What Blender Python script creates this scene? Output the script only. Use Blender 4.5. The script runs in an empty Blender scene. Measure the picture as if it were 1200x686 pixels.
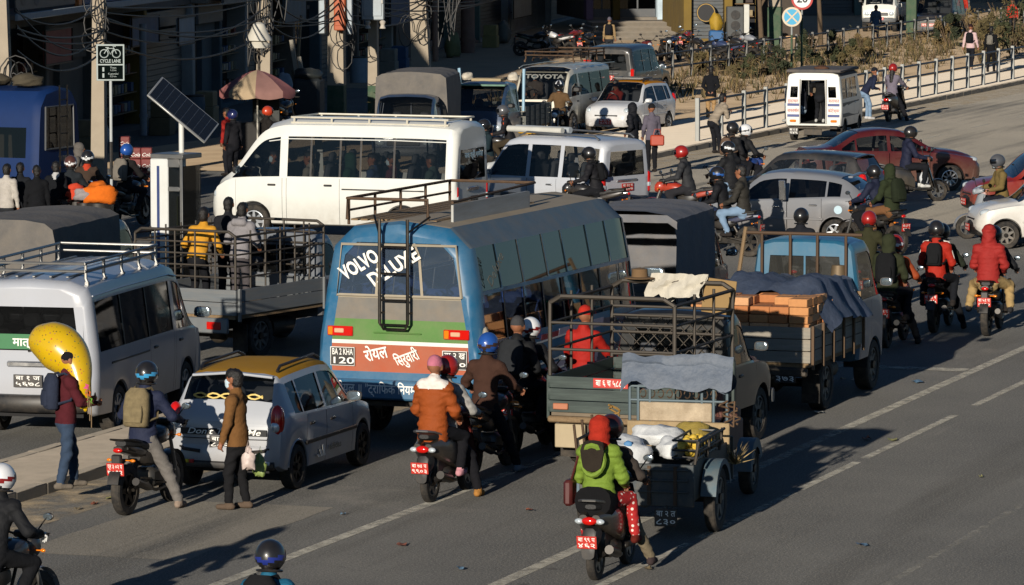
import bpy, math, random
import numpy as np
from mathutils import Vector, Matrix, noise as mnoise
random.seed(7); rng = np.random.default_rng(7)
SC = bpy.context.scene
COL = SC.collection
R = math.radians
# ------------------------------------------------------------------ camera, sky, sun, exposure
CAM_H, FPX, W0, H0 = 7.56, 5500.0, 1200.0, 686.0
PITCH = math.atan(500.0 / FPX)
cam = bpy.data.cameras.new('camera'); cam_o = bpy.data.objects.new('camera', cam); COL.objects.link(cam_o)
cam.sensor_width = 36.0; cam.lens = 36.0 * FPX / W0; cam.clip_start = 1.0; cam.clip_end = 6000.0
cam_o.location = (0, 0, CAM_H); cam_o.rotation_euler = (math.pi / 2 - PITCH, 0, 0)
SC.camera = cam_o
SUN_AZ, SUN_EL = 17.0, 12.0          # light travels SUN_AZ degrees to the right of the view direction
wd = bpy.data.worlds.new('World'); SC.world = wd; wd.use_nodes = True
_n = wd.node_tree.nodes; _sky = _n.new('ShaderNodeTexSky'); _sky.sky_type = 'NISHITA'; _sky.sun_disc = False
_sky.sun_elevation = R(SUN_EL); _sky.sun_rotation = R(180 + SUN_AZ); _sky.dust_density = .3; _sky.ozone_density = 5.0
wd.node_tree.links.new(_sky.outputs[0], _n['Background'].inputs[0]); _n['Background'].inputs[1].default_value = 0.06
sun = bpy.data.lights.new('sun', 'SUN'); sun.energy = 5.0; sun.angle = R(0.5); sun.color = (1.0, 0.91, 0.78)
sun_o = bpy.data.objects.new('sun', sun); COL.objects.link(sun_o); sun_o.location = (-20, -60, 40)
_d = Vector((math.sin(R(SUN_AZ)) * math.cos(R(SUN_EL)), math.cos(R(SUN_AZ)) * math.cos(R(SUN_EL)), -math.sin(R(SUN_EL))))
sun_o.rotation_euler = _d.to_track_quat('-Z', 'Y').to_euler()
SC.view_settings.view_transform = 'Standard'; SC.view_settings.look = 'None'; SC.view_settings.gamma = 1.0
SC.view_settings.exposure = 0.15
SC.cycles.use_denoising = True
SC.cycles.max_bounces = 8; SC.cycles.transparent_max_bounces = 16
SC.cycles.caustics_reflective = False; SC.cycles.caustics_refractive = False

def G(px, py, z=0.0):
    """photograph pixel -> point on the horizontal plane at height z"""
    u = (px - W0 / 2) / FPX; v = (H0 / 2 - py) / FPX
    d = Vector((u, math.cos(PITCH) + v * math.sin(PITCH), -math.sin(PITCH) + v * math.cos(PITCH)))
    t = (z - CAM_H) / d.z
    return Vector((d.x * t, d.y * t, z))
def at(px, py, Y):
    """photograph pixel -> point on the vertical plane at distance Y"""
    u = (px - W0 / 2) / FPX; v = (H0 / 2 - py) / FPX
    d = Vector((u, math.cos(PITCH) + v * math.sin(PITCH), -math.sin(PITCH) + v * math.cos(PITCH))); t = Y / d.y
    return Vector((d.x * t, Y, CAM_H + d.z * t))
ROAD_A = 18.6
RD = Vector((math.sin(R(ROAD_A)), math.cos(R(ROAD_A)), 0)); RN = Vector((math.cos(R(ROAD_A)), -math.sin(R(ROAD_A)), 0))
def RP(t, q, z=0.0):
    return RD * t + RN * q + Vector((0, 0, z))

# ------------------------------------------------------------------ materials
def lin(h):
    if isinstance(h, tuple): return h
    c = [int(h[i:i + 2], 16) / 255 for i in (0, 2, 4)]
    return tuple(x / 12.92 if x <= .04045 else ((x + .055) / 1.055) ** 2.4 for x in c)
MATS = {}
def mat(name, col, rough=.6, metal=0., var=.14, scale=6., bump=0., bscale=60., coat=0., dust=0., dcol='8a7a66', spec=.5, emis=0., stretch=None, dr=0.):
    if name in MATS: return MATS[name]
    m = bpy.data.materials.new(name); MATS[name] = m; m.use_nodes = True
    nt = m.node_tree; n = nt.nodes; L = nt.links; b = n['Principled BSDF']
    c = lin(col)
    b.inputs['Roughness'].default_value = rough; b.inputs['Metallic'].default_value = metal
    b.inputs['Coat Weight'].default_value = coat; b.inputs['Coat Roughness'].default_value = .08
    b.inputs['Specular IOR Level'].default_value = spec
    b.inputs['Diffuse Roughness'].default_value = dr
    tc = n.new('ShaderNodeTexCoord'); src = tc.outputs['Object']
    if stretch:
        mp = n.new('ShaderNodeMapping'); mp.inputs['Scale'].default_value = stretch; L.new(src, mp.inputs[0]); src = mp.outputs[0]
    nz = n.new('ShaderNodeTexNoise'); nz.inputs['Scale'].default_value = scale; nz.inputs['Detail'].default_value = 5
    L.new(src, nz.inputs['Vector'])
    mx = n.new('ShaderNodeMix'); mx.data_type = 'RGBA'
    mx.inputs['A'].default_value = (*[x * (1 - var) for x in c], 1); mx.inputs['B'].default_value = (*[min(1, x * (1 + var)) for x in c], 1)
    L.new(nz.outputs['Fac'], mx.inputs['Factor']); out = mx.outputs['Result']
    if dust > 0:
        n2 = n.new('ShaderNodeTexNoise'); n2.inputs['Scale'].default_value = scale * .55; n2.inputs['Detail'].default_value = 8; n2.inputs['Roughness'].default_value = .7
        L.new(src, n2.inputs['Vector'])
        cr = n.new('ShaderNodeMapRange'); cr.inputs['From Min'].default_value = .38; cr.inputs['From Max'].default_value = .75
        cr.inputs['To Max'].default_value = dust; L.new(n2.outputs['Fac'], cr.inputs['Value'])
        m2 = n.new('ShaderNodeMix'); m2.data_type = 'RGBA'; L.new(cr.outputs[0], m2.inputs['Factor']); L.new(out, m2.inputs['A'])
        m2.inputs['B'].default_value = (*lin(dcol), 1); out = m2.outputs['Result']
        rr = n.new('ShaderNodeMapRange'); rr.inputs['To Min'].default_value = rough; rr.inputs['To Max'].default_value = .85
        L.new(cr.outputs[0], rr.inputs['Value']); L.new(rr.outputs[0], b.inputs['Roughness'])
    L.new(out, b.inputs['Base Color'])
    if bump > 0:
        n3 = n.new('ShaderNodeTexNoise'); n3.inputs['Scale'].default_value = bscale; n3.inputs['Detail'].default_value = 4; L.new(src, n3.inputs['Vector'])
        bp = n.new('ShaderNodeBump'); bp.inputs['Strength'].default_value = bump; bp.inputs['Distance'].default_value = .02
        L.new(n3.outputs['Fac'], bp.inputs['Height']); L.new(bp.outputs[0], b.inputs['Normal'])
    if emis: b.inputs['Emission Color'].default_value = (*c, 1); b.inputs['Emission Strength'].default_value = emis
    return m
def paint(col, dust=.25):
    nm = 'paint_' + col
    if nm in MATS: return MATS[nm]
    m = mat(nm, col, rough=.34, var=.06, scale=3, coat=.5, dust=dust); nt = m.node_tree; n = nt.nodes; L = nt.links; b = n['Principled BSDF']
    src = b.inputs['Base Color'].links[0].from_socket; tc = n.new('ShaderNodeTexCoord'); sp = n.new('ShaderNodeSeparateXYZ'); L.new(tc.outputs['Object'], sp.inputs[0])
    r = n.new('ShaderNodeMapRange'); r.inputs['From Min'].default_value = .25; r.inputs['From Max'].default_value = .85; r.inputs['To Min'].default_value = .75; r.inputs['To Max'].default_value = 0; L.new(sp.outputs['Z'], r.inputs['Value'])
    q = n.new('ShaderNodeTexNoise'); q.inputs['Scale'].default_value = 7; q.inputs['Detail'].default_value = 8; q.inputs['Roughness'].default_value = .7; L.new(tc.outputs['Object'], q.inputs['Vector'])
    mu = n.new('ShaderNodeMath'); mu.operation = 'MULTIPLY'; L.new(r.outputs[0], mu.inputs[0]); L.new(q.outputs['Fac'], mu.inputs[1])
    mx = n.new('ShaderNodeMix'); mx.data_type = 'RGBA'; L.new(mu.outputs[0], mx.inputs['Factor']); L.new(src, mx.inputs['A']); mx.inputs['B'].default_value = (*lin('7d705e'), 1); L.new(mx.outputs['Result'], b.inputs['Base Color'])
    return m
def cloth(col):             return mat('cloth_' + col, col, rough=.92, var=.22, scale=14, bump=.35, bscale=45, spec=.15)
def shiny_cloth(col):       return mat('nylon_' + col, col, rough=.74, var=.18, scale=12, bump=.35, bscale=34, spec=.22)
def plastic(col, rough=.4): return mat('plastic_%s_%d' % (col, rough * 100), col, rough=rough, var=.08, scale=10, dust=.15)
def metal(col, rough=.35):  return mat('metal_%s_%d' % (col, rough * 100), col, rough=rough, metal=.9, var=.15, scale=9, dust=.2)
def glass(name='window_glass', tint='20262a', fres=1.0, trans=.72, dusty=.10):
    if name in MATS: return MATS[name]
    m = bpy.data.materials.new(name); MATS[name] = m; m.use_nodes = True
    nt = m.node_tree; n = nt.nodes; L = nt.links; n.remove(n['Principled BSDF']); o = n['Material Output']
    tr = n.new('ShaderNodeBsdfTransparent'); tr.inputs[0].default_value = (*[x * trans for x in (1, 1.02, 1.02)], 1)
    df = n.new('ShaderNodeBsdfDiffuse'); df.inputs[0].default_value = (*lin(tint), 1)
    m1 = n.new('ShaderNodeMixShader'); m1.inputs[0].default_value = dusty; L.new(tr.outputs[0], m1.inputs[1]); L.new(df.outputs[0], m1.inputs[2])
    gl = n.new('ShaderNodeBsdfGlossy'); gl.inputs['Roughness'].default_value = .03
    lw = n.new('ShaderNodeFresnel'); lw.inputs[0].default_value = 1.5
    mu = n.new('ShaderNodeMath'); mu.operation = 'MULTIPLY'; mu.inputs[1].default_value = fres; mu.use_clamp = True; L.new(lw.outputs[0], mu.inputs[0])
    m2 = n.new('ShaderNodeMixShader'); L.new(mu.outputs[0], m2.inputs[0]); L.new(m1.outputs[0], m2.inputs[1]); L.new(gl.outputs[0], m2.inputs[2])
    L.new(m2.outputs[0], o.inputs[0]); return m
GLASS = glass(trans=.55); TINT = glass('tinted_glass', '101418', 1.3, .22); CLEAR = glass('clear_glass', '505860', 1.0, .8)
RUBBER = mat('rubber', '1b1a19', .85, var=.25, scale=12, dust=.45, dcol='6e6355', bump=.2)
BLACKP = plastic('17181a', .45); GREYP = plastic('55585b', .5); CHROME = metal('c8c8c8', .15); STEEL = metal('8a8a88', .4); DARKM = metal('2a2a2a', .45)
RUST = mat('rusty_steel', '4a3a2c', .75, .3, var=.35, scale=18, dust=.4, dcol='7a5a3c'); IRON = mat('worn_iron', '35322e', .6, .4, var=.3, scale=16, dust=.35, dcol='7c6c58')
REDL = mat('red_lens', 'c01810', .12, var=.1, coat=.7); AMBER = mat('amber_lens', 'd87818', .15, coat=.6); LENS = mat('clear_lens', 'c9d2d6', .08, .3, var=.1, coat=1.)
MIRROR = metal('cfe4f2', .04); WHITEP = mat('white_letter_paint', 'e8e6de', .6, var=.1); BLACKL = mat('black_letter_paint', '15171a', .6)
PLRED = mat('plate_red', 'b8261c', .45, var=.1, dust=.2); PLBLK = mat('plate_black', '16171a', .45, var=.1, dust=.2)
WOOD = mat('weathered_wood', '7a6448', .85, var=.35, scale=5, dust=.35, dcol='9a8468', bump=.4, bscale=30, stretch=(1, 8, 8))
INTER = mat('dark_interior', '1d1d1f', .9, var=.2); SEATM = mat('seat_vinyl', '4a4c50', .7, var=.2); SEATB = mat('blue_seat_vinyl', '2c4a8a', .7, var=.2)
SKIN = mat('skin', '8a5a40', .55, var=.12, scale=20, spec=.4); HAIR = mat('black_hair', '14110f', .5, var=.4, scale=60, bump=.5, bscale=120)
MASKB = cloth('b9cdd6'); DENIM = mat('denim', '28394f', .9, var=.35, scale=10, bump=.3, bscale=50)

# ------------------------------------------------------------------ mesh collector
class B:
    def __init__(s): s.v = []; s.f = []; s.mi = []; s.cur = 0
    def add(s, vs, fs, M=None):
        o = len(s.v)
        s.v += [tuple(M @ Vector(p)) for p in vs] if M is not None else [tuple(p) for p in vs]
        s.f += [tuple(i + o for i in f) for f in fs]; s.mi += [s.cur] * len(fs); return s
    def box(s, x0, x1, y0, y1, z0, z1, M=None):
        return s.add([(x0, y0, z0), (x1, y0, z0), (x1, y1, z0), (x0, y1, z0), (x0, y0, z1), (x1, y0, z1), (x1, y1, z1), (x0, y1, z1)],
                     [(0, 3, 2, 1), (4, 5, 6, 7), (0, 1, 5, 4), (1, 2, 6, 5), (2, 3, 7, 6), (3, 0, 4, 7)], M)
    def rbox(s, x0, x1, y0, y1, z0, z1, r=.02, M=None):
        r = min(r, (x1 - x0) * .45, (y1 - y0) * .45, (z1 - z0) * .45)
        c = ((x0 + x1) / 2, (y0 + y1) / 2, (z0 + z1) / 2); h = ((x1 - x0) / 2, (y1 - y0) / 2, (z1 - z0) / 2)
        vs = []; idx = {}
        for sx in (-1, 1):
            for sy in (-1, 1):
                for sz in (-1, 1):
                    for a in range(3):
                        p = [c[i] + (sx, sy, sz)[i] * (h[i] - (0 if i == a else r)) for i in range(3)]
                        idx[(sx, sy, sz, a)] = len(vs); vs.append(p)
        fs = []
        def face(ks):
            ids = [idx[k] for k in ks]; P = [Vector(vs[i]) for i in ids]
            nrm = (P[1] - P[0]).cross(P[2] - P[0]); cen = sum(P, Vector()) / len(P) - Vector(c)
            fs.append(tuple(ids if nrm.dot(cen) > 0 else ids[::-1]))
        sg = [(-1, -1), (1, -1), (1, 1), (-1, 1)]
        for a in range(3):
            for t in (-1, 1):
                ks = []
                for (p, q) in sg:
                    k = [0, 0, 0]; k[a] = t; k[(a + 1) % 3] = p; k[(a + 2) % 3] = q; ks.append((*k, a))
                face(ks)
        for a in range(3):
            b_, c_ = (a + 1) % 3, (a + 2) % 3
            for (p, q) in sg:
                k0 = [0, 0, 0]; k1 = [0, 0, 0]; k0[a] = -1; k1[a] = 1
                for k in (k0, k1): k[b_] = p; k[c_] = q
                face([(*k0, b_), (*k1, b_), (*k1, c_), (*k0, c_)])
        for sx in (-1, 1):
            for sy in (-1, 1):
                for sz in (-1, 1): face([(sx, sy, sz, 0), (sx, sy, sz, 1), (sx, sy, sz, 2)])
        return s.add(vs, fs, M)
    def tube(s, pts, r, n=6, cap=True, M=None):
        pts = [Vector(p) for p in pts]; rs = r if isinstance(r, (list, tuple)) else [r] * len(pts)
        vs = []; fs = []; up = None
        for i, p in enumerate(pts):
            d = (pts[min(i + 1, len(pts) - 1)] - pts[max(i - 1, 0)]).normalized()
            if up is None: up = d.orthogonal().normalized()
            up = (up - d * up.dot(d)); up = up.normalized() if up.length > 1e-6 else d.orthogonal().normalized()
            sd = d.cross(up)
            for k in range(n):
                a = 2 * math.pi * k / n; vs.append(p + (up * math.cos(a) + sd * math.sin(a)) * rs[i])
        for i in range(len(pts) - 1):
            for k in range(n):
                k2 = (k + 1) % n; fs.append((i * n + k, i * n + k2, (i + 1) * n + k2, (i + 1) * n + k))
        if cap: fs.append(tuple(range(n))[::-1]); fs.append(tuple((len(pts) - 1) * n + k for k in range(n)))
        return s.add(vs, fs, M)
    def cyl(s, a, b, r0, r1=None, n=12, M=None): return s.tube([a, b], [r0, r0 if r1 is None else r1], n, True, M)
    def ell(s, c, r, nu=14, nv=9, M=None, p=2.):
        vs = []; fs = []; sp = lambda t: math.copysign(abs(t) ** (2. / p), t)
        for j in range(nv + 1):
            b = -math.pi / 2 + math.pi * j / nv
            for i in range(nu):
                a = 2 * math.pi * i / nu
                vs.append((c[0] + r[0] * sp(math.cos(b)) * sp(math.cos(a)), c[1] + r[1] * sp(math.cos(b)) * sp(math.sin(a)), c[2] + r[2] * sp(math.sin(b))))
        for j in range(nv):
            for i in range(nu): fs.append((j * nu + i, j * nu + (i + 1) % nu, (j + 1) * nu + (i + 1) % nu, (j + 1) * nu + i))
        return s.add(vs, fs, M)
    def lathe_y(s, prof, n=20, c=(0, 0, 0), M=None):
        """profile of (radius, y) turned about the y axis"""
        vs = []; fs = []; m = len(prof)
        for k in range(n):
            a = 2 * math.pi * k / n
            for (r, y) in prof: vs.append((c[0] + r * math.cos(a), c[1] + y, c[2] + r * math.sin(a)))
        for k in range(n):
            k2 = (k + 1) % n
            for j in range(m - 1): fs.append((k * m + j, k * m + j + 1, k2 * m + j + 1, k2 * m + j))
        return s.add(vs, fs, M)
    def lathe_z(s, prof, n=20, c=(0, 0, 0), M=None):
        vs = []; fs = []; m = len(prof)
        for k in range(n):
            a = 2 * math.pi * k / n
            for (r, z) in prof: vs.append((c[0] + r * math.cos(a), c[1] + r * math.sin(a), c[2] + z))
        for k in range(n):
            k2 = (k + 1) % n
            for j in range(m - 1): fs.append((k * m + j, k2 * m + j, k2 * m + j + 1, k * m + j + 1))
        return s.add(vs, fs, M)
    def loft(s, secs, n=14, p=2.6, M=None):
        """sections (x, y_centre, half_y, z_centre, half_z) of superellipses along x"""
        vs = []; fs = []; sp = lambda t: math.copysign(abs(t) ** (2. / p), t)
        for (x, yc, hy, zc, hz) in secs:
            for k in range(n):
                a = 2 * math.pi * k / n; vs.append((x, yc + hy * sp(math.cos(a)), zc + hz * sp(math.sin(a))))
        for i in range(len(secs) - 1):
            for k in range(n): fs.append((i * n + k, (i + 1) * n + k, (i + 1) * n + (k + 1) % n, i * n + (k + 1) % n))
        fs.append(tuple(range(n))); fs.append(tuple((len(secs) - 1) * n + k for k in range(n))[::-1])
        return s.add(vs, fs, M)
    def ext(s, poly, y0, y1, M=None):
        """polygon in x,z pushed along y"""
        n = len(poly); vs = [(x, y0, z) for x, z in poly] + [(x, y1, z) for x, z in poly]
        fs = [tuple(range(n)), tuple(range(n, 2 * n))[::-1]] + [(i, i + n, (i + 1) % n + n, (i + 1) % n) for i in range(n)]
        return s.add(vs, fs, M)
    def grid(s, P, M=None):
        """rows of points"""
        r = len(P); c = len(P[0]); vs = [p for row in P for p in row]
        return s.add(vs, [(i * c + j, i * c + j + 1, (i + 1) * c + j + 1, (i + 1) * c + j) for i in range(r - 1) for j in range(c - 1)], M)

def make_mesh(name, b, mats, smooth=38):
    me = bpy.data.meshes.new(name); me.from_pydata(b.v, [], b.f)
    mats = mats if isinstance(mats, (list, tuple)) else [mats]
    for m in mats: me.materials.append(m)
    if len(mats) > 1: me.polygons.foreach_set('material_index', b.mi)
    if smooth:
        me.polygons.foreach_set('use_smooth', [True] * len(me.polygons)); me.set_sharp_from_angle(angle=R(smooth))
    me.update(); return me
def link(name, me, parent=None):
    o = bpy.data.objects.new(name, me); COL.objects.link(o)
    if parent is not None: o.parent = parent
    return o
def obj(name, b, mats, parent=None, smooth=38): return link(name, make_mesh(name, b, mats, smooth), parent)
CACHE = {}
def cobj(name, key, fn, mats, parent=None, smooth=38):
    k = (key, tuple(m.name for m in (mats if isinstance(mats, (list, tuple)) else [mats])))
    if k not in CACHE: CACHE[k] = make_mesh(name, fn(), mats, smooth)
    return link(name, CACHE[k], parent)
def tag(o, label, cat, group=None, kind=None):
    if label: o['label'] = label
    if cat: o['category'] = cat
    if group: o['group'] = group
    if kind: o['kind'] = kind
    return o
def thing(name, label, cat, loc=(0, 0, 0), a=90., group=None):
    """an Empty at the thing's base; a = heading in degrees right of the view direction, local x is forward"""
    o = link(name, None); o.location = loc; o.rotation_euler = (0, 0, R(90 - a)); o.empty_display_size = .3
    return tag(o, label, cat, group)
def struct(o): o['kind'] = 'structure'; return o
def anchor(px, py, a, ax=0., ay=0., z=0.):
    """where the origin lies when local point (ax, ay) stands on the ground seen at a pixel"""
    g = G(px, py, z); c = math.cos(R(90 - a)); s = math.sin(R(90 - a))
    return (g.x - (ax * c - ay * s), g.y - (ax * s + ay * c), z)
TXT = {}
def dev(s):
    """put the short i sign before its consonant, as it is written"""
    q = list(s)
    for i in range(1, len(q)):
        if q[i] == '\u093f': q[i - 1], q[i] = q[i], q[i - 1]
    return ''.join(q)
def text(name, string, size, matl, parent, org, right, up, width=None, shear=0., bold=0., align='CENTER', ext=.002):
    """flat lettering at org in the plane (right, up)"""
    string = dev(string); k = (string, shear, bold, align, matl.name)
    if k not in TXT:
        cu = bpy.data.curves.new('lettering', 'FONT'); cu.body = string; cu.size = 1.; cu.extrude = .004; cu.offset = bold; cu.shear = shear
        cu.align_x = align; cu.align_y = 'CENTER'; cu.resolution_u = 3
        t = bpy.data.objects.new('lettering', cu); COL.objects.link(t)
        dg = bpy.context.evaluated_depsgraph_get(); me = bpy.data.meshes.new_from_object(t.evaluated_get(dg)); me.name = 'lettering'
        bpy.data.objects.remove(t); me.materials.clear(); me.materials.append(matl)
        xs = [v.co.x for v in me.vertices] or [0, 1]; TXT[k] = (me, max(xs) - min(xs))
    me, w = TXT[k]
    o = link(name, me, parent)
    rx = Vector(right).normalized(); uy = Vector(up).normalized(); nz = rx.cross(uy)
    sx = size if width is None else width / max(w, .01)
    M = Matrix((rx * sx, uy * size, nz * size)).transposed().to_4x4(); M.translation = Vector(org)
    o.matrix_local = M; o['kind'] = 'stuff'
    return o
# ------------------------------------------------------------------ people: one continuous skin grown round a posed skeleton
def surface_nets(D, org, h):
    nx, ny, nz = D.shape; S = D < 0
    cnt = np.zeros((nx - 1, ny - 1, nz - 1)); acc = np.zeros((nx - 1, ny - 1, nz - 1, 3))
    ci = [(0, 0, 0), (1, 0, 0), (0, 1, 0), (1, 1, 0), (0, 0, 1), (1, 0, 1), (0, 1, 1), (1, 1, 1)]
    sl = lambda c: tuple(slice(k, n - 1 + k) for k, n in zip(c, (nx, ny, nz)))
    for a in ci:
        for ax in range(3):
            if a[ax]: continue
            b = list(a); b[ax] = 1; b = tuple(b)
            da, db = D[sl(a)], D[sl(b)]; m = S[sl(a)] != S[sl(b)]
            t = np.where(m, da / np.where(m, da - db, 1), 0)
            cnt += m
            for k in range(3): acc[..., k] += np.where(m, a[k] + (t if k == ax else 0), 0)
    act = cnt > 0; idx = -np.ones(cnt.shape, int); idx[act] = np.arange(act.sum())
    I = np.argwhere(act); V = (acc[act] / cnt[act][:, None] + I) * h + org
    F = []
    for ax in range(3):
        u, w = (ax + 1) % 3, (ax + 2) % 3
        s0 = [slice(1, -1)] * 3; s1 = [slice(1, -1)] * 3
        s0[ax] = slice(0, -1); s1[ax] = slice(1, None)
        A, Bm = S[tuple(s0)], S[tuple(s1)]
        E = np.argwhere(A != Bm)
        if not len(E): continue
        fl = A[tuple(E.T)]
        P = E.copy(); P[:, u] += 1; P[:, w] += 1
        q = []
        for du, dw in ((-1, -1), (0, -1), (0, 0), (-1, 0)):
            c = P.copy(); c[:, u] += du; c[:, w] += dw; q.append(idx[tuple(c.T)])
        q = np.stack(q, 1); q[~fl] = q[~fl][:, ::-1]; F.append(q)
    return V, np.concatenate(F)
def prim_d(P, pr):
    a, b, ra, rb, sq = pr[0], pr[1], pr[2], pr[3], pr[5]
    ab = b - a; L2 = max(float(ab @ ab), 1e-9)
    t = np.clip(((P - a) @ ab) / L2, 0, 1)
    q = P - a - t[..., None] * ab
    if sq is not None: q = q + (q @ sq[0])[..., None] * sq[0] * (1 / sq[1] - 1)
    return np.sqrt((q * q).sum(-1)) - (ra + (rb - ra) * t)
def rotm(yaw=0., pitch=0., roll=0.):
    return np.array((Matrix.Rotation(R(yaw), 3, 'Z') @ Matrix.Rotation(R(pitch), 3, 'Y') @ Matrix.Rotation(R(roll), 3, 'X')))
def ik(a, t, l1, l2, pole):
    d = t - a; L = np.linalg.norm(d); mx = (l1 + l2) * .995
    if L > mx: d = d / L * mx; L = mx; t = a + d
    u = d / max(L, 1e-6); x = (l1 * l1 - l2 * l2 + L * L) / (2 * L); y = math.sqrt(max(l1 * l1 - x * x, 0))
    p = pole - u * (pole @ u); p = p / max(np.linalg.norm(p), 1e-6)
    return a + u * x + p * y, t
V3 = lambda *a: np.array(a, float)
def xyz(t): return np.array(t, float)
PCOUNT = [0]
def person(label, loc, a, pose=None, group=None, h=.022, **lk):
    """pose: pel, lean, twist, hl/hr hands, fl/fr ankles, yaw/pitch of head.  lk: clothing"""
    PCOUNT[0] += 1; seed = PCOUNT[0]
    ps = dict(pel=(0, 0, .945), lean=2, hl=(.05, .27, .80), hr=(.05, -.27, .80), fl=(0, .1, .08), fr=(.04, -.1, .08), yaw=0, pitch=0, twist=0, curl=.5, sit=False)
    ps.update(pose or {})
    sc = lk.get('scale', 1.); kf = lk.get('fat', 1.)
    P = xyz(ps['pel']); Rt = rotm(ps['twist'], ps['lean']); Rc = rotm(ps['twist'], ps['lean'] * 1.15)
    ux, uy, uz = Rt[:, 0], Rt[:, 1], Rt[:, 2]
    waist = P + uz * .16 * sc; chest = waist + Rc[:, 2] * .19 * sc; nb = chest + Rc[:, 2] * .17 * sc
    shw = (.166 if not lk.get('woman') else .152) * sc
    SL, SR = nb + Rc[:, 1] * shw - Rc[:, 2] * .055, nb - Rc[:, 1] * shw - Rc[:, 2] * .055
    Rh = rotm(ps['yaw'] + ps['twist'], ps['pitch'] + ps['lean'] * .3)
    hc = nb + Rh[:, 2] * .20 * sc + Rh[:, 0] * .035
    LU, LF, LT, LS = .285 * sc, .25 * sc, .43 * sc, .41 * sc
    outw = V3(0, 1, 0)
    eL, hL = ik(SL, xyz(ps['hl']), LU, LF, xyz(ps.get('pl', -ux * .6 + uy * .5 - uz * .6)))
    eR, hR = ik(SR, xyz(ps['hr']), LU, LF, xyz(ps.get('pr', -ux * .6 - uy * .5 - uz * .6)))
    HL, HR = P + uy * .088 * sc - uz * .03, P - uy * .088 * sc - uz * .03
    kp = ux * 1.0 + V3(0, 0, .25)
    kL, fL = ik(HL, xyz(ps['fl']), LT, LS, kp + uy * (.35 if ps['sit'] else .05)); kR, fR = ik(HR, xyz(ps['fr']), LT, LS, kp - uy * (.35 if ps['sit'] else .05))
    top, bot = lk['top'], lk['bottom']; shoes = lk.get('shoes', cloth('2a2624')); skin = SKIN
    mats = [top, bot, shoes, skin, HAIR, lk.get('mask') or MASKB, lk.get('hoodm') or top, lk.get('inner') or top, lk.get('cap') or top, lk.get('gloves') or skin]
    TOP, BOT, SHO, SKI, HAI, MSK, HOO, INN, CAP, GLO = range(10)
    th = lk.get('thick', .018)
    pr = []
    zone = {}; Z = [0]
    def cap(a_, b_, ra, rb, lab, sq=None): pr.append((xyz(a_), xyz(b_), ra, rb, lab, sq)); zone[id(pr[-1])] = Z[0]
    f_ = (ux, .74); fc = (Rc[:, 0], .72)
    Z[0] = 1
    cap(P - uz * .02, P + uz * .05, (.148 + th * .3) * kf, .140 * kf, BOT, f_)
    cap(P + uz * .06, waist, (.142 + th) * kf, (.130 + th) * kf, TOP, f_)
    cap(waist, chest, (.130 + th) * kf, (.152 + th) * kf, TOP, fc)
    Z[0] = 0
    cap(chest, nb - Rc[:, 2] * .05, (.150 + th) * kf, .10 + th, TOP, fc)
    cap(SL, SR, .068 + th, .068 + th, TOP)
    if lk.get('woman'): cap(chest + ux * .05 + uy * .07, chest + ux * .05 - uy * .07, .085 + th, .085 + th, TOP)
    coat = lk.get('coat', .08); Z[0] = 1
    if coat > 0:
        cap(P + uz * .06, P - uz * (coat - .02), (.150 + th) * kf, (.152 + th) * kf, TOP, (ux, .80))
    if coat > .25 and not ps['sit']:
        cap(P - uz * .02, P - uz * coat, .16, .17, TOP, (ux, .8))
    Z[0] = 2
    for (Hh, K, A, sg) in ((HL, kL, fL, 1), (HR, kR, fR, -1)):
        bg = lk.get('baggy', .01)
        cap(Hh, K, .088 * kf + bg * .5, .062 + bg, BOT); cap(K, A + (K - A) * .12, .062 + bg, .046 + bg, BOT)
        fd = xyz(ps.get('fdir', (1, 0, 0))); fd = fd / np.linalg.norm(fd)
        tp = xyz(ps.get('toe', (0, 0, 0)))
        Z[0] = 0; cap(A - fd * .045 - V3(0, 0, .035), A + fd * .145 - V3(0, 0, .045) + tp, .043, .036, SHO)
        cap(A, A - V3(0, 0, .03), .044, .045, SHO); Z[0] = 2
    Z[0] = 0
    gl = GLO if lk.get('gloves') else SKI
    hands = []
    for (Sh, E, Hd) in ((SL, eL, hL), (SR, eR, hR)):
        cap(Sh, E, .060 + th * .8, .047 + th * .8, TOP); cap(E, E + (Hd - E) * .94, .047 + th * .8, .034 + th * .5, TOP)
        fd = (Hd - E) / np.linalg.norm(Hd - E)
        cap(Hd, Hd + fd * .075, .032, .036, gl, None); hands.append((Hd + fd * .075, fd))
    # neck, head, face
    cap(nb - Rc[:, 2] * .02, hc - Rh[:, 2] * .09, .056, .055, SKI)
    hx, hy, hz = Rh[:, 0], Rh[:, 1], Rh[:, 2]
    cap(hc + hz * .025 - hx * .012, hc + hz * .03 - hx * .03, .097 * sc, .096 * sc, SKI, (hy, .84))
    cap(hc + hx * .028 - hz * .035, hc + hx * .045 - hz * .082, .066, .048, SKI, (hy, .88))
    cap(hc + hx * .085 + hz * .012, hc + hx * .108 - hz * .022, .012, .018, SKI)
    for sg in (1, -1): cap(hc + hy * sg * .083 - hz * .02, hc + hy * sg * .086 + hz * .022 - hx * .01, .016, .02, SKI)
    if lk.get('hood'):
        cap(hc + hz * .025 - hx * .03, hc - hz * .06 - hx * .045, .128, .115, HOO, (hy, .9)); cap(hc - hz * .1 - hx * .03, nb, .11, .12, HOO)
    elif lk.get('cap'):
        cap(hc + hz * .055 - hx * .012, hc + hz * .06 - hx * .03, .103, .100, CAP, (hy, .87))
        if lk.get('brim'): cap(hc + hz * .05 + hx * .09 + hy * .04, hc + hz * .05 + hx * .09 - hy * .04, .022, .022, CAP)
    else:
        cap(hc + hz * .050 - hx * .022, hc + hz * .045 - hx * .04, .101, .100, HAI, (hy, .87)); cap(hc + hz * .08 + hx * .03, hc - hz * .03 - hx * .055, .07, .075, HAI)
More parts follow.
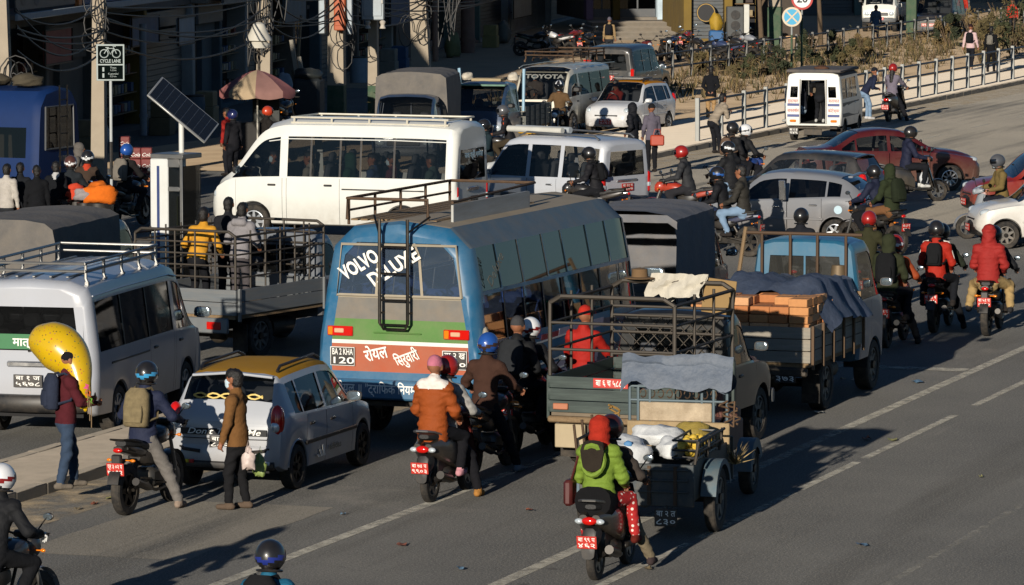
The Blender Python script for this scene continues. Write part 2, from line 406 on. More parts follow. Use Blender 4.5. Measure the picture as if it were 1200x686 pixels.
        if lk.get('long_hair'): cap(hc - hx * .07, nb - Rc[:, 0] * .10 - Rc[:, 2] * .16, .07, .05, HAI)
    if lk.get('mask'): cap(hc + hx * .052 - hz * .03, hc + hx * .062 - hz * .062, .062, .05, MSK, (hy, .95))
    if lk.get('collar', 1): cap(nb - Rc[:, 2] * .02, nb + Rc[:, 2] * .045 - Rc[:, 0] * .005, .085 + th * .4, .072 + th * .4, INN if lk.get('inner') else TOP)
    if lk.get('hood_down'): cap(nb - Rc[:, 0] * .10 + Rc[:, 1] * .08, nb - Rc[:, 0] * .10 - Rc[:, 1] * .08, .065, .065, HOO)
    if lk.get('fur'): cap(nb - Rc[:, 0] * .04 + Rc[:, 1] * .12, nb - Rc[:, 0] * .04 - Rc[:, 1] * .12, .075, .075, INN)
    if lk.get('skirt'):
        cap(P, (kL + kR) / 2 + V3(0, 0, .02), .17, .16, BOT)
    A_ = np.array([p[0] for p in pr] + [p[1] for p in pr]); lo = A_.min(0) - .24; hi = A_.max(0) + .24
    n = np.ceil((hi - lo) / h).astype(int) + 1
    D = np.full(n, .2)
    gx = [lo[k] + np.arange(n[k]) * h for k in range(3)]
    for p in pr:
        rr = max(p[2], p[3]) + .07
        i0 = np.maximum(((np.minimum(p[0], p[1]) - rr - lo) / h).astype(int), 0); i1 = np.minimum(((np.maximum(p[0], p[1]) + rr - lo) / h).astype(int) + 2, n)
        sl = tuple(slice(i0[k], i1[k]) for k in range(3))
        PP = np.stack(np.meshgrid(gx[0][sl[0]], gx[1][sl[1]], gx[2][sl[2]], indexing='ij'), -1)
        d = prim_d(PP, p)
        if p[4] in (TOP, BOT, HOO, INN):
            X, Y, Z = PP[..., 0], PP[..., 1], PP[..., 2]; s_ = seed * 1.7
            d = d + .0075 * np.sin(40 * Z + 2.2 * np.sin(13 * X + s_) + 2.5 * np.sin(12 * Y + 2 * s_) + s_) * (.55 + .45 * np.sin(9 * X - 8 * Y + 6 * Z + s_)) + .0045 * np.sin(82 * Z + 3 * np.sin(21 * Y + s_) + 2.5 * np.sin(19 * X)) * np.sin(17 * X + 15 * Y + 9 * Z + s_)
            if lk.get('puffer') and p[4] in (TOP, HOO): d = d - .013 * np.abs(np.sin((PP @ Rt[:, 2]) * math.pi / .085)) + .006
        if p[4] == HAI:
            X, Y, Z = PP[..., 0], PP[..., 1], PP[..., 2]; d = d + .009 * np.sin(90 * X + seed) * np.sin(80 * Y + 70 * Z)
        o = D[sl]; k = .022 if p[4] not in (SKI, MSK, HAI) else .012
        hh = np.clip(.5 + .5 * (o - d) / k, 0, 1); D[sl] = o * (1 - hh) + d * hh - k * hh * (1 - hh)
    V, F = surface_nets(D, lo, h)
    C = V[F].mean(1)
    best = np.full(len(C), 9.); lab = np.zeros(len(C), int); own = np.zeros(len(C), int)
    for p in pr:
        d = prim_d(C, p); m = d < best; best[m] = d[m]; lab[m] = p[4]; own[m] = zone[id(p)]
    up_ = (C - P) @ uz > -coat
    m = (own == 1) | ((own == 2) & (not ps['sit'])); lab[m & up_] = TOP; lab[m & ~up_ & (lab == TOP)] = BOT if coat < .25 else TOP
    b = B(); b.v = V.tolist(); b.f = [tuple(f) for f in F.tolist()]; b.mi = lab.tolist()
    # fingers and thumbs
    b.cur = gl
    for i, (tip, fd) in enumerate(hands):
        sd = np.cross(fd, V3(0, 0, 1)); sd = sd / max(np.linalg.norm(sd), 1e-6) * (1 if i == 0 else -1); pn = np.cross(sd, fd) * (1 if i == 0 else -1)
        if pn[2] > 0 and ps.get('palm_down', 1): pn = -pn
        cu = ps['curl']
        for k, (off, ln) in enumerate(((-.026, .066), (-.009, .078), (.009, .073), (.025, .056))):
            p0 = tip + sd * off - fd * .01; d1 = fd * (1 - cu * .5) + pn * cu; d1 /= np.linalg.norm(d1); d2 = fd * (1 - cu * 1.3) + pn * cu * 1.4; d2 /= np.linalg.norm(d2)
            b.tube([p0, p0 + d1 * ln * .5, p0 + d1 * ln * .5 + d2 * ln * .5], [.0095, .009, .007], 5)
        t0 = tip - fd * .055 - sd * .02; d1 = fd * .6 - sd * .8 + pn * .3; d1 /= np.linalg.norm(d1)
        b.tube([t0, t0 + d1 * .035, t0 + d1 * .035 + (fd * .8 + pn * cu * .6) * .03], [.012, .0105, .008], 5)
    b.cur = HAI
    if not lk.get('visor_down'):
        for sg in (1, -1): b.ell(hc + hx * .083 + hy * sg * .034 + hz * .022, (.008, .012, .006), 6, 4); b.tube([hc + hx * .092 + hy * sg * .02 + hz * .042, hc + hx * .082 + hy * sg * .05 + hz * .040], .005, 4)
    b.cur = mats.index(lk['mask']) if lk.get('mask') else SKI
    if not lk.get('mask'): b.tube([hc + hx * .094 + hy * .024 - hz * .058, hc + hx * .102 - hz * .058, hc + hx * .094 - hy * .024 - hz * .058], .006, 4)
    me = make_mesh('person', b, mats, 0)
    me.polygons.foreach_set('use_smooth', [True] * len(me.polygons))
    o = link('person', me); o.location = loc; o.rotation_euler = (0, 0, R(90 - a)); tag(o, label, 'person', group)
    if not ps['sit']: o.scale = (.92,) * 3
    MH = Matrix(Rh.tolist()).to_4x4(); MH.translation = Vector(hc)
    if lk.get('helmet'): helmet(o, MH, *lk['helmet'])
    if lk.get('pack'):
        MB_ = Matrix(Rc.tolist()).to_4x4(); MB_.translation = Vector(chest - Rc[:, 0] * (.11 + th)); backpack(o, MB_, SL - chest, SR - chest, *lk['pack'])
    if lk.get('stripe'):
        bs = B()
        for (Sh, E, Hd) in ((SL, eL, hL), (SR, eR, hR)):
            q = [Sh + (nb - Sh) * .5 + Rc[:, 2] * .075, Sh + Rc[:, 2] * .09 + (Sh - nb) * .25, Sh + (E - Sh) * .5 + (Sh - nb) * .42, E + (Sh - nb) * .3]
            bs.tube([tuple(x) for x in q], .014, 5)
        obj('sleeve_stripe', bs, lk['stripe'], o)
    return o
def helmet(o, MH, shell, accent=None, visor=True, chin=True):
    """full-face or open helmet round the head"""
    def build(reg):
        b = B(); nu, nv = 28, 16; pts = {}
        for j in range(nv + 1):
            e = -60 + 150 * j / nv
            for i in range(nu):
                az = 360 * i / nu; ca, sa, ce, se = math.cos(R(az)), math.sin(R(az)), math.cos(R(e)), math.sin(R(e))
                rx = .158 if ca < 0 else .165; f = 1.0 - (.12 if e < -25 else 0) * (1 if ca < 0 else .3)
                pts[i, j] = (rx * ca * ce * f - .008, .132 * sa * ce * f, .148 * se + .028)
        def kind(i, j):
            az = (360 * (i + .5) / nu + 180) % 360 - 180; e = -60 + 150 * (j + .5) / nv
            if abs(az) < 68 and -16 < e < 24: return 1
            if abs(az) < 62 and e <= -16: return 0 if chin else 3
            if e < -45: return 3
            if accent and (abs(abs(az) - 38) < 13 and e > 24 or abs(az) > 75 and abs(e + 5 + (abs(az) - 120) * .25) < 9): return 2
            return 0
        used = {}
        def vid(k):
            if k not in used:
                used[k] = len(b.v); p = Vector(pts[k])
                if reg == 1: p = p * 1.0 + (Vector((p.x, p.y, 0)).normalized() * (.004 if visor else -.02))
                b.v.append(tuple(MH @ p))
            return used[k]
        for j in range(nv):
            for i in range(nu):
                if kind(i, j) == reg: b.f.append((vid((i, j)), vid(((i + 1) % nu, j)), vid(((i + 1) % nu, j + 1)), vid((i, j + 1)))); b.mi.append(0)
        return b
    h = obj('helmet', build(0), shell, o, 60)
    if visor: obj('visor', build(1), mat('visor_glass', '0c0e12', .06, var=.05, coat=1.), h, 60)
    if accent: obj('helmet_stripe', build(2), accent, h, 60)
    rim = B(); rim.tube([tuple(MH @ Vector((.125 * math.cos(t) - .01, .108 * math.sin(t), -.098))) for t in [R(k * 30 + (0 if chin else 75)) for k in range(13 if chin else 8)]], .012, 5); obj('helmet_rim', rim, BLACKP, h)
def backpack(o, MB_, sl, sr, m, m2=None, size=1.):
    b = B(); w, hh, d = .155 * size, .23 * size, .085 * size
    b.loft([(-hh, 0, d * .8, 0, w * .85), (-hh * .9, 0, d, 0, w), (0, -.01, d * 1.1, 0, w * 1.04), (hh * .7, 0, d * .95, 0, w * .95), (hh, 0, d * .55, 0, w * .6)], 14, 3.2,
           MB_ @ Matrix.Translation((-d * .9, 0, -.02)) @ Matrix(((0, 1, 0, 0), (0, 0, 1, 0), (1, 0, 0, 0), (0, 0, 0, 1))))
    p = obj('backpack', b, m, o, 50)
    c = B(); c.loft([(-hh * .75, 0, .03, 0, w * .7), (-hh * .3, 0, .04, 0, w * .78), (hh * .1, 0, .025, 0, w * .7)], 12, 3.5,
                    MB_ @ Matrix.Translation((-d * 1.95, 0, -.03)) @ Matrix(((0, 1, 0, 0), (0, 0, 1, 0), (1, 0, 0, 0), (0, 0, 0, 1))))
    obj('pack_pocket', c, m2 or m, p, 50)
    s = B()
    for sg in (1, -1):
        s.tube([tuple(MB_ @ Vector(q)) for q in ((-.02, .07 * sg, .2), (.06, .10 * sg, .225), (.17, .12 * sg, .16), (.21, .13 * sg, .02), (.14, .17 * sg, -.12), (-.02, .14 * sg, -.17))], .017, 5)
    obj('strap', s, m2 or m, p)
# ------------------------------------------------------------------ two-wheelers
def wheel_mesh(parent, loc, r, w, rim_m, spokes=6, key='w', hubr=.3, twin=False, tyre=RUBBER):
    """wheel > tyre, rim; axle along y"""
    wo = cobj('wheel', ('hub', round(r, 3), round(w, 3)), lambda: B().cyl((0, -w * .52, 0), (0, w * .52, 0), r * .16, n=10), DARKM, parent); wo.location = loc
    ri = r * (.66 if r < .5 else .62)
    def ty():
        return B().lathe_y([(ri, -w * .42), (ri * 1.05, -w * .5), (r * .93, -w * .5), (r * .985, -w * .38), (r, -w * .12), (r * .992, 0), (r, w * .12), (r * .985, w * .38), (r * .93, w * .5), (ri * 1.05, w * .5), (ri, w * .42)], 28)
    cobj('tyre', ('tyre', round(r, 3), round(w, 3)), ty, tyre, wo, 30)
    def rm():
        b = B(); b.lathe_y([(ri * .99, -w * .42), (ri * .9, -w * .44), (ri * .86, -w * .2), (ri * .86, w * .2), (ri * .9, w * .44), (ri * .99, w * .42)], 24)
        b.lathe_y([(0, -w * .36), (ri * .24, -w * .36), (ri * .28, -w * .2), (ri * .28, w * .2), (ri * .24, w * .36), (0, w * .36)], 14)
        for k in range(spokes):
            a = 2 * math.pi * k / spokes; M = Matrix.Rotation(a, 4, 'Y')
            wd_ = ri * (1.3 / spokes if spokes < 9 else .1)
            b.add([(ri * .2, -w * .34, -wd_), (ri * .9, -w * .4, -wd_ * .55), (ri * .9, -w * .4, wd_ * .55), (ri * .2, -w * .34, wd_), (ri * .2, w * .34, -wd_), (ri * .9, w * .4, -wd_ * .55), (ri * .9, w * .4, wd_ * .55), (ri * .2, w * .34, wd_)],
                  [(0, 1, 2, 3), (7, 6, 5, 4), (0, 4, 5, 1), (3, 2, 6, 7)], M)
        return b
    cobj('rim', ('rim', round(r, 3), round(w, 3), spokes), rm, rim_m, wo, 30)
    return wo
def plate(parent, org, right, up, w, h, lines, m=PLRED, tm=WHITEP, name='number_plate'):
    rx = Vector(right).normalized(); uy = Vector(up).normalized(); nz = rx.cross(uy); o = Vector(org)
    M = Matrix((rx, uy, nz)).transposed().to_4x4(); M.translation = o
    p = obj(name, B().rbox(-w / 2, w / 2, -h / 2, h / 2, -.006, .006, .004, M), m, parent)
    k = len(lines)
    for i, ln in enumerate(lines):
        c = o + uy * (h * (.5 - (i + .5) / k) * .92) + nz * .008
        text('plate_lettering', ln, h / k * .95, tm, p, c, right, up, width=w * .84, bold=.01)
    return p
def mirror_part(parent, base, tip, sg):
    m = obj('mirror', B().tube([base, ((base[0] + tip[0]) / 2, (base[1] + tip[1]) / 2 + .02 * sg, (base[2] + tip[2]) / 2 + .03), tip], .008, 5).ell((tip[0] + .02, tip[1], tip[2]), (.022, .062, .04), 10, 6), BLACKP, parent)
    obj('mirror_glass', B().ell((tip[0] - .001, tip[1], tip[2]), (.006, .055, .034), 10, 6), MIRROR, m)
BK = [0]
def motorcycle(label, loc, a, col='1a1c20', group=None, plate_txt=('बा ४२ प', '१०२३'), lean=0., accent=None, steer=0., tail=True):
    t = thing('motorcycle', label, 'motorcycle', loc, a, group); t.rotation_euler = (R(lean), 0, R(90 - a))
    P = paint(col, .2); A = paint(accent, .2) if accent else P
    wheel_mesh(t, (.66, 0, .30), .30, .085, DARKM, 6); wheel_mesh(t, (-.64, 0, .30), .30, .115, DARKM, 6)
    cobj('brake_disc', 'mdisc', lambda: B().lathe_y([(.05, -.065), (.13, -.066), (.13, -.060), (.05, -.060)], 20, (.66, 0, .30)), STEEL, t)
    for sg in (1, -1):
        cobj('fork', ('mfork', sg), lambda: B().tube([(.665, .075 * sg, .30), (.56, .075 * sg, .58), (.43, .075 * sg, .94)], [.028, .024, .02], 8), STEEL, t)
        cobj('indicator', ('mind', sg), lambda: B().tube([(-.74, .05 * sg, .66), (-.75, .14 * sg, .66)], .008, 4).ell((-.755, .15 * sg, .66), (.02, .035, .02), 8, 5), AMBER, t)
        cobj('indicator', ('mindf', sg), lambda: B().tube([(.47, .08 * sg, .83), (.48, .18 * sg, .83)], .008, 4).ell((.485, .19 * sg, .83), (.02, .03, .02), 8, 5), AMBER, t)
        cobj('footpeg', ('mpeg', sg), lambda: B().tube([(-.05, .1 * sg, .34), (-.05, .25 * sg, .33)], .013, 6), DARKM, t)
        cobj('footpeg', ('mpeg2', sg), lambda: B().tube([(-.42, .1 * sg, .42), (-.42, .24 * sg, .42)], .011, 6), DARKM, t)
        cobj('grip', ('mgrip', sg), lambda: B().tube([(.33, .26 * sg, 1.03), (.29, .38 * sg, 1.02)], .019, 8).tube([(.36, .22 * sg, 1.03), (.40, .37 * sg, 1.02)], .006, 4), BLACKP, t)
        mirror_part(t, (.36, .2 * sg, 1.03), (.36, .33 * sg, 1.19), sg)
    def mg():
        b = B()
        b.grid([[(.66 + .335 * math.cos(R(x)), y, .30 + .335 * math.sin(R(x)) + (.01 if y == 0 else 0)) for y in (-.06, -.03, 0, .03, .06)] for x in range(15, 150, 12)]); return b
    cobj('front_mudguard', 'mmg', mg, A, t)
    cobj('handlebar', 'mbar', lambda: B().tube([(.30, -.37, 1.02), (.35, -.22, 1.04), (.42, -.08, .98), (.42, .08, .98), (.35, .22, 1.04), (.30, .37, 1.02)], .013, 6).rbox(.36, .5, -.09, .09, .96, 1.03, .02), DARKM, t)
    hl = cobj('headlamp', 'mhl', lambda: B().loft([(.40, 0, .08, .87, .08), (.46, 0, .12, .88, .12), (.55, 0, .125, .86, .115), (.60, 0, .09, .84, .08)], 14, 2.4), P, t)
    cobj('lens', 'mhlens', lambda: B().ell((.595, 0, .845), (.03, .085, .075), 14, 8), LENS, hl)
    cobj('fuel_tank', 'mtank', lambda: B().loft([(-.10, 0, .10, .80, .06), (-.02, 0, .135, .82, .09), (.12, 0, .165, .85, .115), (.26, 0, .165, .86, .115), (.36, 0, .12, .85, .10), (.42, 0, .06, .84, .06)], 16, 2.5).cyl((.16, 0, .955), (.16, 0, .985), .04), P, t)
    cobj('seat', 'mseat', lambda: B().loft([(.0, 0, .09, .785, .03), (-.12, 0, .125, .775, .045), (-.34, 0, .135, .785, .045), (-.42, 0, .13, .825, .05), (-.66, 0, .115, .85, .045), (-.76, 0, .07, .86, .03)], 14, 3.), mat('seat_black', '1a1a1b', .6, bump=.2), t)
    cobj('tail_cowl', 'mtail', lambda: B().loft([(-.15, 0, .10, .66, .07), (-.40, 0, .12, .73, .07), (-.65, 0, .10, .78, .055), (-.84, 0, .055, .80, .03)], 14, 2.8), A, t)
    cobj('tail_light', 'mtl', lambda: B().ell((-.845, 0, .785), (.03, .06, .03), 12, 7), REDL, t)
    cobj('grab_rail', 'mgrab', lambda: B().tube([(-.5, .13, .85), (-.76, .13, .90), (-.84, .08, .91), (-.84, -.08, .91), (-.76, -.13, .90), (-.5, -.13, .85)], .012, 6), DARKM, t)
    cobj('rear_mudguard', 'mrmg', lambda: B().grid([[(-.66 + .345 * math.cos(R(x)), y, .32 + .345 * math.sin(R(x))) for y in (-.07, 0, .07)] for x in range(70, 175, 12)]).rbox(-.90, -.83, -.06, .06, .46, .74, .015), BLACKP, t)
    cobj('engine', 'meng', lambda: [b.rbox(-.14, .22, -.13, .13, .26, .50, .05) or b.cyl((-.02, -.17, .36), (-.02, .17, .36), .12, n=16) and [b.rbox(.10 + k * .005, .26 + k * .005, -.10, .10, .50 + k * .03, .515 + k * .03, .004) for k in range(6)] and b for b in [B()]][0], mat('engine_alloy', '4a4a48', .45, .7, var=.25, dust=.3), t)
    cobj('frame', 'mfrm', lambda: B().tube([(.42, 0, .90), (.30, 0, .70), (.20, .05, .30), (-.2, .08, .28)], .02, 6).tube([(.42, 0, .86), (.1, .08, .72), (-.25, .1, .66), (-.75, .08, .80)], .018, 6).tube([(.42, 0, .86), (.1, -.08, .72), (-.25, -.1, .66), (-.75, -.08, .80)], .018, 6).tube([(-.2, .1, .38), (-.64, .1, .30)], .022, 6).tube([(-.2, -.1, .38), (-.64, -.1, .30)], .022, 6).tube([(-.3, 0, .62), (-.45, 0, .38)], .03, 8).box(-.60, .0, .085, .10, .26, .37), DARKM, t)
    cobj('side_panel', 'mside', lambda: B().loft([(.08, 0, .09, .62, .08), (-.08, 0, .135, .62, .11), (-.28, 0, .13, .64, .09), (-.36, 0, .07, .66, .05)], 12, 3), BLACKP, t)
    cobj('exhaust', 'mexh', lambda: B().tube([(.26, -.06, .48), (.32, -.08, .34), (.22, -.12, .24), (-.1, -.15, .24), (-.3, -.17, .29)], .02, 7).tube([(-.3, -.17, .29), (-.42, -.18, .32), (-.78, -.20, .42)], [.03, .05, .047], 10), mat('exhaust_steel', '3a3836', .35, .9, var=.2), t)
    if tail: plate(t, (-.912, 0, .57), (0, -1, 0), (-.12, 0, 1), .22, .15, plate_txt)
    return t
def scooter(label, loc, a, col='1a1c20', group=None, plate_txt=('बा ५६ प', '७४१२'), lean=0., accent=None, pm=None):
    t = thing('scooter', label, 'scooter', loc, a, group); t.rotation_euler = (R(lean), 0, R(90 - a))
    P = paint(col, .15); A = paint(accent, .15) if accent else BLACKP
    wheel_mesh(t, (.62, 0, .235), .235, .085, STEEL, 5); wheel_mesh(t, (-.60, 0, .235), .235, .09, STEEL, 5)
    for sg in (1, -1):
        cobj('fork', ('sfork', sg), lambda: B().tube([(.62, .065 * sg, .235), (.54, .06 * sg, .5)], .02, 7), DARKM, t)
        cobj('grip', ('sgrip', sg), lambda: B().tube([(.33, .22 * sg, 1.0), (.29, .35 * sg, .99)], .019, 8).tube([(.36, .2 * sg, 1.0), (.39, .34 * sg, .99)], .006, 4), BLACKP, t)
        mirror_part(t, (.35, .18 * sg, 1.02), (.36, .31 * sg, 1.20), sg)
        cobj('body_panel', ('sside', sg), lambda: B().loft([(.04, .09 * sg, .05, .42, .10), (-.08, .12 * sg, .07, .54, .18), (-.35, .13 * sg, .085, .60, .16), (-.62, .11 * sg, .07, .65, .12), (-.84, .07 * sg, .045, .68, .05)], 12, 2.6), A if accent else P, t)
        cobj('indicator', ('sind', sg), lambda: B().ell((-.835, .115 * sg, .66), (.035, .05, .032), 10, 6), LENS, t)
    cobj('front_apron', 'sapr', lambda: B().grid([[(.47 - z * .16 + .10 * (1 - (y / .24) ** 2) * (1 - z * .4), y * (1 - z * .35), .33 + z * .60) for y in [k * .04 - .24 for k in range(13)]] for z in [j / 8 for j in range(9)]]).grid([[(.44 - z * .16 + .05 * (1 - (y / .24) ** 2), y * (1 - z * .35), .33 + z * .58) for y in [.24 - k * .04 for k in range(13)]] for z in [j / 8 for j in range(9)]]), P, t)
    cobj('front_mudguard', 'smg', lambda: B().grid([[(.62 + .275 * math.cos(R(x)), y, .235 + .275 * math.sin(R(x)) + (.012 if y == 0 else 0)) for y in (-.065, -.035, 0, .035, .065)] for x in range(0, 165, 12)]), P, t)
    cobj('floorboard', 'sflr', lambda: B().rbox(-.02, .46, -.19, .19, .27, .33, .02), BLACKP, t)
    cobj('under_body', 'sund', lambda: B().rbox(-.62, .05, -.10, .10, .24, .60, .04).rbox(-.45, -.1, -.16, .14, .22, .40, .05), BLACKP, t)
    cobj('handlebar_cowl', 'scowl', lambda: B().loft([(.26, 0, .08, .98, .04), (.33, 0, .20, .99, .055), (.41, 0, .17, .98, .07), (.48, 0, .09, .95, .05)], 14, 2.4), P, t)
    hl = cobj('headlamp', 'shl', lambda: B().ell((.455, 0, .965), (.045, .10, .055), 14, 8), LENS, t)
    cobj('seat', 'sseat', lambda: B().loft([(.06, 0, .07, .735, .03), (0, 0, .12, .745, .045), (-.3, 0, .145, .755, .05), (-.42, 0, .14, .775, .055), (-.70, 0, .12, .80, .045), (-.80, 0, .06, .81, .025)], 14, 3.), mat('seat_black', '1a1a1b', .6, bump=.2), t)
    cobj('tail_light', 'stl', lambda: B().ell((-.85, 0, .665), (.04, .085, .045), 12, 7), REDL, t)
    cobj('grab_rail', 'sgrab', lambda: B().tube([(-.5, .14, .80), (-.78, .13, .87), (-.86, .07, .885), (-.86, -.07, .885), (-.78, -.13, .87), (-.5, -.14, .80)], .015, 6), pm or STEEL, t)
    cobj('rear_mudguard', 'srmg', lambda: B().loft([(-.70, 0, .10, .52, .10), (-.84, 0, .085, .46, .13), (-.90, 0, .075, .36, .10), (-.90, 0, .05, .29, .03)], 10, 3), BLACKP, t)
    cobj('exhaust', 'sexh', lambda: B().tube([(-.1, -.14, .22), (-.3, -.17, .24), (-.45, -.19, .28), (-.78, -.20, .36)], [.02, .03, .055, .05], 10), mat('exhaust_steel', '3a3836', .35, .9, var=.2), t)
    plate(t, (-.945, 0, .45), (0, -1, 0), (-.2, 0, 1), .22, .14, plate_txt)
    cobj('side_stand', 'sstand', lambda: B().tube([(-.1, .1, .24), (-.2, .2, .07)], .012, 5), DARKM, t)
    return t
# riding poses in the two-wheeler's own frame
def ride(foot=None, yaw=0, pitch=4, lean=10, x=-.14, z=.87, **k):
    d = dict(pel=(x, 0, z), lean=lean, hl=(.24, .33, 1.03), hr=(.24, -.33, 1.03), fl=(.0, .22, .41), fr=(.0, -.22, .41), yaw=yaw, pitch=pitch, curl=1., sit=True)
    if foot in ('R', 'B'): d['fr'] = (.08, -.36, .08)
    if foot in ('L', 'B'): d['fl'] = (.08, .36, .08)
    d.update(k); return d
def pillion(yaw=0, pitch=2, lean=2, x=-.52, z=.93, **k):
    d = dict(pel=(x, 0, z), lean=lean, hl=(x + .33, .20, z + .10), hr=(x + .33, -.20, z + .10), fl=(-.30, .25, .48), fr=(-.30, -.25, .48), yaw=yaw, pitch=pitch, curl=.9, sit=True)
    d.update(k); return d
def ride_s(foot=None, **k):
    k.setdefault('z', .83); d = ride(foot, **k); 
    if foot not in ('L', 'B'): d['fl'] = (.24, .13, .40)
    if foot not in ('R', 'B'): d['fr'] = (.24, -.13, .40)
    d['hl'] = (.24, .30, 1.0); d['hr'] = (.24, -.30, 1.0)
    d.update({q: k[q] for q in k if q in ('hl', 'hr', 'fl', 'fr')}); return d
# ------------------------------------------------------------------ car, van and cab shells: one loft cut into body, doors, windows and screens
SWAP = Matrix(((0, 1, 0, 0), (1, 0, 0, 0), (0, 0, 1, 0), (0, 0, 0, 1)))
def pchip(x, y):
    h = np.diff(x); d = np.diff(y) / h; m = np.zeros(len(x)); m[0], m[-1] = d[0], d[-1]
    for i in range(1, len(x) - 1):
        if d[i - 1] * d[i] > 0: w1, w2 = 2 * h[i] + h[i - 1], h[i] + 2 * h[i - 1]; m[i] = (w1 + w2) / (w1 / d[i - 1] + w2 / d[i])
    def f(v):
        i = int(np.clip(np.searchsorted(x, v) - 1, 0, len(h) - 1)); t = (v - x[i]) / h[i]
        return (1 + 2 * t) * (1 - t) ** 2 * y[i] + t * (1 - t) ** 2 * h[i] * m[i] + t * t * (3 - 2 * t) * y[i + 1] + t * t * (t - 1) * h[i] * m[i + 1]
    return f
def shell(t, key, st, P, wheels=(), arch=.33, doors=(), wins=(), screen=None, back=None, rear=None, front=None, roof=None, roofx=None, glassm=GLASS, upper=(), upperm=None, handles=True, pillar=.075, block=True, r8=(.94, .5), smooth=40, roofk=7, band=None, edge=None):
    xs = [s[0] for s in st]; x0, x1 = min(xs), max(xs)
    S = set(xs) | {v for w in wins for v in w} | {v for d in doors for v in d} | {v for d in upper for v in d}
    for e in (screen, back, roofx):
        if e: S |= set(e)
    for (xw, r) in wheels:
        for k in range(-8, 9): S.add(round(xw + arch * math.sin(R(k * 11.25)), 4))
    S |= {round(x0 + (x1 - x0) * k / 30, 4) for k in range(31)}
    X = sorted(v for v in S if x0 <= v <= x1); X2 = [X[0]]
    keep = set(xs) | {v for w in list(wins) + list(doors) + list(upper) + [e for e in (screen, back, roofx) if e] for v in w}
    for v in X[1:]:
        if v - X2[-1] > .018 or v in keep: X2.append(v)
    X = X2; A = np.array(sorted(st)); X = [v for v in X]
    pch = {k: pchip(A[:, 0], A[:, k]) for k in range(1, 8)}
    rings = []
    for x in X:
        zl, zb, ze, zt, wl, wb, we = [float(pch[k](x)) for k in range(1, 8)]
        for (xw, r) in wheels:
            if abs(x - xw) < arch: zl = max(zl, r + math.sqrt(arch * arch - (x - xw) ** 2) - .01)
        zb = max(zb, zl + .06); ze = max(ze, zb + .004); zt = max(zt, ze + .002)
        wm = max(wl, wb) + .012
        r5 = min(zb + .03, ze); r6 = max(min(ze - pillar, ze), r5)
        lw = lambda z: wb + (we - wb) * min(1, max(0, (z - zb) / max(ze - zb, .004)))
        rings.append([(wl - .07, zl), (wl, zl + .025), (wl + (wm - wl) * .7, zl + (zb - zl) * .35), (wm, zl + (zb - zl) * .68), (wb, zb), (lw(r5), r5), (lw(r6), r6), (we, ze), (we * r8[0], ze + (zt - ze) * r8[1]), (we * .66 * (r8[0] + .06), ze + (zt - ze) * (r8[1] * .24 + .76)), (0., zt)])
    nr = 11; capm = {}
    parts = {}
    def pt(i, k, sg): y, z = rings[i][k]; return (X[i], y * sg, z)
    def cat(xm, k, sg):
        if k == 5:
            for j, w in enumerate(wins):
                if w[0] < xm < w[1]: return ('window', j, sg)
            if band and band[0] < xm < band[1]: return ('window_pillar', 0, sg)
        if screen and k >= 8 and screen[0] < xm < screen[1]: return ('windscreen', 0, 0)
        if back and k >= 8 and back[0] < xm < back[1]: return ('rear_window', 0, 0)
        if k == 7:
            for j, w in enumerate(upper):
                if w[0] < xm < w[1]: return ('roof_window', j, sg)
        if edge and k == 8 and roofx[0] < xm < roofx[1]: return ('roof_edge', 0, sg)
        if roof and k >= roofk and roofx[0] < xm < roofx[1]: return ('roof', 0, 0)
        if 1 <= k <= 3:
            for j, d in enumerate(doors):
                if d[0] < xm < d[1]: return ('door', j, sg)
        return ('body', 0, 0)
    def emit(c, quad):
        p = parts.setdefault(c, ({}, [], [])); ids = []
        for v in quad:
            q = tuple(round(a, 5) for a in v)
            if q not in p[0]: p[0][q] = len(p[1]); p[1].append(list(v))
            ids.append(p[0][q])
        u = []
        for i in ids:
            if i not in u: u.append(i)
        if len(u) >= 3: p[2].append(tuple(u))
    for i in range(len(X) - 1):
        xm = (X[i] + X[i + 1]) / 2
        for k in range(nr - 1):
            for sg in (1, -1):
                q = [pt(i, k, sg), pt(i + 1, k, sg), pt(i + 1, k + 1, sg), pt(i, k + 1, sg)]
                emit(cat(xm, k, sg), q[::-1] if sg > 0 else q)
    for (i, spec, sgx) in ((0, rear, -1), (len(X) - 1, front, 1)):
        ring = rings[i]; zz = [r[1] for r in ring]; yy = [r[0] for r in ring]
        spec = spec or {}; zs = spec.get('zs', []); cols = spec.get('cols', [-1, 1]); fn = spec.get('fn', lambda r, c: ('body', None))
        Zs = sorted(set([round(z, 4) for z in zz] + [z for z in zs if zz[0] < z < zz[-1]]))
        Zs = [z for j, z in enumerate(Zs) if j == 0 or z - Zs[j - 1] > .003 or z in zs]
        for k in range(len(Zs) - 1):
            zm = (Zs[k] + Zs[k + 1]) / 2; zone = sum(1 for z in zs if z < zm)
            ya_, yb_ = float(np.interp(Zs[k], zz, yy)), float(np.interp(Zs[k + 1], zz, yy))
            for c in range(len(cols) - 1):
                cell = fn(zone, c)
                if cell is None: continue
                q = [(X[i], ya_ * cols[c], Zs[k]), (X[i], ya_ * cols[c + 1], Zs[k]), (X[i], yb_ * cols[c + 1], Zs[k + 1]), (X[i], yb_ * cols[c], Zs[k + 1])]
                key_ = ('body', 0, 0) if cell[0] == 'body' else (cell[0], (c if cell[0].startswith(('rear_window', 'windscreen')) else 0), 100 + i)
                if cell[1] is not None: capm[key_] = cell[1]
                emit(key_, q if sgx > 0 else q[::-1])
    body = None
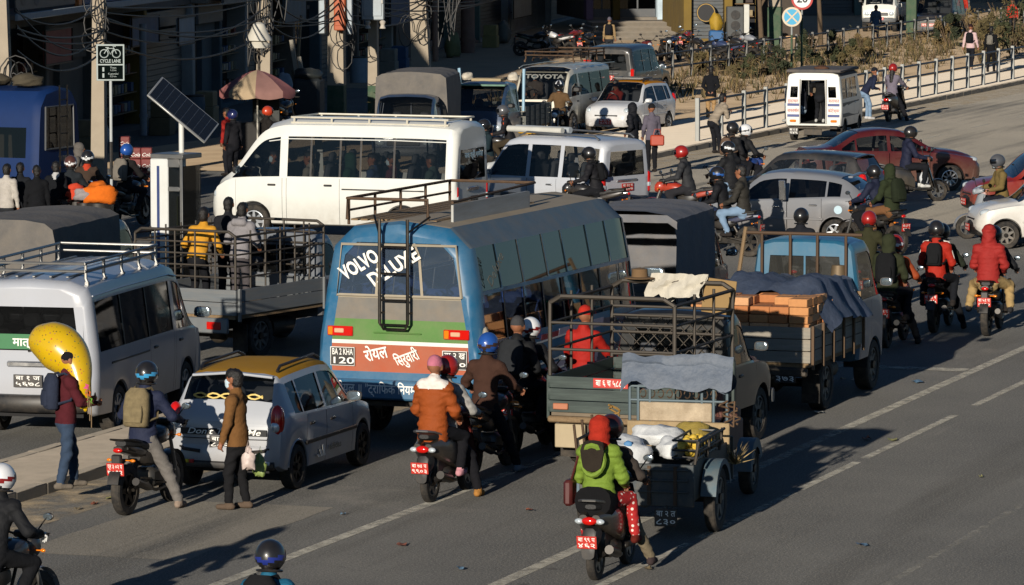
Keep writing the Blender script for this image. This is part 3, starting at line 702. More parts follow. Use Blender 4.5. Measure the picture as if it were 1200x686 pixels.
    for c in sorted(parts, key=lambda c: c[0] != 'body'):
        _, vs, fs = parts[c]; m = P; nm = c[0]; b = B()
        if nm == 'door':
            d = doors[c[1]]
            for v in vs:
                if abs(v[0] - d[0]) < 1e-4: v[0] += .007
                if abs(v[0] - d[1]) < 1e-4: v[0] -= .007
        if nm in ('window', 'rear_window', 'windscreen', 'roof_window'):
            m = glassm if nm != 'roof_window' else (upperm or glassm)
            for v in vs:
                if nm in ('window', 'roof_window'): v[1] -= .012 * c[2]
                else: v[0] *= .996; v[2] -= .008
        if nm == 'roof': m = roof
        if nm == 'window_pillar': m = BLACKP
        if nm == 'roof_edge': m = edge
        if c in capm: m = capm[c]
        b.v = [tuple(v) for v in vs]; b.f = fs; b.mi = [0] * len(fs)
        o = obj(nm, b, m, t, smooth)
        if nm == 'body': body = o
        if nm == 'door' and handles:
            d = doors[c[1]]; xh = d[0] + (d[1] - d[0]) * .16; zb = float(np.interp(xh, A[:, 0], A[:, 2])); wb = float(np.interp(xh, A[:, 0], A[:, 6]))
            obj('handle', B().rbox(xh - .02, xh + .15, (wb + .004) * c[2] - .018, (wb + .004) * c[2] + .018, zb - .15, zb - .11, .012), handles if handles is not True else P, o)
    zl = min(s[1] for s in st); zb_ = min(s[2] for s in st if s[2] > .7) if any(s[2] > .7 for s in st) else .7
    if block:
        b = B()
        xa, xb = x0 + .12, x1 - .15
        zt_ = max(.3, float(np.interp((xa + xb) / 2, A[:, 0], A[:, 2])) - .10); wbm = min(float(np.interp(x, A[:, 0], A[:, 5])) for x in (xa + .2, (xa + xb) / 2)) - .06
        b.box(xa + .05, min(xb, (screen[1] - .1) if screen else xb), -wbm, wbm, zl + .35, zt_); b.box(xa, xb, -wbm + .14, wbm - .14, zl + .02, zl + .40)
        obj('interior', b, INTER, t)
    for (xw, r) in wheels:
        for sg in (1, -1):
            wl = float(np.interp(xw, A[:, 0], A[:, 5]))
            obj('wheel_arch', B().grid([[(xw + (arch - .003) * math.cos(R(q)), y * sg, r - .01 + (arch - .003) * math.sin(R(q))) for q in range(0, 181, 15)] for y in (wl - .015, wl - .36)]).add([(xw - arch, (wl - .36) * sg, r), (xw + arch, (wl - .36) * sg, r), (xw + arch, (wl - .36) * sg, r + arch), (xw - arch, (wl - .36) * sg, r + arch)], [(0, 1, 2, 3)]), INTER, t)
    return body
def wheels4(t, xs, ty, r, w, rim, spokes=6):
    for x in xs:
        for sg in (1, -1): wheel_mesh(t, (x, ty * sg, r), r, w, rim, spokes)
def ybar(secs, n=12, p=3., M=None):
    """bar across the car: sections (y, x_centre, half_x, z_centre, half_z)"""
    return B().loft(secs, n, p, SWAP)
def bumper(t, x, w, z, hz, m, sgx, dx=.07, curve=.14, name='bumper'):
    return obj(name, ybar([(-w, x - sgx * curve, dx * .7, z, hz * .85), (-w * .8, x - sgx * curve * .35, dx, z, hz), (0, x, dx, z, hz), (w * .8, x - sgx * curve * .35, dx, z, hz), (w, x - sgx * curve, dx * .7, z, hz * .85)]), m, t)
def seats(t, rows, w, z0=.4, h=.62, m=SEATM, n=2, head=True):
    for x in rows:
        for k in range(n):
            y = -w + (2 * w) * (k + .5) / n; hw = w / n * .82
            def f(): 
                b = B(); b.rbox(-.25, .28, -hw, hw, 0, .16, .05); M = Matrix.Translation((-.24, 0, .1)) @ Matrix.Rotation(R(-10), 4, 'Y'); b.rbox(-.06, .06, -hw, hw, 0, h, .05, M)
                if head: b.rbox(-.05, .05, -.12, .12, h + .03, h + .22, .04, M)
                return b
            o = cobj('seat', ('seat', round(hw, 3), h, head), f, m, t); o.location = (x, y, z0)
def steering(t, x, y, z):
    obj('steering_wheel', B().tube([(x + .19 * .35 * math.cos(R(k * 24)), y + .19 * math.sin(R(k * 24)), z + .18 * math.cos(R(k * 24))) for k in range(16)], .014, 5), BLACKP, t)
def wing_mirror(t, x, y, z, sg, m=BLACKP, big=1.):
    o = obj('wing_mirror', B().loft([(x - .05, (y + .09 * big) * sg, .10 * big, z + .03, .065 * big), (x, (y + .09 * big) * sg, .095 * big, z + .03, .06 * big), (x + .05, (y + .08 * big) * sg, .06 * big, z + .03, .04 * big)], 12, 3).tube([(x, (y - .02) * sg, z - .02), (x, (y + .07) * sg, z)], .02, 6), m, t)
    obj('mirror_glass', B().ell((x - .052, (y + .09 * big) * sg, z + .03), (.005, .085 * big, .052 * big), 12, 6, None, 4), MIRROR, o)
def lamp(t, name, c, r, m, p=3., M=None): return obj(name, B().ell(c, r, 14, 8, M, p), m, t)
def roof_rack(t, x0, x1, w, z, h=.16, posts=4, slats=5, m=STEEL, r=.016, rows=2, legs=True, name='roof_rack'):
    ro = B()
    o = None
    for k in range(rows):
        zz = z + h * (k + 1) / rows
        ro.tube([(x0, -w, zz), (x1, -w, zz), (x1, w, zz), (x0, w, zz), (x0, -w, zz)], r, 6)
    o = obj(name, ro, m, t)
    for k in range(posts):
        x = x0 + .06 + (x1 - x0 - .12) * k / (posts - 1)
        for sg in (1, -1): cobj('bracket', (name, 'br', h, r, round(w, 2)), lambda: B().tube([(0, 0, h), (0, 0, 0), (0, .03, -.07)], r * 1.1, 6).box(-.03, .03, .0, .045, -.10, -.04), m, o).matrix_local = Matrix.Translation((x, w * sg, z)) @ Matrix.Rotation(0 if sg > 0 else math.pi, 4, 'Z')
    for k in range(slats):
        y = -w + 2 * w * (k + 1) / (slats + 1)
        obj('slat', B().rbox(x0, x1, y - .02, y + .02, z + .01, z + .03, .005), m, o)
    return o
ALLOY = metal('b9bcc0', .3); HUBCAP = mat('hubcap_silver', '9aa0a6', .4, .5, dust=.4); STEELRIM = mat('steel_rim', '6c6a66', .6, .4, dust=.5)

HATCH = [(-1.745, .44, .80, .84, .86, .60, .64, .58), (-1.715, .32, .88, .94, .97, .69, .71, .62), (-1.62, .27, .90, 1.08, 1.12, .72, .742, .61), (-1.40, .24, .91, 1.355, 1.42, .735, .755, .57), (-1.0, .22, .90, 1.39, 1.47, .74, .76, .58), (-.2, .22, .88, 1.41, 1.50, .74, .76, .585), (.25, .22, .87, 1.375, 1.46, .74, .76, .575), (.88, .22, .86, .90, .96, .74, .75, .67), (1.35, .24, .79, .82, .88, .72, .71, .60), (1.62, .28, .70, .73, .77, .66, .65, .54), (1.715, .36, .58, .60, .63, .56, .54, .44), (1.74, .42, .50, .52, .54, .48, .46, .38)]
HATCH2 = [(-1.745, .44, .84, .88, .90, .60, .64, .56), (-1.715, .32, .92, .97, 1.0, .69, .71, .60), (-1.60, .27, .97, 1.10, 1.14, .72, .742, .59), (-1.22, .24, .97, 1.325, 1.39, .735, .755, .56), (-.8, .22, .95, 1.385, 1.46, .74, .76, .575), (-.1, .22, .91, 1.405, 1.495, .74, .76, .58), (.25, .22, .89, 1.36, 1.45, .74, .76, .57)] + HATCH[7:]
def hatchback(label, loc, a, col, group=None, roof=None, rack=True, plate_txt=('बा १४ च', '७८९२'), pm=PLRED, wheel_m=HUBCAP, scale=1., dust=.2, glassm=GLASS, bump=None, clad=False, tall=1., prof=None, back=(-1.62, -1.42)):
    t = thing('hatchback_car', label, 'car', loc, a, group)
    P = paint(col, dust); st = [(s[0] * scale, s[1], *[z * tall for z in s[2:5]], *s[5:]) for s in (prof or HATCH)]; k = scale
    shell(t, 'hatch', st, P, [(-1.17 * k, .275), (1.17 * k, .275)], .325, [(-.92 * k, -.24 * k), (-.24 * k, .72 * k)], [(-1.28 * k, -1.02 * k), (-.98 * k, -.27 * k), (-.20 * k, .84 * k)], (.26 * k, .90 * k), (back[0] * k, back[1] * k), None, None, mat('cab_roof_' + roof, roof, .7, var=.12, scale=3, dust=.12, spec=.2) if roof else None, (-1.36 * k, .24 * k), glassm, handles=CHROME if not clad else BLACKP)
    wheels4(t, (-1.17 * k, 1.17 * k), .665, .275, .155, wheel_m, 7)
    bumper(t, -1.73 * k, .70, .44, .15, bump or P, -1, .08, .12); bumper(t, 1.70 * k, .66, .40, .15, bump or P, 1, .08, .18)
    for sg in (1, -1):
        tl = lamp(t, 'tail_light', (-1.66 * k, .66 * sg, .88 * tall), (.10, .085, .20), REDL, 2.4); lamp(tl, 'lens', (-1.70 * k, .655 * sg, .82 * tall), (.075, .065, .075), LENS, 2.4)
        lamp(t, 'headlight', (1.50 * k, .56 * sg, .70 * tall), (.17, .10, .085), LENS, 2.5, None)
        wing_mirror(t, .62 * k, .74, .93 * tall, sg, P if not clad else BLACKP)
        obj('rub_strip', B().rbox(-.95 * k, .85 * k, .765 * sg - .012, .765 * sg + .012, .52, .57, .008), BLACKP if clad else P, t)
        obj('wheel_trim', B().tube([(xw * k + .335 * math.cos(R(q)), .735 * sg, .275 + .335 * math.sin(R(q))) for xw in (-1.17,) for q in range(-5, 190, 15)], .014, 5), P, t)
    obj('roof_spoiler', ybar([(-.52, -1.42 * k, .05, 1.385 * tall, .02), (0, -1.47 * k, .06, 1.435 * tall, .02), (.52, -1.42 * k, .05, 1.385 * tall, .02)]), P, t)
    obj('tailgate_seam', B().tube([(-1.70 * k, .60, .93 * tall), (-1.722 * k, .585, .80 * tall), (-1.757 * k, .56, .66), (-1.765 * k, 0, .655), (-1.757 * k, -.56, .66), (-1.722 * k, -.585, .80 * tall), (-1.70 * k, -.60, .93 * tall)], .006, 4), BLACKL, t)
    obj('lower_bumper_strip', ybar([(-.64, -1.71 * k, .07, .34, .05), (0, -1.775 * k, .07, .34, .05), (.64, -1.71 * k, .07, .34, .05)]), BLACKP, t)
    obj('wiper', B().tube([(-1.66 * k, .05, 1.03 * tall), (-1.60 * k, -.3, 1.10 * tall)], .012, 5), BLACKP, t)
    obj('grille', B().rbox(1.66 * k, 1.735 * k, -.36, .36, .52, .60, .02), BLACKP, t)
    if rack:
        for sg in (1, -1): obj('roof_rail', B().tube([(-1.25 * k, .50 * sg, 1.44 * tall), (-1.15 * k, .50 * sg, 1.50 * tall), (.0, .50 * sg, 1.53 * tall), (.2 * k, .49 * sg, 1.47 * tall)], .02, 6), BLACKP, t)
    seats(t, (-.55 * k, .25 * k), .6, .5); steering(t, .55 * k, -.32, .98)
    plate(t, (-1.775 * k, 0, .62), (0, -1, 0), (.05, 0, 1), .36, .15, plate_txt, pm)
    plate(t, (1.80 * k, 0, .40), (0, 1, 0), (0, 0, 1), .36, .14, plate_txt, pm)
    return t
SEDAN = [(-2.10, .42, .82, .86, .90, .62, .66, .54), (-2.05, .30, .90, .94, 1.0, .72, .74, .60), (-1.62, .26, .94, .98, 1.04, .80, .81, .68), (-1.50, .25, .94, 1.0, 1.07, .81, .82, .68), (-.85, .23, .93, 1.33, 1.40, .82, .83, .60), (-.3, .22, .92, 1.38, 1.46, .82, .83, .61), (.15, .22, .91, 1.34, 1.42, .82, .83, .60), (.98, .22, .90, .94, 1.0, .81, .82, .70), (1.5, .25, .83, .86, .93, .79, .78, .64), (1.88, .28, .74, .77, .80, .72, .70, .56), (2.03, .36, .60, .62, .65, .60, .58, .44), (2.06, .42, .50, .52, .55, .52, .50, .40)]
def sedan(label, loc, a, col, group=None, plate_txt=('बा १० च', '४५१२')):
    t = thing('sedan_car', label, 'car', loc, a, group); P = paint(col, .1)
    shell(t, 'sedan', SEDAN, P, [(-1.28, .30), (1.27, .30)], .355, [(-1.0, -.18), (-.18, .80)], [(-1.30, -.98), (-.94, -.22), (-.14, .92)], (.16, 1.0), (-1.48, -.87), None, None, None, None, GLASS, handles=P)
    wheels4(t, (-1.28, 1.27), .735, .30, .18, ALLOY, 9)
    bumper(t, -2.09, .76, .46, .17, P, -1, .09, .14); bumper(t, 2.02, .74, .42, .16, P, 1, .09, .22)
    for sg in (1, -1):
        lamp(t, 'tail_light', (-2.02, .64 * sg, .82), (.10, .11, .10), REDL, 2.6); lamp(t, 'headlight', (1.80, .60 * sg, .72), (.18, .12, .075), LENS, 2.4); wing_mirror(t, .74, .81, .97, sg, P)
    seats(t, (-.60, .25), .66, .48, .54); steering(t, .62, -.35, 1.0); obj('grille', B().rbox(1.98, 2.05, -.35, .35, .53, .62, .02), CHROME, t)
    plate(t, (-2.10, 0, .70), (0, -1, 0), (.05, 0, 1), .36, .15, plate_txt)
    return t
# ------------------------------------------------------------------ vans, bus, trucks
def bar(parent, name, p0, p1, r, m, n=6):
    """straight bar from a shared unit mesh"""
    o = cobj(name, ('bar', n), lambda: B().cyl((0, 0, 0), (0, 0, 1), 1., n=n), m, parent)
    d = Vector(p1) - Vector(p0); M = d.to_track_quat('Z', 'Y').to_matrix().to_4x4() @ Matrix.Diagonal((r, r, d.length, 1)); M.translation = Vector(p0); o.matrix_local = M
    return o
def plank(parent, name, c, size, m, rot=0.):
    o = cobj(name, 'plank', lambda: B().rbox(-.5, .5, -.5, .5, -.5, .5, .02), m, parent); o.matrix_local = Matrix.Translation(c) @ Matrix.Rotation(rot, 4, 'Z') @ Matrix.Diagonal((*size, 1)); return o
def window_cap(zs, cols, gl, gm, extra=None):
    def fn(r, c):
        if extra and (r, c) in extra: return extra[(r, c)]
        if r == 1 and c in gl: return ('rear_window', gm)
        return ('body', None)
    return dict(zs=zs, cols=cols, fn=fn)
HIACE = [(-2.53, .46, 1.14, 1.82, 2.04, .82, .84, .74), (-2.49, .38, 1.15, 1.88, 2.10, .88, .90, .80), (-2.40, .33, 1.15, 1.91, 2.14, .91, .93, .83), (-1.2, .30, 1.15, 1.93, 2.18, .92, .94, .84), (.9, .29, 1.14, 1.92, 2.17, .92, .94, .84), (1.32, .29, 1.13, 1.86, 2.08, .92, .94, .83), (2.12, .29, 1.08, 1.13, 1.25, .90, .91, .78), (2.40, .33, .93, .96, 1.04, .86, .85, .70), (2.50, .42, .76, .78, .82, .78, .77, .60), (2.53, .48, .62, .64, .68, .68, .66, .5)]
def van(label, loc, a, col, group=None, glassm=TINT, rack=None, plate_txt=('बा १ ज', '५६७८'), pm=PLBLK, st=HIACE, sticker=None, rear_text=None, dust=.2, stripe=None, wins=None, occup=True, wheel_m=HUBCAP):
    t = thing('minibus_van', label, 'van', loc, a, group); P = paint(col, dust)
    shell(t, 'hiace', st, P, [(-1.45, .33), (1.62, .33)], .385, [(-.18, .92), (1.0, 1.98)], wins or [(-2.32, -1.30), (-1.26, -.20), (-.16, .90), (1.06, 2.06)], (1.34, 2.14), None, window_cap([1.20, 1.78], [-1, -.84, .84, 1], (1,), glassm), None, None, None, glassm, handles=BLACKP, band=(-2.32, .90))
    wheels4(t, (-1.45, 1.62), .80, .33, .2, wheel_m, 8)
    bumper(t, -2.56, .86, .50, .12, BLACKP if col != 'd2d3cd' else P, -1, .09, .14); bumper(t, 2.50, .84, .46, .16, P, 1, .10, .24)
    for sg in (1, -1):
        tl = obj('tail_light', B().rbox(-2.545, -2.44, .80 * sg - .05, .80 * sg + .05, .72, 1.10, .03), REDL, t); obj('lens', B().rbox(-2.553, -2.50, .80 * sg - .042, .80 * sg + .042, .80, .90, .01), LENS, tl)
        lamp(t, 'headlight', (2.38, .70 * sg, .84), (.12, .16, .10), LENS, 2.6); wing_mirror(t, 1.92, .95, 1.30, sg, BLACKP, 1.25)
        obj('slide_rail', B().rbox(-1.9, -.22, .945 * sg - .008, .945 * sg + .008, .98, 1.01, .006), BLACKP, t)
        obj('drip_rail', B().tube([(-2.4, .845 * sg, 1.925), (-1.2, .855 * sg, 1.945), (.9, .855 * sg, 1.935), (1.3, .845 * sg, 1.88)], .012, 5), P, t)
    obj('tailgate_seam', B().tube([(-2.53, .78, .62), (-2.53, .78, 1.10), (-2.52, .74, 1.80), (-2.51, .5, 1.94), (-2.51, -.5, 1.94), (-2.52, -.74, 1.80), (-2.53, -.78, 1.10), (-2.53, -.78, .62)], .007, 4), BLACKL, t)
    obj('tailgate_handle', B().rbox(-2.56, -2.52, -.3, .3, .98, 1.06, .02), CHROME, t); obj('brake_lamp', B().rbox(-2.525, -2.48, -.12, .12, 1.93, 1.97, .01), REDL, t)
    obj('wiper', B().tube([(-2.55, .0, 1.19), (-2.53, -.45, 1.30)], .012, 5), BLACKP, t)
    for x in (-2.0, -1.2, -.4, .5, 1.35): seats(t, (x,), .78, .75, .62, SEATM, 3 if x < 1 else 2)
    steering(t, 1.72, -.42, 1.2)
    plate(t, (-2.57, 0, .80), (0, -1, 0), (0, 0, 1), .40, .17, plate_txt, pm)
    if rack: roof_rack(t, rack[0], rack[1], .70, 2.14, .20, 5, 5, rack[2] if len(rack) > 2 else STEEL, .02)
    if sticker:
        s = obj('window_sticker', B().box(-2.565, -2.556, -.60, .60, 1.22, 1.42), mat('sticker_green', '1f6a3a', .5, var=.1), t)
        text('sticker_lettering', sticker, .15, WHITEP, s, (-2.568, .06, 1.31), (0, -1, 0), (0, 0, 1), width=.30, bold=.02)
    if rear_text: text('window_lettering', rear_text, .15, mat('pale_letter', 'bcd8e4', .6), t, (-2.56, 0, 1.66), (0, -1, 0), (0, 0, 1), width=1.0, bold=.015)
    return t
SUVST = [(-2.16, .48, 1.0, 1.66, 1.76, .74, .76, .66), (-2.12, .40, 1.03, 1.72, 1.82, .82, .84, .71), (-2.0, .36, 1.04, 1.76, 1.86, .86, .88, .74), (-.8, .34, 1.03, 1.80, 1.91, .87, .89, .75), (.1, .34, 1.02, 1.79, 1.90, .87, .89, .75), (.38, .34, 1.02, 1.74, 1.84, .87, .89, .74), (1.0, .34, 1.01, 1.06, 1.12, .87, .88, .78), (1.5, .36, .97, 1.0, 1.07, .86, .86, .72), (2.0, .40, .88, .92, .99, .80, .79, .66), (2.10, .46, .80, .82, .86, .72, .70, .58)]
def suv(label, loc, a, col, group=None, scale=1., rackm=None, plate_txt=('बा ११ च', '३३०७'), name='suv_car', pm=PLRED):
    t = thing(name, label, 'car', loc, a, group); P = paint(col, .2); k = scale
    st = [(s[0] * k, *s[1:]) for s in SUVST]
    shell(t, 'suv', st, P, [(-1.30 * k, .36), (1.32 * k, .36)], .42, [(-.98 * k, -.20 * k), (-.2 * k, .78 * k)], [(-2.02 * k, -1.12 * k), (-1.02 * k, -.26 * k), (-.16 * k, .94 * k)], (.40 * k, 1.02 * k), None, window_cap([1.10, 1.62], [-1, -.84, .84, 1], (1,), GLASS), None, None, None, GLASS, handles=CHROME)
    wheels4(t, (-1.30 * k, 1.32 * k), .78, .36, .22, ALLOY, 6)
    bumper(t, -2.18 * k, .84, .52, .14, GREYP, -1, .1, .12); bumper(t, 2.08 * k, .82, .50, .16, GREYP, 1, .1, .2)
    for sg in (1, -1):
        tl = obj('tail_light', B().rbox(-2.175 * k, -2.02 * k, .79 * sg - .06, .79 * sg + .06, .72, 1.16, .03), REDL, t); obj('lens', B().rbox(-2.182 * k, -2.10 * k, .79 * sg - .045, .79 * sg + .045, .84, .93, .01), LENS, tl)
        lamp(t, 'headlight', (2.0 * k, .62 * sg, .82), (.09, .15, .09), LENS, 2.6); wing_mirror(t, .80 * k, .88, 1.08, sg, P)
        obj('rub_strip', B().rbox(-1.0 * k, .85 * k, .895 * sg - .012, .895 * sg + .012, .62, .70, .01), GREYP, t)
        if rackm: obj('roof_rail', B().tube([(-1.9 * k, .62 * sg, 1.86), (-1.8 * k, .62 * sg, 1.93), (0, .62 * sg, 1.97), (.2 * k, .62 * sg, 1.88)], .022, 6), rackm, t)
    seats(t, (-1.5 * k, -.6 * k, .2 * k), .72, .62, .62); steering(t, .62 * k, -.38, 1.12)
    plate(t, (-2.185 * k, 0, .86), (0, -1, 0), (0, 0, 1), .40, .16, plate_txt, pm); obj('tailgate_handle', B().rbox(-2.19 * k, -2.15 * k, -.35, .35, .97, 1.03, .02), CHROME, t)
    obj('wiper', B().tube([(-2.185 * k, .1, 1.12), (-2.17 * k, -.35, 1.2)], .012, 5), BLACKP, t)
    return t
def cab_truck(t, x0, x1, P, w=.82, H=1.95, nose=.0, zlo=.50, r=.34, wx=None, glassm=GLASS, arch=.40, rear_glass=True, doorcol=None):
    """driver's cab from x0 (back wall) to x1 (front); nose = bonnet length"""
    xs = x1 - nose; zb = H * .60; k = .22
    st = [(x0, zlo, zb, H - .16, H - .04, w - .05, w - .03, w - .12), (x0 + .06, zlo, zb, H - .13, H, w, w + .01, w - .09), (xs - .75, zlo, zb, H - .13, H + .02, w, w + .01, w - .09), (xs - .55, zlo, zb, H - .17, H - .03, w, w + .01, w - .10), (xs - .08, zlo, zb - .02, zb + .03, zb + .12, w, w, w - .12)]
    if nose > .2: st += [(x1 - .12, zlo + .02, zb - .14, zb - .10, zb - .02, w - .04, w - .06, w - .18), (x1, zlo + .08, zb - .26, zb - .24, zb - .2, w - .12, w - .14, w - .24)]
    else: st += [(x1 - .02, zlo + .02, zb - .12, zb - .1, zb - .04, w - .02, w - .02, w - .14), (x1 + .05, zlo + .1, zb - .3, zb - .28, zb - .24, w - .08, w - .08, w - .2)]
    wx = wx if wx is not None else x1 - .55
    shell(t, 'cab', st, P, [(wx, r)], arch, [(x0 + .12, min(xs - .12, wx - arch * .6) if nose < .2 else xs - .12)], [(x0 + .16, xs - .12)], (xs - .53, xs - .06), None, window_cap([zb + .06, H - .24], [-1, -.74, -.02, .02, .74, 1], (1, 3) if rear_glass else (), glassm), None, None, None, glassm, handles=BLACKP)
    seats(t, (x0 + .4,), w - .1, zb - .62, .62); steering(t, xs - .45, -.35, zb + .1)
    for sg in (1, -1):
        wing_mirror(t, xs - .2, w + .02, zb + .18, sg, BLACKP, .95); lamp(t, 'headlight', (x1 + (.0 if nose > .2 else .04), (w - .22) * sg, zb - .36), (.06, .12, .09), LENS, 2.6)
    bumper(t, x1 + .08, w - .02, zlo + .05, .11, GREYP, 1, .07, .1)
    obj('grille', B().rbox(x1 + .01, x1 + .065, -.42, .42, zb - .46, zb - .30, .02), BLACKP, t)
def chassis(t, x0, x1, z, rear_x, r, w, track, rim=STEELRIM, front_x=None, dual=False):
    obj('chassis', B().box(x0, x1, -.38, -.28, z - .16, z).box(x0, x1, .28, .38, z - .16, z).cyl((rear_x, -track, r), (rear_x, track, r), .06, n=8).ell((rear_x, 0, r), (.15, .17, .15), 10, 7).box(x0 + .1, x0 + .2, -.38, .38, z - .14, z - .02).cyl((rear_x + .6, -.5, z - .2), (rear_x + 1.2, -.5, z - .2), .14, n=10), IRON, t)
    for x in ([rear_x] + ([front_x] if front_x is not None else [])):
        for sg in (1, -1): wheel_mesh(t, (x, track * sg, r), r, w, rim, 8)
    for sg in (1, -1):
        obj('mud_flap', B().box(rear_x - r - .12, rear_x - r - .10, track * sg - .13, track * sg + .13, .14, z - .05), RUBBER, t)
def bed(t, x0, x1, w, z, h, m, m_floor, plank_rows=3, side_ribs=5, tail=True, gap=.012, front=True, th=.035, ribm=None):
    """cargo bed of boards: floor, side boards in rows, tailgate"""
    b = obj('bed_floor', B().box(x0, x1, -w, w, z - .06, z), m_floor, t)
    hh = h / plank_rows
    for k in range(plank_rows):
        zc = z + hh * (k + .5)
        for sg in (1, -1): plank(t, 'side_board', ((x0 + x1) / 2, (w + th / 2) * sg, zc), (x1 - x0, th, hh - gap), m)
        if tail: plank(t, 'tailgate_board', (x0 - th / 2 - .002, 0, zc), (th, 2 * w + 2 * th, hh - gap), m)
        if front: plank(t, 'headboard', (x1 + th / 2 + .002, 0, zc), (th, 2 * w, hh - gap), m)
    for k in range(side_ribs):
        x = x0 + .05 + (x1 - x0 - .1) * k / (side_ribs - 1)
        for sg in (1, -1): plank(t, 'stake', (x, (w + th + .018) * sg, z + h / 2 - .04), (.05, .036, h + .10), ribm or m)
    return b
def cage(t, x0, x1, w, z0, z1, m, nx=4, rows=3, ny=4, r=.018, rear=True, front=True, corner=.12, sides=(1, -1)):
    for sg in sides:
        for k in range(nx + 1):
            x = x0 + (x1 - x0) * k / nx; bar(t, 'cage_post', (x, w * sg, z0), (x, w * sg, z1 - (corner * .6 if k in (0, nx) else 0)), r if k in (0, nx) else r * .75, m)
        for j in range(1, rows + 1):
            z = z0 + (z1 - z0) * j / rows
            bar(t, 'cage_rail', (x0 if j < rows else x0 + 0, w * sg, z - (corner * .6 if j == rows else 0)), (x1, w * sg, z - (corner * .6 if j == rows else 0)), r if j == rows else r * .75, m)
    for (x, on) in ((x0, rear), (x1, front)):
        if not on: continue
        bar(t, 'cage_rail', (x, -w + corner, z1), (x, w - corner, z1), r * 1.15, m)
        for sg in (1, -1): bar(t, 'cage_rail', (x, w * sg, z1 - corner * .6), (x, (w - corner) * sg, z1), r * 1.15, m)
        for k in range(1, ny):
            y = -w + 2 * w * k / ny; bar(t, 'cage_post', (x, y, z0), (x, y, z1), r * .75, m)
        for j in range(1, rows):
            z = z0 + (z1 - z0) * j / rows; bar(t, 'cage_rail', (x, -w, z), (x, w, z), r * .75, m)
def tarp_cover(t, x0, x1, w, z0, z1, m, name='canvas_cover', arch=.12, closed_rear=True, closed_front=True, amp=.018, flap=0.):
    prof = [(-w, z0), (-w * 1.005, z0 + (z1 - z0) * .35), (-w, z0 + (z1 - z0) * .7), (-w * .97, z1 - arch * 1.2), (-w * .82, z1 - arch * .45), (-w * .45, z1 - arch * .08), (0, z1), (w * .45, z1 - arch * .08), (w * .82, z1 - arch * .45), (w * .97, z1 - arch * 1.2), (w, z0 + (z1 - z0) * .7), (w * 1.005, z0 + (z1 - z0) * .35), (w, z0)]
    n = 13; rows = []
    for i in range(n):
        x = x0 + (x1 - x0) * i / (n - 1); row = []
        for j, (y, z) in enumerate(prof):
            sag = -.03 * math.sin(math.pi * ((i * 3 / (n - 1)) % 1)) if 3 < j < 9 else 0
            f = amp * math.sin(3.1 * i + 1.7 * j) * math.cos(1.3 * i - 2.2 * j); row.append((x, y + (f if y > 0 else -f), z + sag + f * .6))
        rows.append(row)
    b = B().grid(rows)
    if closed_rear: b.add([rows[0][j] for j in range(13)], [tuple(range(13))[::-1]])
    if closed_front: b.add([rows[-1][j] for j in range(13)], [tuple(range(13))])
    o = obj(name, b, m, t, 30)
    if flap:
        P_ = [[(x0 - .03 - .02 * math.sin(2.1 * j + k), w * 1.02 * (j / 6 - 1) if j <= 12 else 0, z1 - arch * .5 - flap * k / 3 + (-.10 if j in (0, 12) else 0)) for j in range(13)] for k in range(4)]
        obj('canvas_flap', B().grid(P_), m, t, 30)
    return o
CANVAS = mat('grey_canvas', '5d5a57', .9, var=.2, scale=5, bump=.4, bscale=18, dust=.4, dcol='847a6c'); CANVASD = mat('dark_canvas', '63656a', .85, var=.25, scale=4, bump=.4, bscale=14, dust=.3)
TARPB = mat('blue_grey_tarp', '4e5866', .6, var=.3, scale=7, bump=.6, bscale=16, dust=.25, dcol='8a8f96'); TARPN = mat('navy_tarp', '3c4658', .6, var=.35, scale=7, bump=.6, bscale=14, dust=.2, dcol='6a7080')
def lumpy(name, c, r, seed, m, parent=None, amp=.12, nu=18, nv=12, flat=True):
    b = B().ell((0, 0, 0), (1, 1, 1), nu, nv); vs = []
    for (x, y, z) in b.v:
        f = 1 + amp * math.sin(3.1 * x + seed) * math.cos(2.7 * y - seed * 1.3) + amp * .7 * math.sin(6.3 * z + 4.1 * x + seed * 2.1) + amp * .4 * math.sin(9 * y + 7 * z + seed)
        vs.append((c[0] + x * r[0] * f, c[1] + y * r[1] * f, c[2] + (max(z, -.55) if flat else z) * r[2] * f))
    b.v = vs; return obj(name, b, m, parent, 60)
def drape(name, P, m, parent=None): return obj(name, B().grid(P), m, parent, 60)
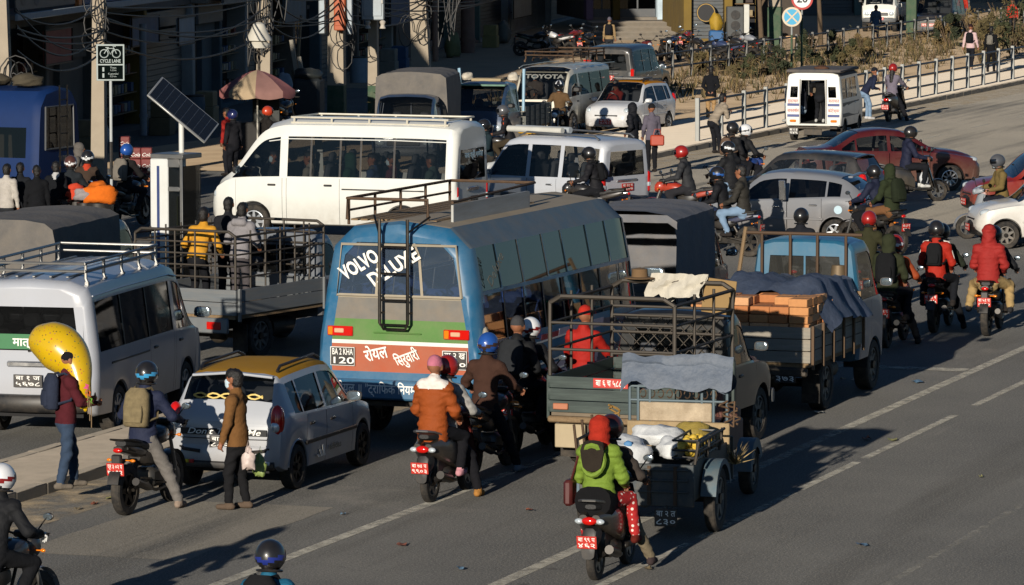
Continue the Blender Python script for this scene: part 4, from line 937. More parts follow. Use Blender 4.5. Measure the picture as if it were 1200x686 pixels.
# ------------------------------------------------------------------ ground, road, pavements
def asphalt(name, base):
    m = bpy.data.materials.new(name); m.use_nodes = True; nt = m.node_tree; n = nt.nodes; L = nt.links; b = n['Principled BSDF']
    tc = n.new('ShaderNodeTexCoord'); mp = n.new('ShaderNodeMapping'); mp.inputs['Rotation'].default_value = (0, 0, R(ROAD_A - 90)); L.new(tc.outputs['Object'], mp.inputs[0])
    st = n.new('ShaderNodeMapping'); st.inputs['Scale'].default_value = (.06, 1.0, 1); L.new(mp.outputs[0], st.inputs[0])
    def noise(sc, src, det=6, ro=.6): q = n.new('ShaderNodeTexNoise'); q.inputs['Scale'].default_value = sc; q.inputs['Detail'].default_value = det; q.inputs['Roughness'].default_value = ro; L.new(src, q.inputs['Vector']); return q.outputs['Fac']
    def ramp(src, a, c): q = n.new('ShaderNodeMapRange'); q.inputs['From Min'].default_value = a; q.inputs['From Max'].default_value = c; L.new(src, q.inputs['Value']); return q.outputs[0]
    def mix(f, a, c):
        q = n.new('ShaderNodeMix'); q.data_type = 'RGBA'; L.new(f, q.inputs['Factor'])
        for s, k in ((a, 'A'), (c, 'B')):
            if isinstance(s, str): q.inputs[k].default_value = (*lin(s), 1)
            else: L.new(s, q.inputs[k])
        return q.outputs['Result']
    c = mix(ramp(noise(.35, mp.outputs[0]), .3, .7), base[0], base[1])
    c = mix(ramp(noise(1.0, st.outputs[0], 5), .52, .72), c, '3a3936')          # tyre-dark streaks along the lanes
    c = mix(ramp(noise(.9, st.outputs[0], 7, .7), .62, .85), c, '767069')       # dust streaks
    c = mix(ramp(noise(.22, mp.outputs[0], 8, .65), .60, .80), c, '757069')     # dust
    g = ramp(noise(38, mp.outputs[0], 3, .8), .48, .72); c = mix(g, c, '7a7771'); g2 = ramp(noise(26, mp.outputs[0], 3, .8), .54, .74); c = mix(g2, c, '2f2f2e')
    v = n.new('ShaderNodeTexVoronoi'); v.feature = 'DISTANCE_TO_EDGE'; v.inputs['Scale'].default_value = .33
    wv = n.new('ShaderNodeVectorMath'); wv.operation = 'ADD'; nn = n.new('ShaderNodeTexNoise'); nn.inputs['Scale'].default_value = 1.2; nn.inputs['Detail'].default_value = 6; L.new(mp.outputs[0], nn.inputs['Vector']); sc_ = n.new('ShaderNodeVectorMath'); sc_.operation = 'SCALE'; sc_.inputs['Scale'].default_value = 1.4; L.new(nn.outputs['Color'], sc_.inputs[0]); L.new(mp.outputs[0], wv.inputs[0]); L.new(sc_.outputs[0], wv.inputs[1]); L.new(wv.outputs[0], v.inputs['Vector'])
    cr = n.new('ShaderNodeMapRange'); cr.inputs['From Min'].default_value = 0.; cr.inputs['From Max'].default_value = .006; cr.inputs['To Min'].default_value = .55; cr.inputs['To Max'].default_value = 0; L.new(v.outputs['Distance'], cr.inputs['Value'])
    sk = n.new('ShaderNodeMath'); sk.operation = 'MULTIPLY'; L.new(cr.outputs[0], sk.inputs[0]); L.new(ramp(noise(.12, mp.outputs[0], 2), .58, .66), sk.inputs[1])
    c = mix(sk.outputs[0], c, '2a2928')
    v2 = n.new('ShaderNodeTexVoronoi'); v2.inputs['Scale'].default_value = .8; L.new(mp.outputs[0], v2.inputs['Vector'])
    sp = n.new('ShaderNodeMapRange'); sp.inputs['From Min'].default_value = .03; sp.inputs['From Max'].default_value = .07; sp.inputs['To Min'].default_value = .6; sp.inputs['To Max'].default_value = 0; L.new(v2.outputs['Distance'], sp.inputs['Value'])
    c = mix(sp.outputs[0], c, '302e2c')                                          # oil spots
    L.new(c, b.inputs['Base Color']); b.inputs['Diffuse Roughness'].default_value = 1.; b.inputs['Roughness'].default_value = .82; b.inputs['Specular IOR Level'].default_value = .3
    bp = n.new('ShaderNodeBump'); bp.inputs['Strength'].default_value = .7; bp.inputs['Distance'].default_value = .015; L.new(noise(70, mp.outputs[0], 3), bp.inputs['Height']); L.new(bp.outputs[0], b.inputs['Normal'])
    return m
def worn_paint(nm, lo, hi, mx_):
    m = mat(nm, '88857c', .85, var=.25, scale=6, dr=1.); nt = m.node_tree; n = nt.nodes; L = nt.links; b = n['Principled BSDF']
    tc = n.new('ShaderNodeTexCoord'); q = n.new('ShaderNodeTexNoise'); q.inputs['Scale'].default_value = 4.5; q.inputs['Detail'].default_value = 10; q.inputs['Roughness'].default_value = .8; L.new(tc.outputs['Object'], q.inputs['Vector'])
    r = n.new('ShaderNodeMapRange'); r.inputs['From Min'].default_value = lo; r.inputs['From Max'].default_value = hi; r.inputs['To Max'].default_value = mx_; L.new(q.outputs['Fac'], r.inputs['Value']); L.new(r.outputs[0], b.inputs['Alpha']); return m
ASPH = asphalt('asphalt', ('424241', '545350')); ASPH2 = asphalt('pale_asphalt', ('7c766b', '8a8376')); LINE = worn_paint('worn_road_paint', .34, .58, .8); LINE2 = worn_paint('ghost_road_paint', .46, .66, .45)  # far road sheet takes a paler base pair than the near one
DIRT = mat('dirt', '8a775e', .95, dr=1., var=.3, scale=1.2, bump=.6, bscale=9, dust=.6, dcol='a8957a')
PAVE = mat('pavement_concrete', 'b8ac9a', .9, dr=1., var=.14, scale=2.5, bump=.25, bscale=30, dust=.5, dcol='c2b5a2'); KERB = mat('kerb_concrete', '7a7368', .9, dr=1., var=.3, scale=4, bump=.4, dust=.4)
struct(link('ground', make_mesh('ground', B().grid([[(-3000, -300, -.02), (3000, -300, -.02)], [(-3000, 5000, -.02), (3000, 5000, -.02)]]), DIRT)))
def qsheet(name, q0, q1, t0, t1, z, m, n=1):
    P = [[tuple(RP(t0 + (t1 - t0) * i / n, q, z)) for q in (q0, q1)] for i in range(n + 1)]
    return obj(name, B().grid(P), m)
struct(qsheet('road', -75, 60, -40, 420, 0, ASPH, 4)); struct(qsheet('crossing_road', -39.2, 20, 96, 420, .003, ASPH2, 4))
for (q, w, a0, a1) in ((-15.8, .17, 40, 150), (-14.75, .12, 38, 50), (-14.75, .12, 50.4, 54.5), (-14.75, .12, 54.8, 57.6), (-14.75, .12, 58.0, 63), (-14.75, .12, 64.2, 100), (-11.9, .10, 40, 90), (-18.6, .16, 38, 58)) + tuple((-30.7, .12, 115.3 + 5.9 * k, 117.6 + 5.9 * k) for k in range(14)):
    struct(qsheet('lane_marking', q - w / 2, q + w / 2, a0, a1, .005, LINE2 if q == -11.9 else LINE))
struct(obj('lane_marking', B().grid([[tuple(RP(68.5, -22, .009)), tuple(RP(68.5, -15.9, .009))], [tuple(RP(68.9, -22, .009)), tuple(RP(68.9, -15.9, .009))]]), LINE))
def strip(name, q0, q1, t0, t1, z, m, stone=1.0, sides=(1,), zk=.14):
    """raised pavement with separate kerb stones"""
    s = struct(obj(name, B().box(t0, t1, -q1 + .14, -q0 - (.14 if -1 in sides else 0), -.01, z - .006), m))
    M = Matrix((RD, -RN, Vector((0, 0, 1)))).transposed().to_4x4(); s.matrix_world = M
    n = int((t1 - t0) / stone)
    for sd in sides:
        q = q1 if sd > 0 else q0
        for k in range(n):
            o = cobj('kerb_stone', ('kerb', stone), lambda: B().rbox(-stone / 2 + .008, stone / 2 - .008, -.08, .08, -.02, .145, .009), KERB, s)
            o.matrix_local = Matrix.Translation((t0 + stone * (k + .5), -q + .08 * sd, random.uniform(-.006, .006))) @ Matrix.Rotation(random.uniform(-.008, .008), 4, 'Z')
    return s
strip('pavement', -39.2, -35.2, 108, 300, .14, PAVE, 1.2, (1,)); strip('traffic_island', -24.75, -23.25, 38, 60.5, .14, mat('island_slabs', '7f7669', .9, dr=1., var=.25, scale=5, bump=.5, bscale=14, dust=.5, dcol='93887a'), .9, (1, -1))
GRIT = mat('kerb_grit', '8a7c66', .95, dr=1., var=.3, scale=5)
_n2 = GRIT.node_tree.nodes; _l2 = GRIT.node_tree.links; _q = _n2.new('ShaderNodeTexNoise'); _q.inputs['Scale'].default_value = 1.6; _q.inputs['Detail'].default_value = 9; _q.inputs['Roughness'].default_value = .7; _c = _n2.new('ShaderNodeTexCoord'); _l2.new(_c.outputs['Object'], _q.inputs['Vector']); _r = _n2.new('ShaderNodeMapRange'); _r.inputs['From Min'].default_value = .42; _r.inputs['From Max'].default_value = .66; _r.inputs['To Max'].default_value = .75; _l2.new(_q.outputs['Fac'], _r.inputs['Value']); _l2.new(_r.outputs[0], _n2['Principled BSDF'].inputs['Alpha'])
for (q0, q1, a0, a1) in ((-23.25, -22.2, 38, 66), (-35.2, -33.9, 104, 300)): struct(qsheet('road_dust', q0, q1, a0, a1, .0065 if q0 < -20 else .007, GRIT, 8))
struct(qsheet('dirt_verge', -49.5, -39.2, 108, 330, .012, DIRT, 6)); struct(qsheet('dirt_lot', -75, -49.5, 150, 420, .008, mat('lot_earth', '7c6b55', .95, dr=1., var=.35, scale=.8, bump=.5, bscale=8, dust=.5, dcol='8c7a64')))
# ------------------------------------------------------------------ railings
def railing(label, q, t0, t1, step, h, pm, rm, rails, pw, z0, name='railing'):
    o = thing(name, label, 'railing', RP(t0, q, z0), ROAD_A)
    n = int((t1 - t0) / step)
    for k in range(n + 1):
        p = cobj('post', ('rpost', h, pw), lambda: B().rbox(-pw / 2, pw / 2, -pw / 2, pw / 2, -.05, h, .012), pm, o); p.location = (k * step, 0, 0); p.rotation_euler = (random.uniform(-.012, .012), random.uniform(-.012, .012), 0)
    for z in rails:
        for k in range(n): bar(o, 'rail', (k * step + pw / 2, 0, z), ((k + 1) * step - pw / 2, 0, z), .034, rm, 8)
    return o
RPOST = mat('white_post_paint', 'a0a29e', .75, var=.12, scale=5, dust=.3); RRAIL = mat('grey_rail_pipe', '4a4e52', .5, .5, var=.2, dust=.2)
railing('white posted railing with three grey pipes along the far pavement', -35.75, 122.0, 230, 2.3, 1.16, RPOST, RRAIL, (.34, .70, 1.06), .115, .14)
railing('dull grey two-railed fence along the dirt lot', -47.7, 150, 300, 2.4, 1.05, mat('grey_fence_post', '6a6c6a', .7, var=.2, dust=.3), mat('grey_fence_rail', '4c5052', .6, .3, var=.2), (.45, .95), .10, .01, 'fence')
# ------------------------------------------------------------------ shop fronts on the left: facade frame (along, up, out)
FA = 8.0; FD = Vector((math.sin(R(FA)), math.cos(R(FA)), 0)); FN = Vector((math.cos(R(FA)), -math.sin(R(FA)), 0)); F0 = Vector((-14.3, 110, 0))
def FP(l, out=0., z=0.): return F0 + FD * l + FN * out + Vector((0, 0, z))
def L_at(px, out=0.):
    """distance along the facade seen at a pixel column"""
    lo, hi = -10., 400.
    for _ in range(40):
        mid = (lo + hi) / 2; p = FP(mid, out)
        if 600 + FPX * p.x / (p.y * math.cos(PITCH) ** 1) < px: lo = mid
        else: hi = mid
    return lo
def fthing(name, label, cat, l, out=0., z=0., group=None): return thing(name, label, cat, FP(l, out, z), FA, group)
# local frame of fthing: x along the facade (away), -y out to the street, z up
WALLS = {k: mat('plaster_' + k, '%02x%02x%02x' % tuple(min(255, int(int(k[i:i + 2], 16) * (1.35 if k != '8a6c20' else .75) + 14)) for i in (0, 2, 4)), .92, var=.3, scale=1.6, bump=.35, bscale=8, dust=.4, dcol='4c443a') for k in ('3a3834', '4a4038', '2f3a40', '565048', '6a6a68', '3c4a44', '8a6c20', '5a4a5c', '8a98a4', 'a8805c')}
SHUT = mat('roller_shutter', '50565a', .5, .6, var=.2, dust=.3); SIGNM = lambda c: mat('signboard_' + c, c, .6, var=.25, scale=3, dust=.35)
def building(label, l0, l1, wall, bays, H=7.5, group='shop buildings along the left pavement', depth=9., floor_h=3.4, upper=True, org=None, ang=90.):
    """bays: list of (width share, kind)"""
    o = fthing('shop_building', label, 'building', l0, 0, 0, group) if org is None else thing('shop_building', label, 'building', org, ang, group); L = l1 - l0; wm = WALLS[wall]
    obj('wall', B().box(0, L, .6, depth, 0, H).box(0, L, .0, .6, floor_h, H).box(-.0, L, -.02, .6, -.02, .12), wm, o)
    tot = sum(b[0] for b in bays); x = 0.
    for (w, kind, *arg) in bays:
        w = w / tot * L
        obj('pillar', B().rbox(x, x + .35, -.06, .6, 0, floor_h, .03), WALLS.get(arg[0] if arg and arg[0] in WALLS else wall, wm), o)
        x0, x1 = x + .38, x + w - .03
        if kind == 'shutter':
            n = 16
            for k in range(n): plank(o, 'shutter_slat', ((x0 + x1) / 2, .30, .16 + k * .165), (x1 - x0, .05, .150), SHUT)
            obj('shutter_box', B().rbox(x0, x1, .12, .6, 2.80, 3.3, .02), SHUT, o)
        elif kind == 'door':
            d = obj('door', B().rbox(x0 + .1, x0 + 1.1, .35, .42, .12, 2.3, .02).rbox(x0 + 1.15, x0 + 2.15, .35, .42, .12, 2.3, .02), mat('old_door', '3c3228', .7, var=.3), o); obj('handle', B().rbox(x0 + 1.0, x0 + 1.06, .31, .35, 1.1, 1.25, .01), STEEL, d)
            obj('lintel', B().box(x0, x1, .1, .6, 2.35, 3.3), wm, o); obj('side_wall', B().box(x0 + 2.2, x1, .2, .6, .12, 2.35), wm, o) if x1 - x0 > 2.4 else None
        elif kind == 'glass':
            f = obj('shop_window', B().rbox(x0, x1, .28, .34, .12, .5, .01).rbox(x0, x1, .28, .34, 2.6, 2.75, .01).rbox((x0 + x1) / 2 - .04, (x0 + x1) / 2 + .04, .28, .34, .5, 2.6, .01), GREYP, o)
            for (a, b_) in ((x0, (x0 + x1) / 2 - .04), ((x0 + x1) / 2 + .04, x1)): obj('pane', B().box(a, b_, .30, .315, .5, 2.6), TINT, f)
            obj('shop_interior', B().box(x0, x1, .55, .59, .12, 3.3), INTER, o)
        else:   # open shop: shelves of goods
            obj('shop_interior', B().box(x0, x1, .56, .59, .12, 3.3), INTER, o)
            for k in range(4): obj('shelf', B().box(x0 + .1, x1 - .1, .15, .55, .5 + .55 * k, .53 + .55 * k), WOOD, o)
            for k in range(4):
                for j in range(int((x1 - x0) / .42)):
                    if random.random() < .8: plank(o, 'goods', (x0 + .3 + .42 * j, .32, .53 + .55 * k + .14), (.30, .25, random.uniform(.18, .3)), random.choice(GOODS))
        if arg and arg[-1] not in WALLS:
            obj('signboard', B().rbox(x0, x1, -.16, -.06, 2.75, 3.45, .02), SIGNM(arg[-1]), o)
        x += w
    if upper:
        obj('ledge', B().rbox(-.05, L + .0, -.55, .0, floor_h, floor_h + .14, .02), WALLS['565048'], o)
        n = max(2, int(L / 3.2))
        for k in range(n):
            xc = L * (k + .5) / n; f = obj('window', B().rbox(xc - .8, xc + .8, -.05, .0, 4.4, 4.5, .01).rbox(xc - .8, xc + .8, -.05, .0, 5.9, 6.0, .01).rbox(xc - .8, xc - .7, -.05, 0, 4.5, 5.9, .01).rbox(xc + .7, xc + .8, -.05, 0, 4.5, 5.9, .01), WOOD, o); obj('pane', B().box(xc - .7, xc + .7, -.03, -.012, 4.5, 5.9), TINT, f)
    return o
GOODS = [mat('goods_%d' % i, c, .7, var=.3) for i, c in enumerate(('6a2a24', '8a7a5a', '2f4a6a', '54584c', '7a6a3a', '3a2f2a', '8a8478'))]
l1, l2, l3, l4, l5 = L_at(222), L_at(372), L_at(560), L_at(700), L_at(772)
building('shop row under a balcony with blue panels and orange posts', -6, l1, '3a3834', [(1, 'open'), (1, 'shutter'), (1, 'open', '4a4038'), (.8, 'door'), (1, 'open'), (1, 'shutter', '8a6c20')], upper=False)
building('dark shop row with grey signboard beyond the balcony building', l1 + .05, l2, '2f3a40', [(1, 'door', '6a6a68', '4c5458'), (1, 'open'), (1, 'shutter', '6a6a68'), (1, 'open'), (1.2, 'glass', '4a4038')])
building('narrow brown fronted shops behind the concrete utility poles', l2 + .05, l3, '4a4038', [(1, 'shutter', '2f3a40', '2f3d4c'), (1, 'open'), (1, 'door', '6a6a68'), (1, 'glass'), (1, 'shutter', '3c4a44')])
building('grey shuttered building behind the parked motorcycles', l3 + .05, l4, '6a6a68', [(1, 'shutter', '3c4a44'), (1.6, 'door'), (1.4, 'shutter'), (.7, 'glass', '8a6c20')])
if 0: building('building with purple and mustard pilasters above the stone steps', l4 + .05, l5, '565048', [(.6, 'glass', '5a4a5c'), (1, 'glass', '8a6c20'), (1, 'glass', '565048'), (.8, 'door', '8a6c20')])
if 0: building('mustard yellow shop front at the end of the row', l5 + .05, l5 + 30, '8a6c20', [(1, 'open'), (1, 'glass'), (1, 'glass'), (1.2, 'shutter')])
# balcony of the first building
bc = fthing('balcony', 'shallow balcony with blue panels, orange posts and a picture billboard over the shops', 'balcony', L_at(18, 1.5), 0, 0)
lb = L_at(222, 1.5) - L_at(18, 1.5); LIT = mat('skylit_slab_edge', '8d959a', .8, var=.2, dust=.2)  # skylight on the slab edge is painted in as a pale colour
obj('slab', B().box(0, lb, -1.45, .0, 3.80, 3.92), WALLS['4a4038'], bc); obj('slab_edge', B().rbox(0, lb, -1.52, -1.45, 3.78, 3.95, .015), LIT, bc)
ORG = mat('orange_post', 'c06a2c', .6, var=.15); BLP = mat('blue_panel', '24406e', .6, var=.2, dust=.2)
for px in (90, 150, 206): 
    lx = L_at(px, 1.4) - L_at(18, 1.5); obj('post', B().rbox(lx, lx + .42, -1.42, -1.30, 3.92, 6.4, .02), ORG, bc)
for (a, b_) in ((98, 148), (156, 204), (212, 222)):
    la, lc = L_at(a, 1.4) - L_at(18, 1.5), L_at(b_, 1.4) - L_at(18, 1.5); obj('panel', B().rbox(la, lc, -1.36, -1.33, 3.95, 5.0, .01), BLP, bc)
la = L_at(86, 1.4) - L_at(18, 1.5); bb = obj('billboard', B().rbox(.2, la, -1.42, -1.37, 4.0, 5.6, .02), mat('billboard_print', '3a3a3e', .6, var=.5, scale=.8), bc)
for k in range(4): lumpy('portrait_print', (.9 + la / 4.4 * k, -1.425, 4.55), (.5, .01, .42), k, mat('portrait_%d' % (k % 2), ('5a5450', '464a50')[k % 2], .7, var=.4, scale=2), bb, .1, 10, 6, False)
obj('billboard_strip', B().rbox(.25, la - .05, -1.45, -1.42, 5.25, 5.55, .01), mat('strip_maroon', '5a2a2c', .6, var=.2), bb)
# hanging sign, awnings, pipes and leaning boards as separate things
o = fthing('signboard', 'tilted grey tin signboard jutting from the dark shops', 'sign', L_at(258, .9), 0, 0); obj('board', B().rbox(0, 6.2, -1.0, -.9, 3.35, 4.6, .02), mat('grey_tin_sign', '5c6264', .6, .3, var=.3, dust=.3), o); bar(o, 'bracket', (.3, -.9, 3.5), (.3, 0, 3.6), .03, IRON); bar(o, 'bracket', (5.8, -.9, 3.5), (5.8, 0, 3.6), .03, IRON)
for (px, z0, z1, r, c, lb) in ((166, .1, 3.2, .10, '7f8890', 'pale grey downpipe on the dark shop wall'), (300, .0, 4.6, .07, '5a5650', 'grimy drain pipe beside the parasol'), (548, 0, 3.2, .28, '7a5a4c', 'thick brown round column before the shuttered building'), (510, 0, 3.4, .12, '9a7460', 'slim pink plastered pillar beside the tangled cable pole')):
    o = fthing('pillar' if r > .11 else 'drain_pipe', lb, 'pillar' if r > .11 else 'pipe', L_at(px, 1.2), 1.2, 0); obj('shaft', B().lathe_z([(r, z0), (r * 1.02, z0 + .4), (r * .97, z1), (0, z1)], 14), mat('pipe_paint_' + c, c, .8, var=.25, dust=.3), o); obj('collar', B().lathe_z([(r * 1.2, z0 + .5), (r * 1.2, z0 + .6)], 14), mat('pipe_paint_' + c, c, .8), o)
o = fthing('plank', 'weathered plank leaning on the shop wall', 'plank', L_at(345, 1.4), 1.4, 0); obj('board', B().rbox(-.1, .1, -.03, .03, 0, 2.9, .01, Matrix.Rotation(R(22), 4, 'Y')), WOOD, o)
for k, lb in enumerate(('longer pale post stuck in the dark bin by the shops', 'shorter pale post stuck in the dark bin by the shops')):
    p = at(357 + 6 * k, 108, 138); o = thing('post', lb, 'post', (p.x, 138, 0), 8); obj('timber', B().rbox(-.06, .06, -.06, .06, 0, 2.5 - .5 * k, .01, Matrix.Rotation(R(-9), 4, 'X')), mat('pale_timber', '8a8478', .8, var=.2), o)
p = at(362, 130, 138); o = thing('bin', 'dark bulky bin with bags beside the leaning posts', 'bin', (p.x, 138, 0), 8); obj('drum', B().rbox(-.45, .45, -.4, .4, 0, 1.35, .08), mat('bin_dark', '23282a', .7, var=.3), o); lumpy('bag', (0, 0, 1.42), (.45, .4, .25), 2, mat('bin_bag', '2c302e', .5, bump=.4), o)
# ------------------------------------------------------------------ poles, cables and boxes
CONC = mat('pole_concrete', '9a8f7e', .9, var=.15, scale=3, bump=.3, dust=.3); GRN = mat('green_pole_base', '2c4a34', .8, var=.25, dust=.3)
def pole(label, px, Y, w, d, H=8.5, green=0., lean=0., taper=.6, a=8):
    p = at(px, 200, Y); o = thing('utility_pole', label, 'pole', (p.x, Y, 0), a)
    M = Matrix.Rotation(R(lean), 4, 'X')
    def sec(z): f = 1 - (1 - taper) * z / H; return [(d / 2 * f * sx, w / 2 * f * sy, z) for sx, sy in ((-1, -1), (1, -1), (1, 1), (-1, 1))]
    b = B(); zs = [green, green + .01, H]; 
    for z0, z1 in ((green, H),): b.add(sec(z0) + sec(z1), [(0, 1, 5, 4), (1, 2, 6, 5), (2, 3, 7, 6), (3, 0, 4, 7), (4, 5, 6, 7)], M)
    obj('shaft', b, CONC, o)
    if green: obj('painted_base', B().add(sec(0) + sec(green), [(0, 1, 5, 4), (1, 2, 6, 5), (2, 3, 7, 6), (3, 0, 4, 7)], M), GRN, o)
    return o
PO1 = pole('leaning concrete utility pole beside the shaded navy bus', 11, 101, .30, .30, 9, 0, -1.5); PO2 = pole('thick concrete pole with green base and orange cabinet by the shops', 395, 141, .52, .5, 9, 1.0); PO3 = pole('slim dark pole with green base carrying the grey transformer', 438, 143, .30, .4, 9, .9); PO4 = pole('tapered bare concrete pole wound with coiled cables', 495, 158, .62, .5, 9, 0, -2.2)
PO5 = pole('grey pole wrapped in cable bundles in front of the balcony', 116, 112, .34, .34, 9, 0, .5); PO6 = pole('dim pole draped with black wires above the parasol', 309, 131, .42, .4, 9, 0, 1.)
GBX = mat('grey_cabinet', '8b959c', .5, .3, var=.12, dust=.25); OBX = mat('orange_cabinet', 'a8502a', .6, var=.15, dust=.2)
def cabinet(label, x0, x1, y0, y1, Y, m, dpt=.5, a=8, cat='cabinet'):
    A, C = at(x0, y0, Y), at(x1, y1, Y); o = thing('power_cabinet', label, cat, (A.x, Y, C.z), 0); w = C.x - A.x; h = A.z - C.z
    obj('box', B().rbox(0, dpt, -w, 0, 0, h, .03), m, o); obj('door', B().rbox(-.02, 0, -w * .9, -w * .1, h * .1, h * .9, .01), m, o); obj('hinge', B().rbox(-.04, -.02, -w * .95, -w * .88, h * .4, h * .5, .005), STEEL, o)
    return o
cabinet('grey cabinet strapped left of the green based pole', 373, 381, -30, 40, 140.4, GBX); cabinet('orange cabinet on the green based pole', 391, 405, -20, 36, 140.2, OBX); cabinet('narrow grey cabinet on the right of the orange one', 406, 413, -30, 41, 140.3, GBX)
o = cabinet('large grey transformer box on the slim dark pole', 423, 450, -25, 24, 142.2, GBX, .8, cat='transformer')
for k in range(2): obj('insulator', B().lathe_z([(.0, -.25), (.1, -.25), (.06, -.15), (.1, -.05), (.05, 0)], 10, (.1, -.2 - .45 * k, -.0)), mat('porcelain', 'b8b0a4', .3), o)
WIRE = mat('black_cable', '121212', .6, var=.2)
def cable(label, pts, r=.022, group='cables strung between the poles'):
    b = B(); 
    q = []
    for (A, C, sag) in pts:
        A, C = Vector(A), Vector(C)
        for k in range(13): u = k / 12; q.append(A.lerp(C, u) - Vector((0, 0, sag * 4 * u * (1 - u))))
    b.tube(q, r, 5, False); return tag(obj('cable', b, WIRE), label, 'cable', group)
PN = ['leaning pole', 'balcony pole', 'parasol pole', 'green based pole', 'bare tapered pole', 'shuttered building']; rc = random.Random(11); HP = [Vector((PO1.location.x, 101, 0)), Vector((PO5.location.x, 112, 0)), Vector((PO6.location.x, 131, 0)), Vector((PO2.location.x, 141, 0)), Vector((PO4.location.x, 158, 0)), FP(95, 1, 0)]
for i in range(len(HP) - 1):
    for k in range(6):
        z = (4.6, 4.4, 4.1, 3.9, 3.6, 2.9)[i] if i < 6 else 3; z2 = (4.4, 4.2, 4.0, 3.6, 3.2, 2.9)[i]
        cable('black cable sagging between the %s and the %s' % (PN[i], PN[i + 1]), [(HP[i] + Vector((.2, -.2, z - rc.random() * 1.0)), HP[i + 1] + Vector((.2, -.2, z2 - rc.random() * 1.2)), .1 + rc.random() * .6)], .018 + rc.random() * .012, 'cables from the %s to the %s' % (PN[i], PN[i + 1]))
def coil(label, p, r, n, seed, ax='x'):
    q = []; g = random.Random(seed); cx = cz = 0.; rr_ = r
    for k in range(n * 12):
        if k % 12 == 0: cx, cz, rr_, ec = g.gauss(0, .12), g.gauss(0, .25), r * g.uniform(.45, 1.25), g.uniform(.35, .9)
        a = 2 * math.pi * k / 12; q.append((p[0] + cx + rr_ * math.cos(a) * ec, p[1] - .30 - g.random() * .1, p[2] + cz + rr_ * math.sin(a)))
    return tag(obj('cable_coil', B().tube(q, .016, 5, False), WIRE), label, 'cable')
coil('tight coil of cable hung high on the bare tapered pole', (PO4.location.x + .1, 158, 3.0), .35, 5, 1); coil('loose loop of cable hanging lower on the bare tapered pole', (PO4.location.x - .1, 158, 2.1), .55, 4, 2); coil('loop of cable under the orange cabinet', (PO2.location.x + .35, 140.6, 2.3), .5, 3, 3); coil('bundle of cables wound on the leaning pole by the navy bus', (PO1.location.x + .1, 101, 3.0), .4, 6, 4); coil('bundle of cables wound on the dim pole above the parasol', (PO6.location.x, 131, 3.1), .4, 7, 5); coil('bundle of cables wound on the pole before the balcony', (PO5.location.x, 112, 3.9), .35, 6, 6)
for k in range(5):
    x = PO4.location.x + .55 + .12 * k; cable('drooping wire hanging beside the bare tapered pole', [((x, 157.8, 3.6), (x + .3 * math.sin(k), 157.8, 1.5 + .2 * k), .05), ((x + .3 * math.sin(k), 157.8, 1.5 + .2 * k), (x + .4, 157.9, 3.4), .1)], .018, 'wires drooping by the bare pole')
    x = PO6.location.x - .4 + .2 * k; cable('drooping wire hanging on the dim pole above the parasol', [((x, 130.6, 4.2), (x + .2 * math.sin(k * 2), 130.6, 2.0 + .3 * k), .03), ((x + .2 * math.sin(k * 2), 130.6, 2.0 + .3 * k), (x + .3, 130.7, 4.0), .1)], .018, 'wires drooping over the parasol')
# ------------------------------------------------------------------ street furniture
p = at(131, 260, 100); o = thing('road_sign', 'dark green cycle lane sign on a thin white post', 'sign', (p.x, 100, 0), 0)
obj('pole', B().cyl((0, 0, 0), (0, 0, 3.1), .032, n=8), mat('white_pole', 'a8acac', .6), o)
for (z0, z1) in ((.9, 1.7),): obj('pole_band', B().cyl((0, 0, z0), (0, 0, z1), .036, n=8), BLACKP, o)
SG = mat('sign_green', '050c0b', .9, spec=.05, var=.1); SW = mat('sign_white', '9aa4a2', .7, var=.05)
obj('sign_border', B().rbox(-.05, -.03, -.30, .30, 3.0, 3.78, .01), SW, o); obj('sign_panel', B().box(-.058, -.052, -.265, .265, 3.36, 3.745), SG, o); obj('sign_panel', B().box(-.058, -.052, -.265, .265, 3.035, 3.33), SG, o)
bk = B()
for y in (.13, -.13): bk.tube([(-.062, y + .085 * math.cos(q * math.pi / 8), 3.58 + .085 * math.sin(q * math.pi / 8)) for q in range(17)], .012, 4)
bk.tube([(-.062, .13, 3.58), (-.062, .06, 3.69), (-.062, -.08, 3.69), (-.062, -.13, 3.58)], .011, 4).tube([(-.062, .06, 3.69), (-.062, .0, 3.57), (-.062, -.08, 3.69)], .011, 4).tube([(-.062, -.08, 3.69), (-.062, -.06, 3.73), (-.062, -.12, 3.73)], .011, 4).tube([(-.062, .1, 3.71), (-.062, .03, 3.71)], .012, 4)
obj('bicycle_symbol', bk, SW, o); text('sign_lettering', 'CYCLE LANE', .10, SW, o, (-.06, 0, 3.42), (0, -1, 0), (0, 0, 1), width=.44, bold=.02)
for k, (a_, b_) in enumerate((('Thapa', '1.2 km'), ('Kupondol', '0.5 km'))): text('sign_lettering', a_, .055, SW, o, (-.06, -.06, 3.28 - .13 * k), (0, -1, 0), (0, 0, 1)); text('sign_lettering', b_, .05, SW, o, (-.06, -.06, 3.225 - .13 * k), (0, -1, 0), (0, 0, 1)); obj('arrow_symbol', B().box(-.063, -.059, .13, .17, 3.20 - .13 * k, 3.29 - .13 * k), SW, o)
p = at(207, 372, 78); KX = p.x; o = thing('display_kiosk', 'white glass fronted kiosk standing behind the grey pickup', 'kiosk', (KX, 78, 0), 28)
KW = mat('kiosk_white', 'c9cbc8', .5, var=.05, dust=.15)
obj('cabinet', B().rbox(-.315, .28, -.04, .31, 0, 2.72, .02), KW, o); obj('front_frame', B().rbox(-.30, -.28, -.32, -.26, .1, 2.72, .01).rbox(-.30, -.28, -.26, .02, 2.58, 2.72, .01).rbox(-.30, -.28, -.26, .02, 2.18, 2.26, .01).rbox(-.30, -.28, -.26, .02, .1, .3, .01), STEEL, o)
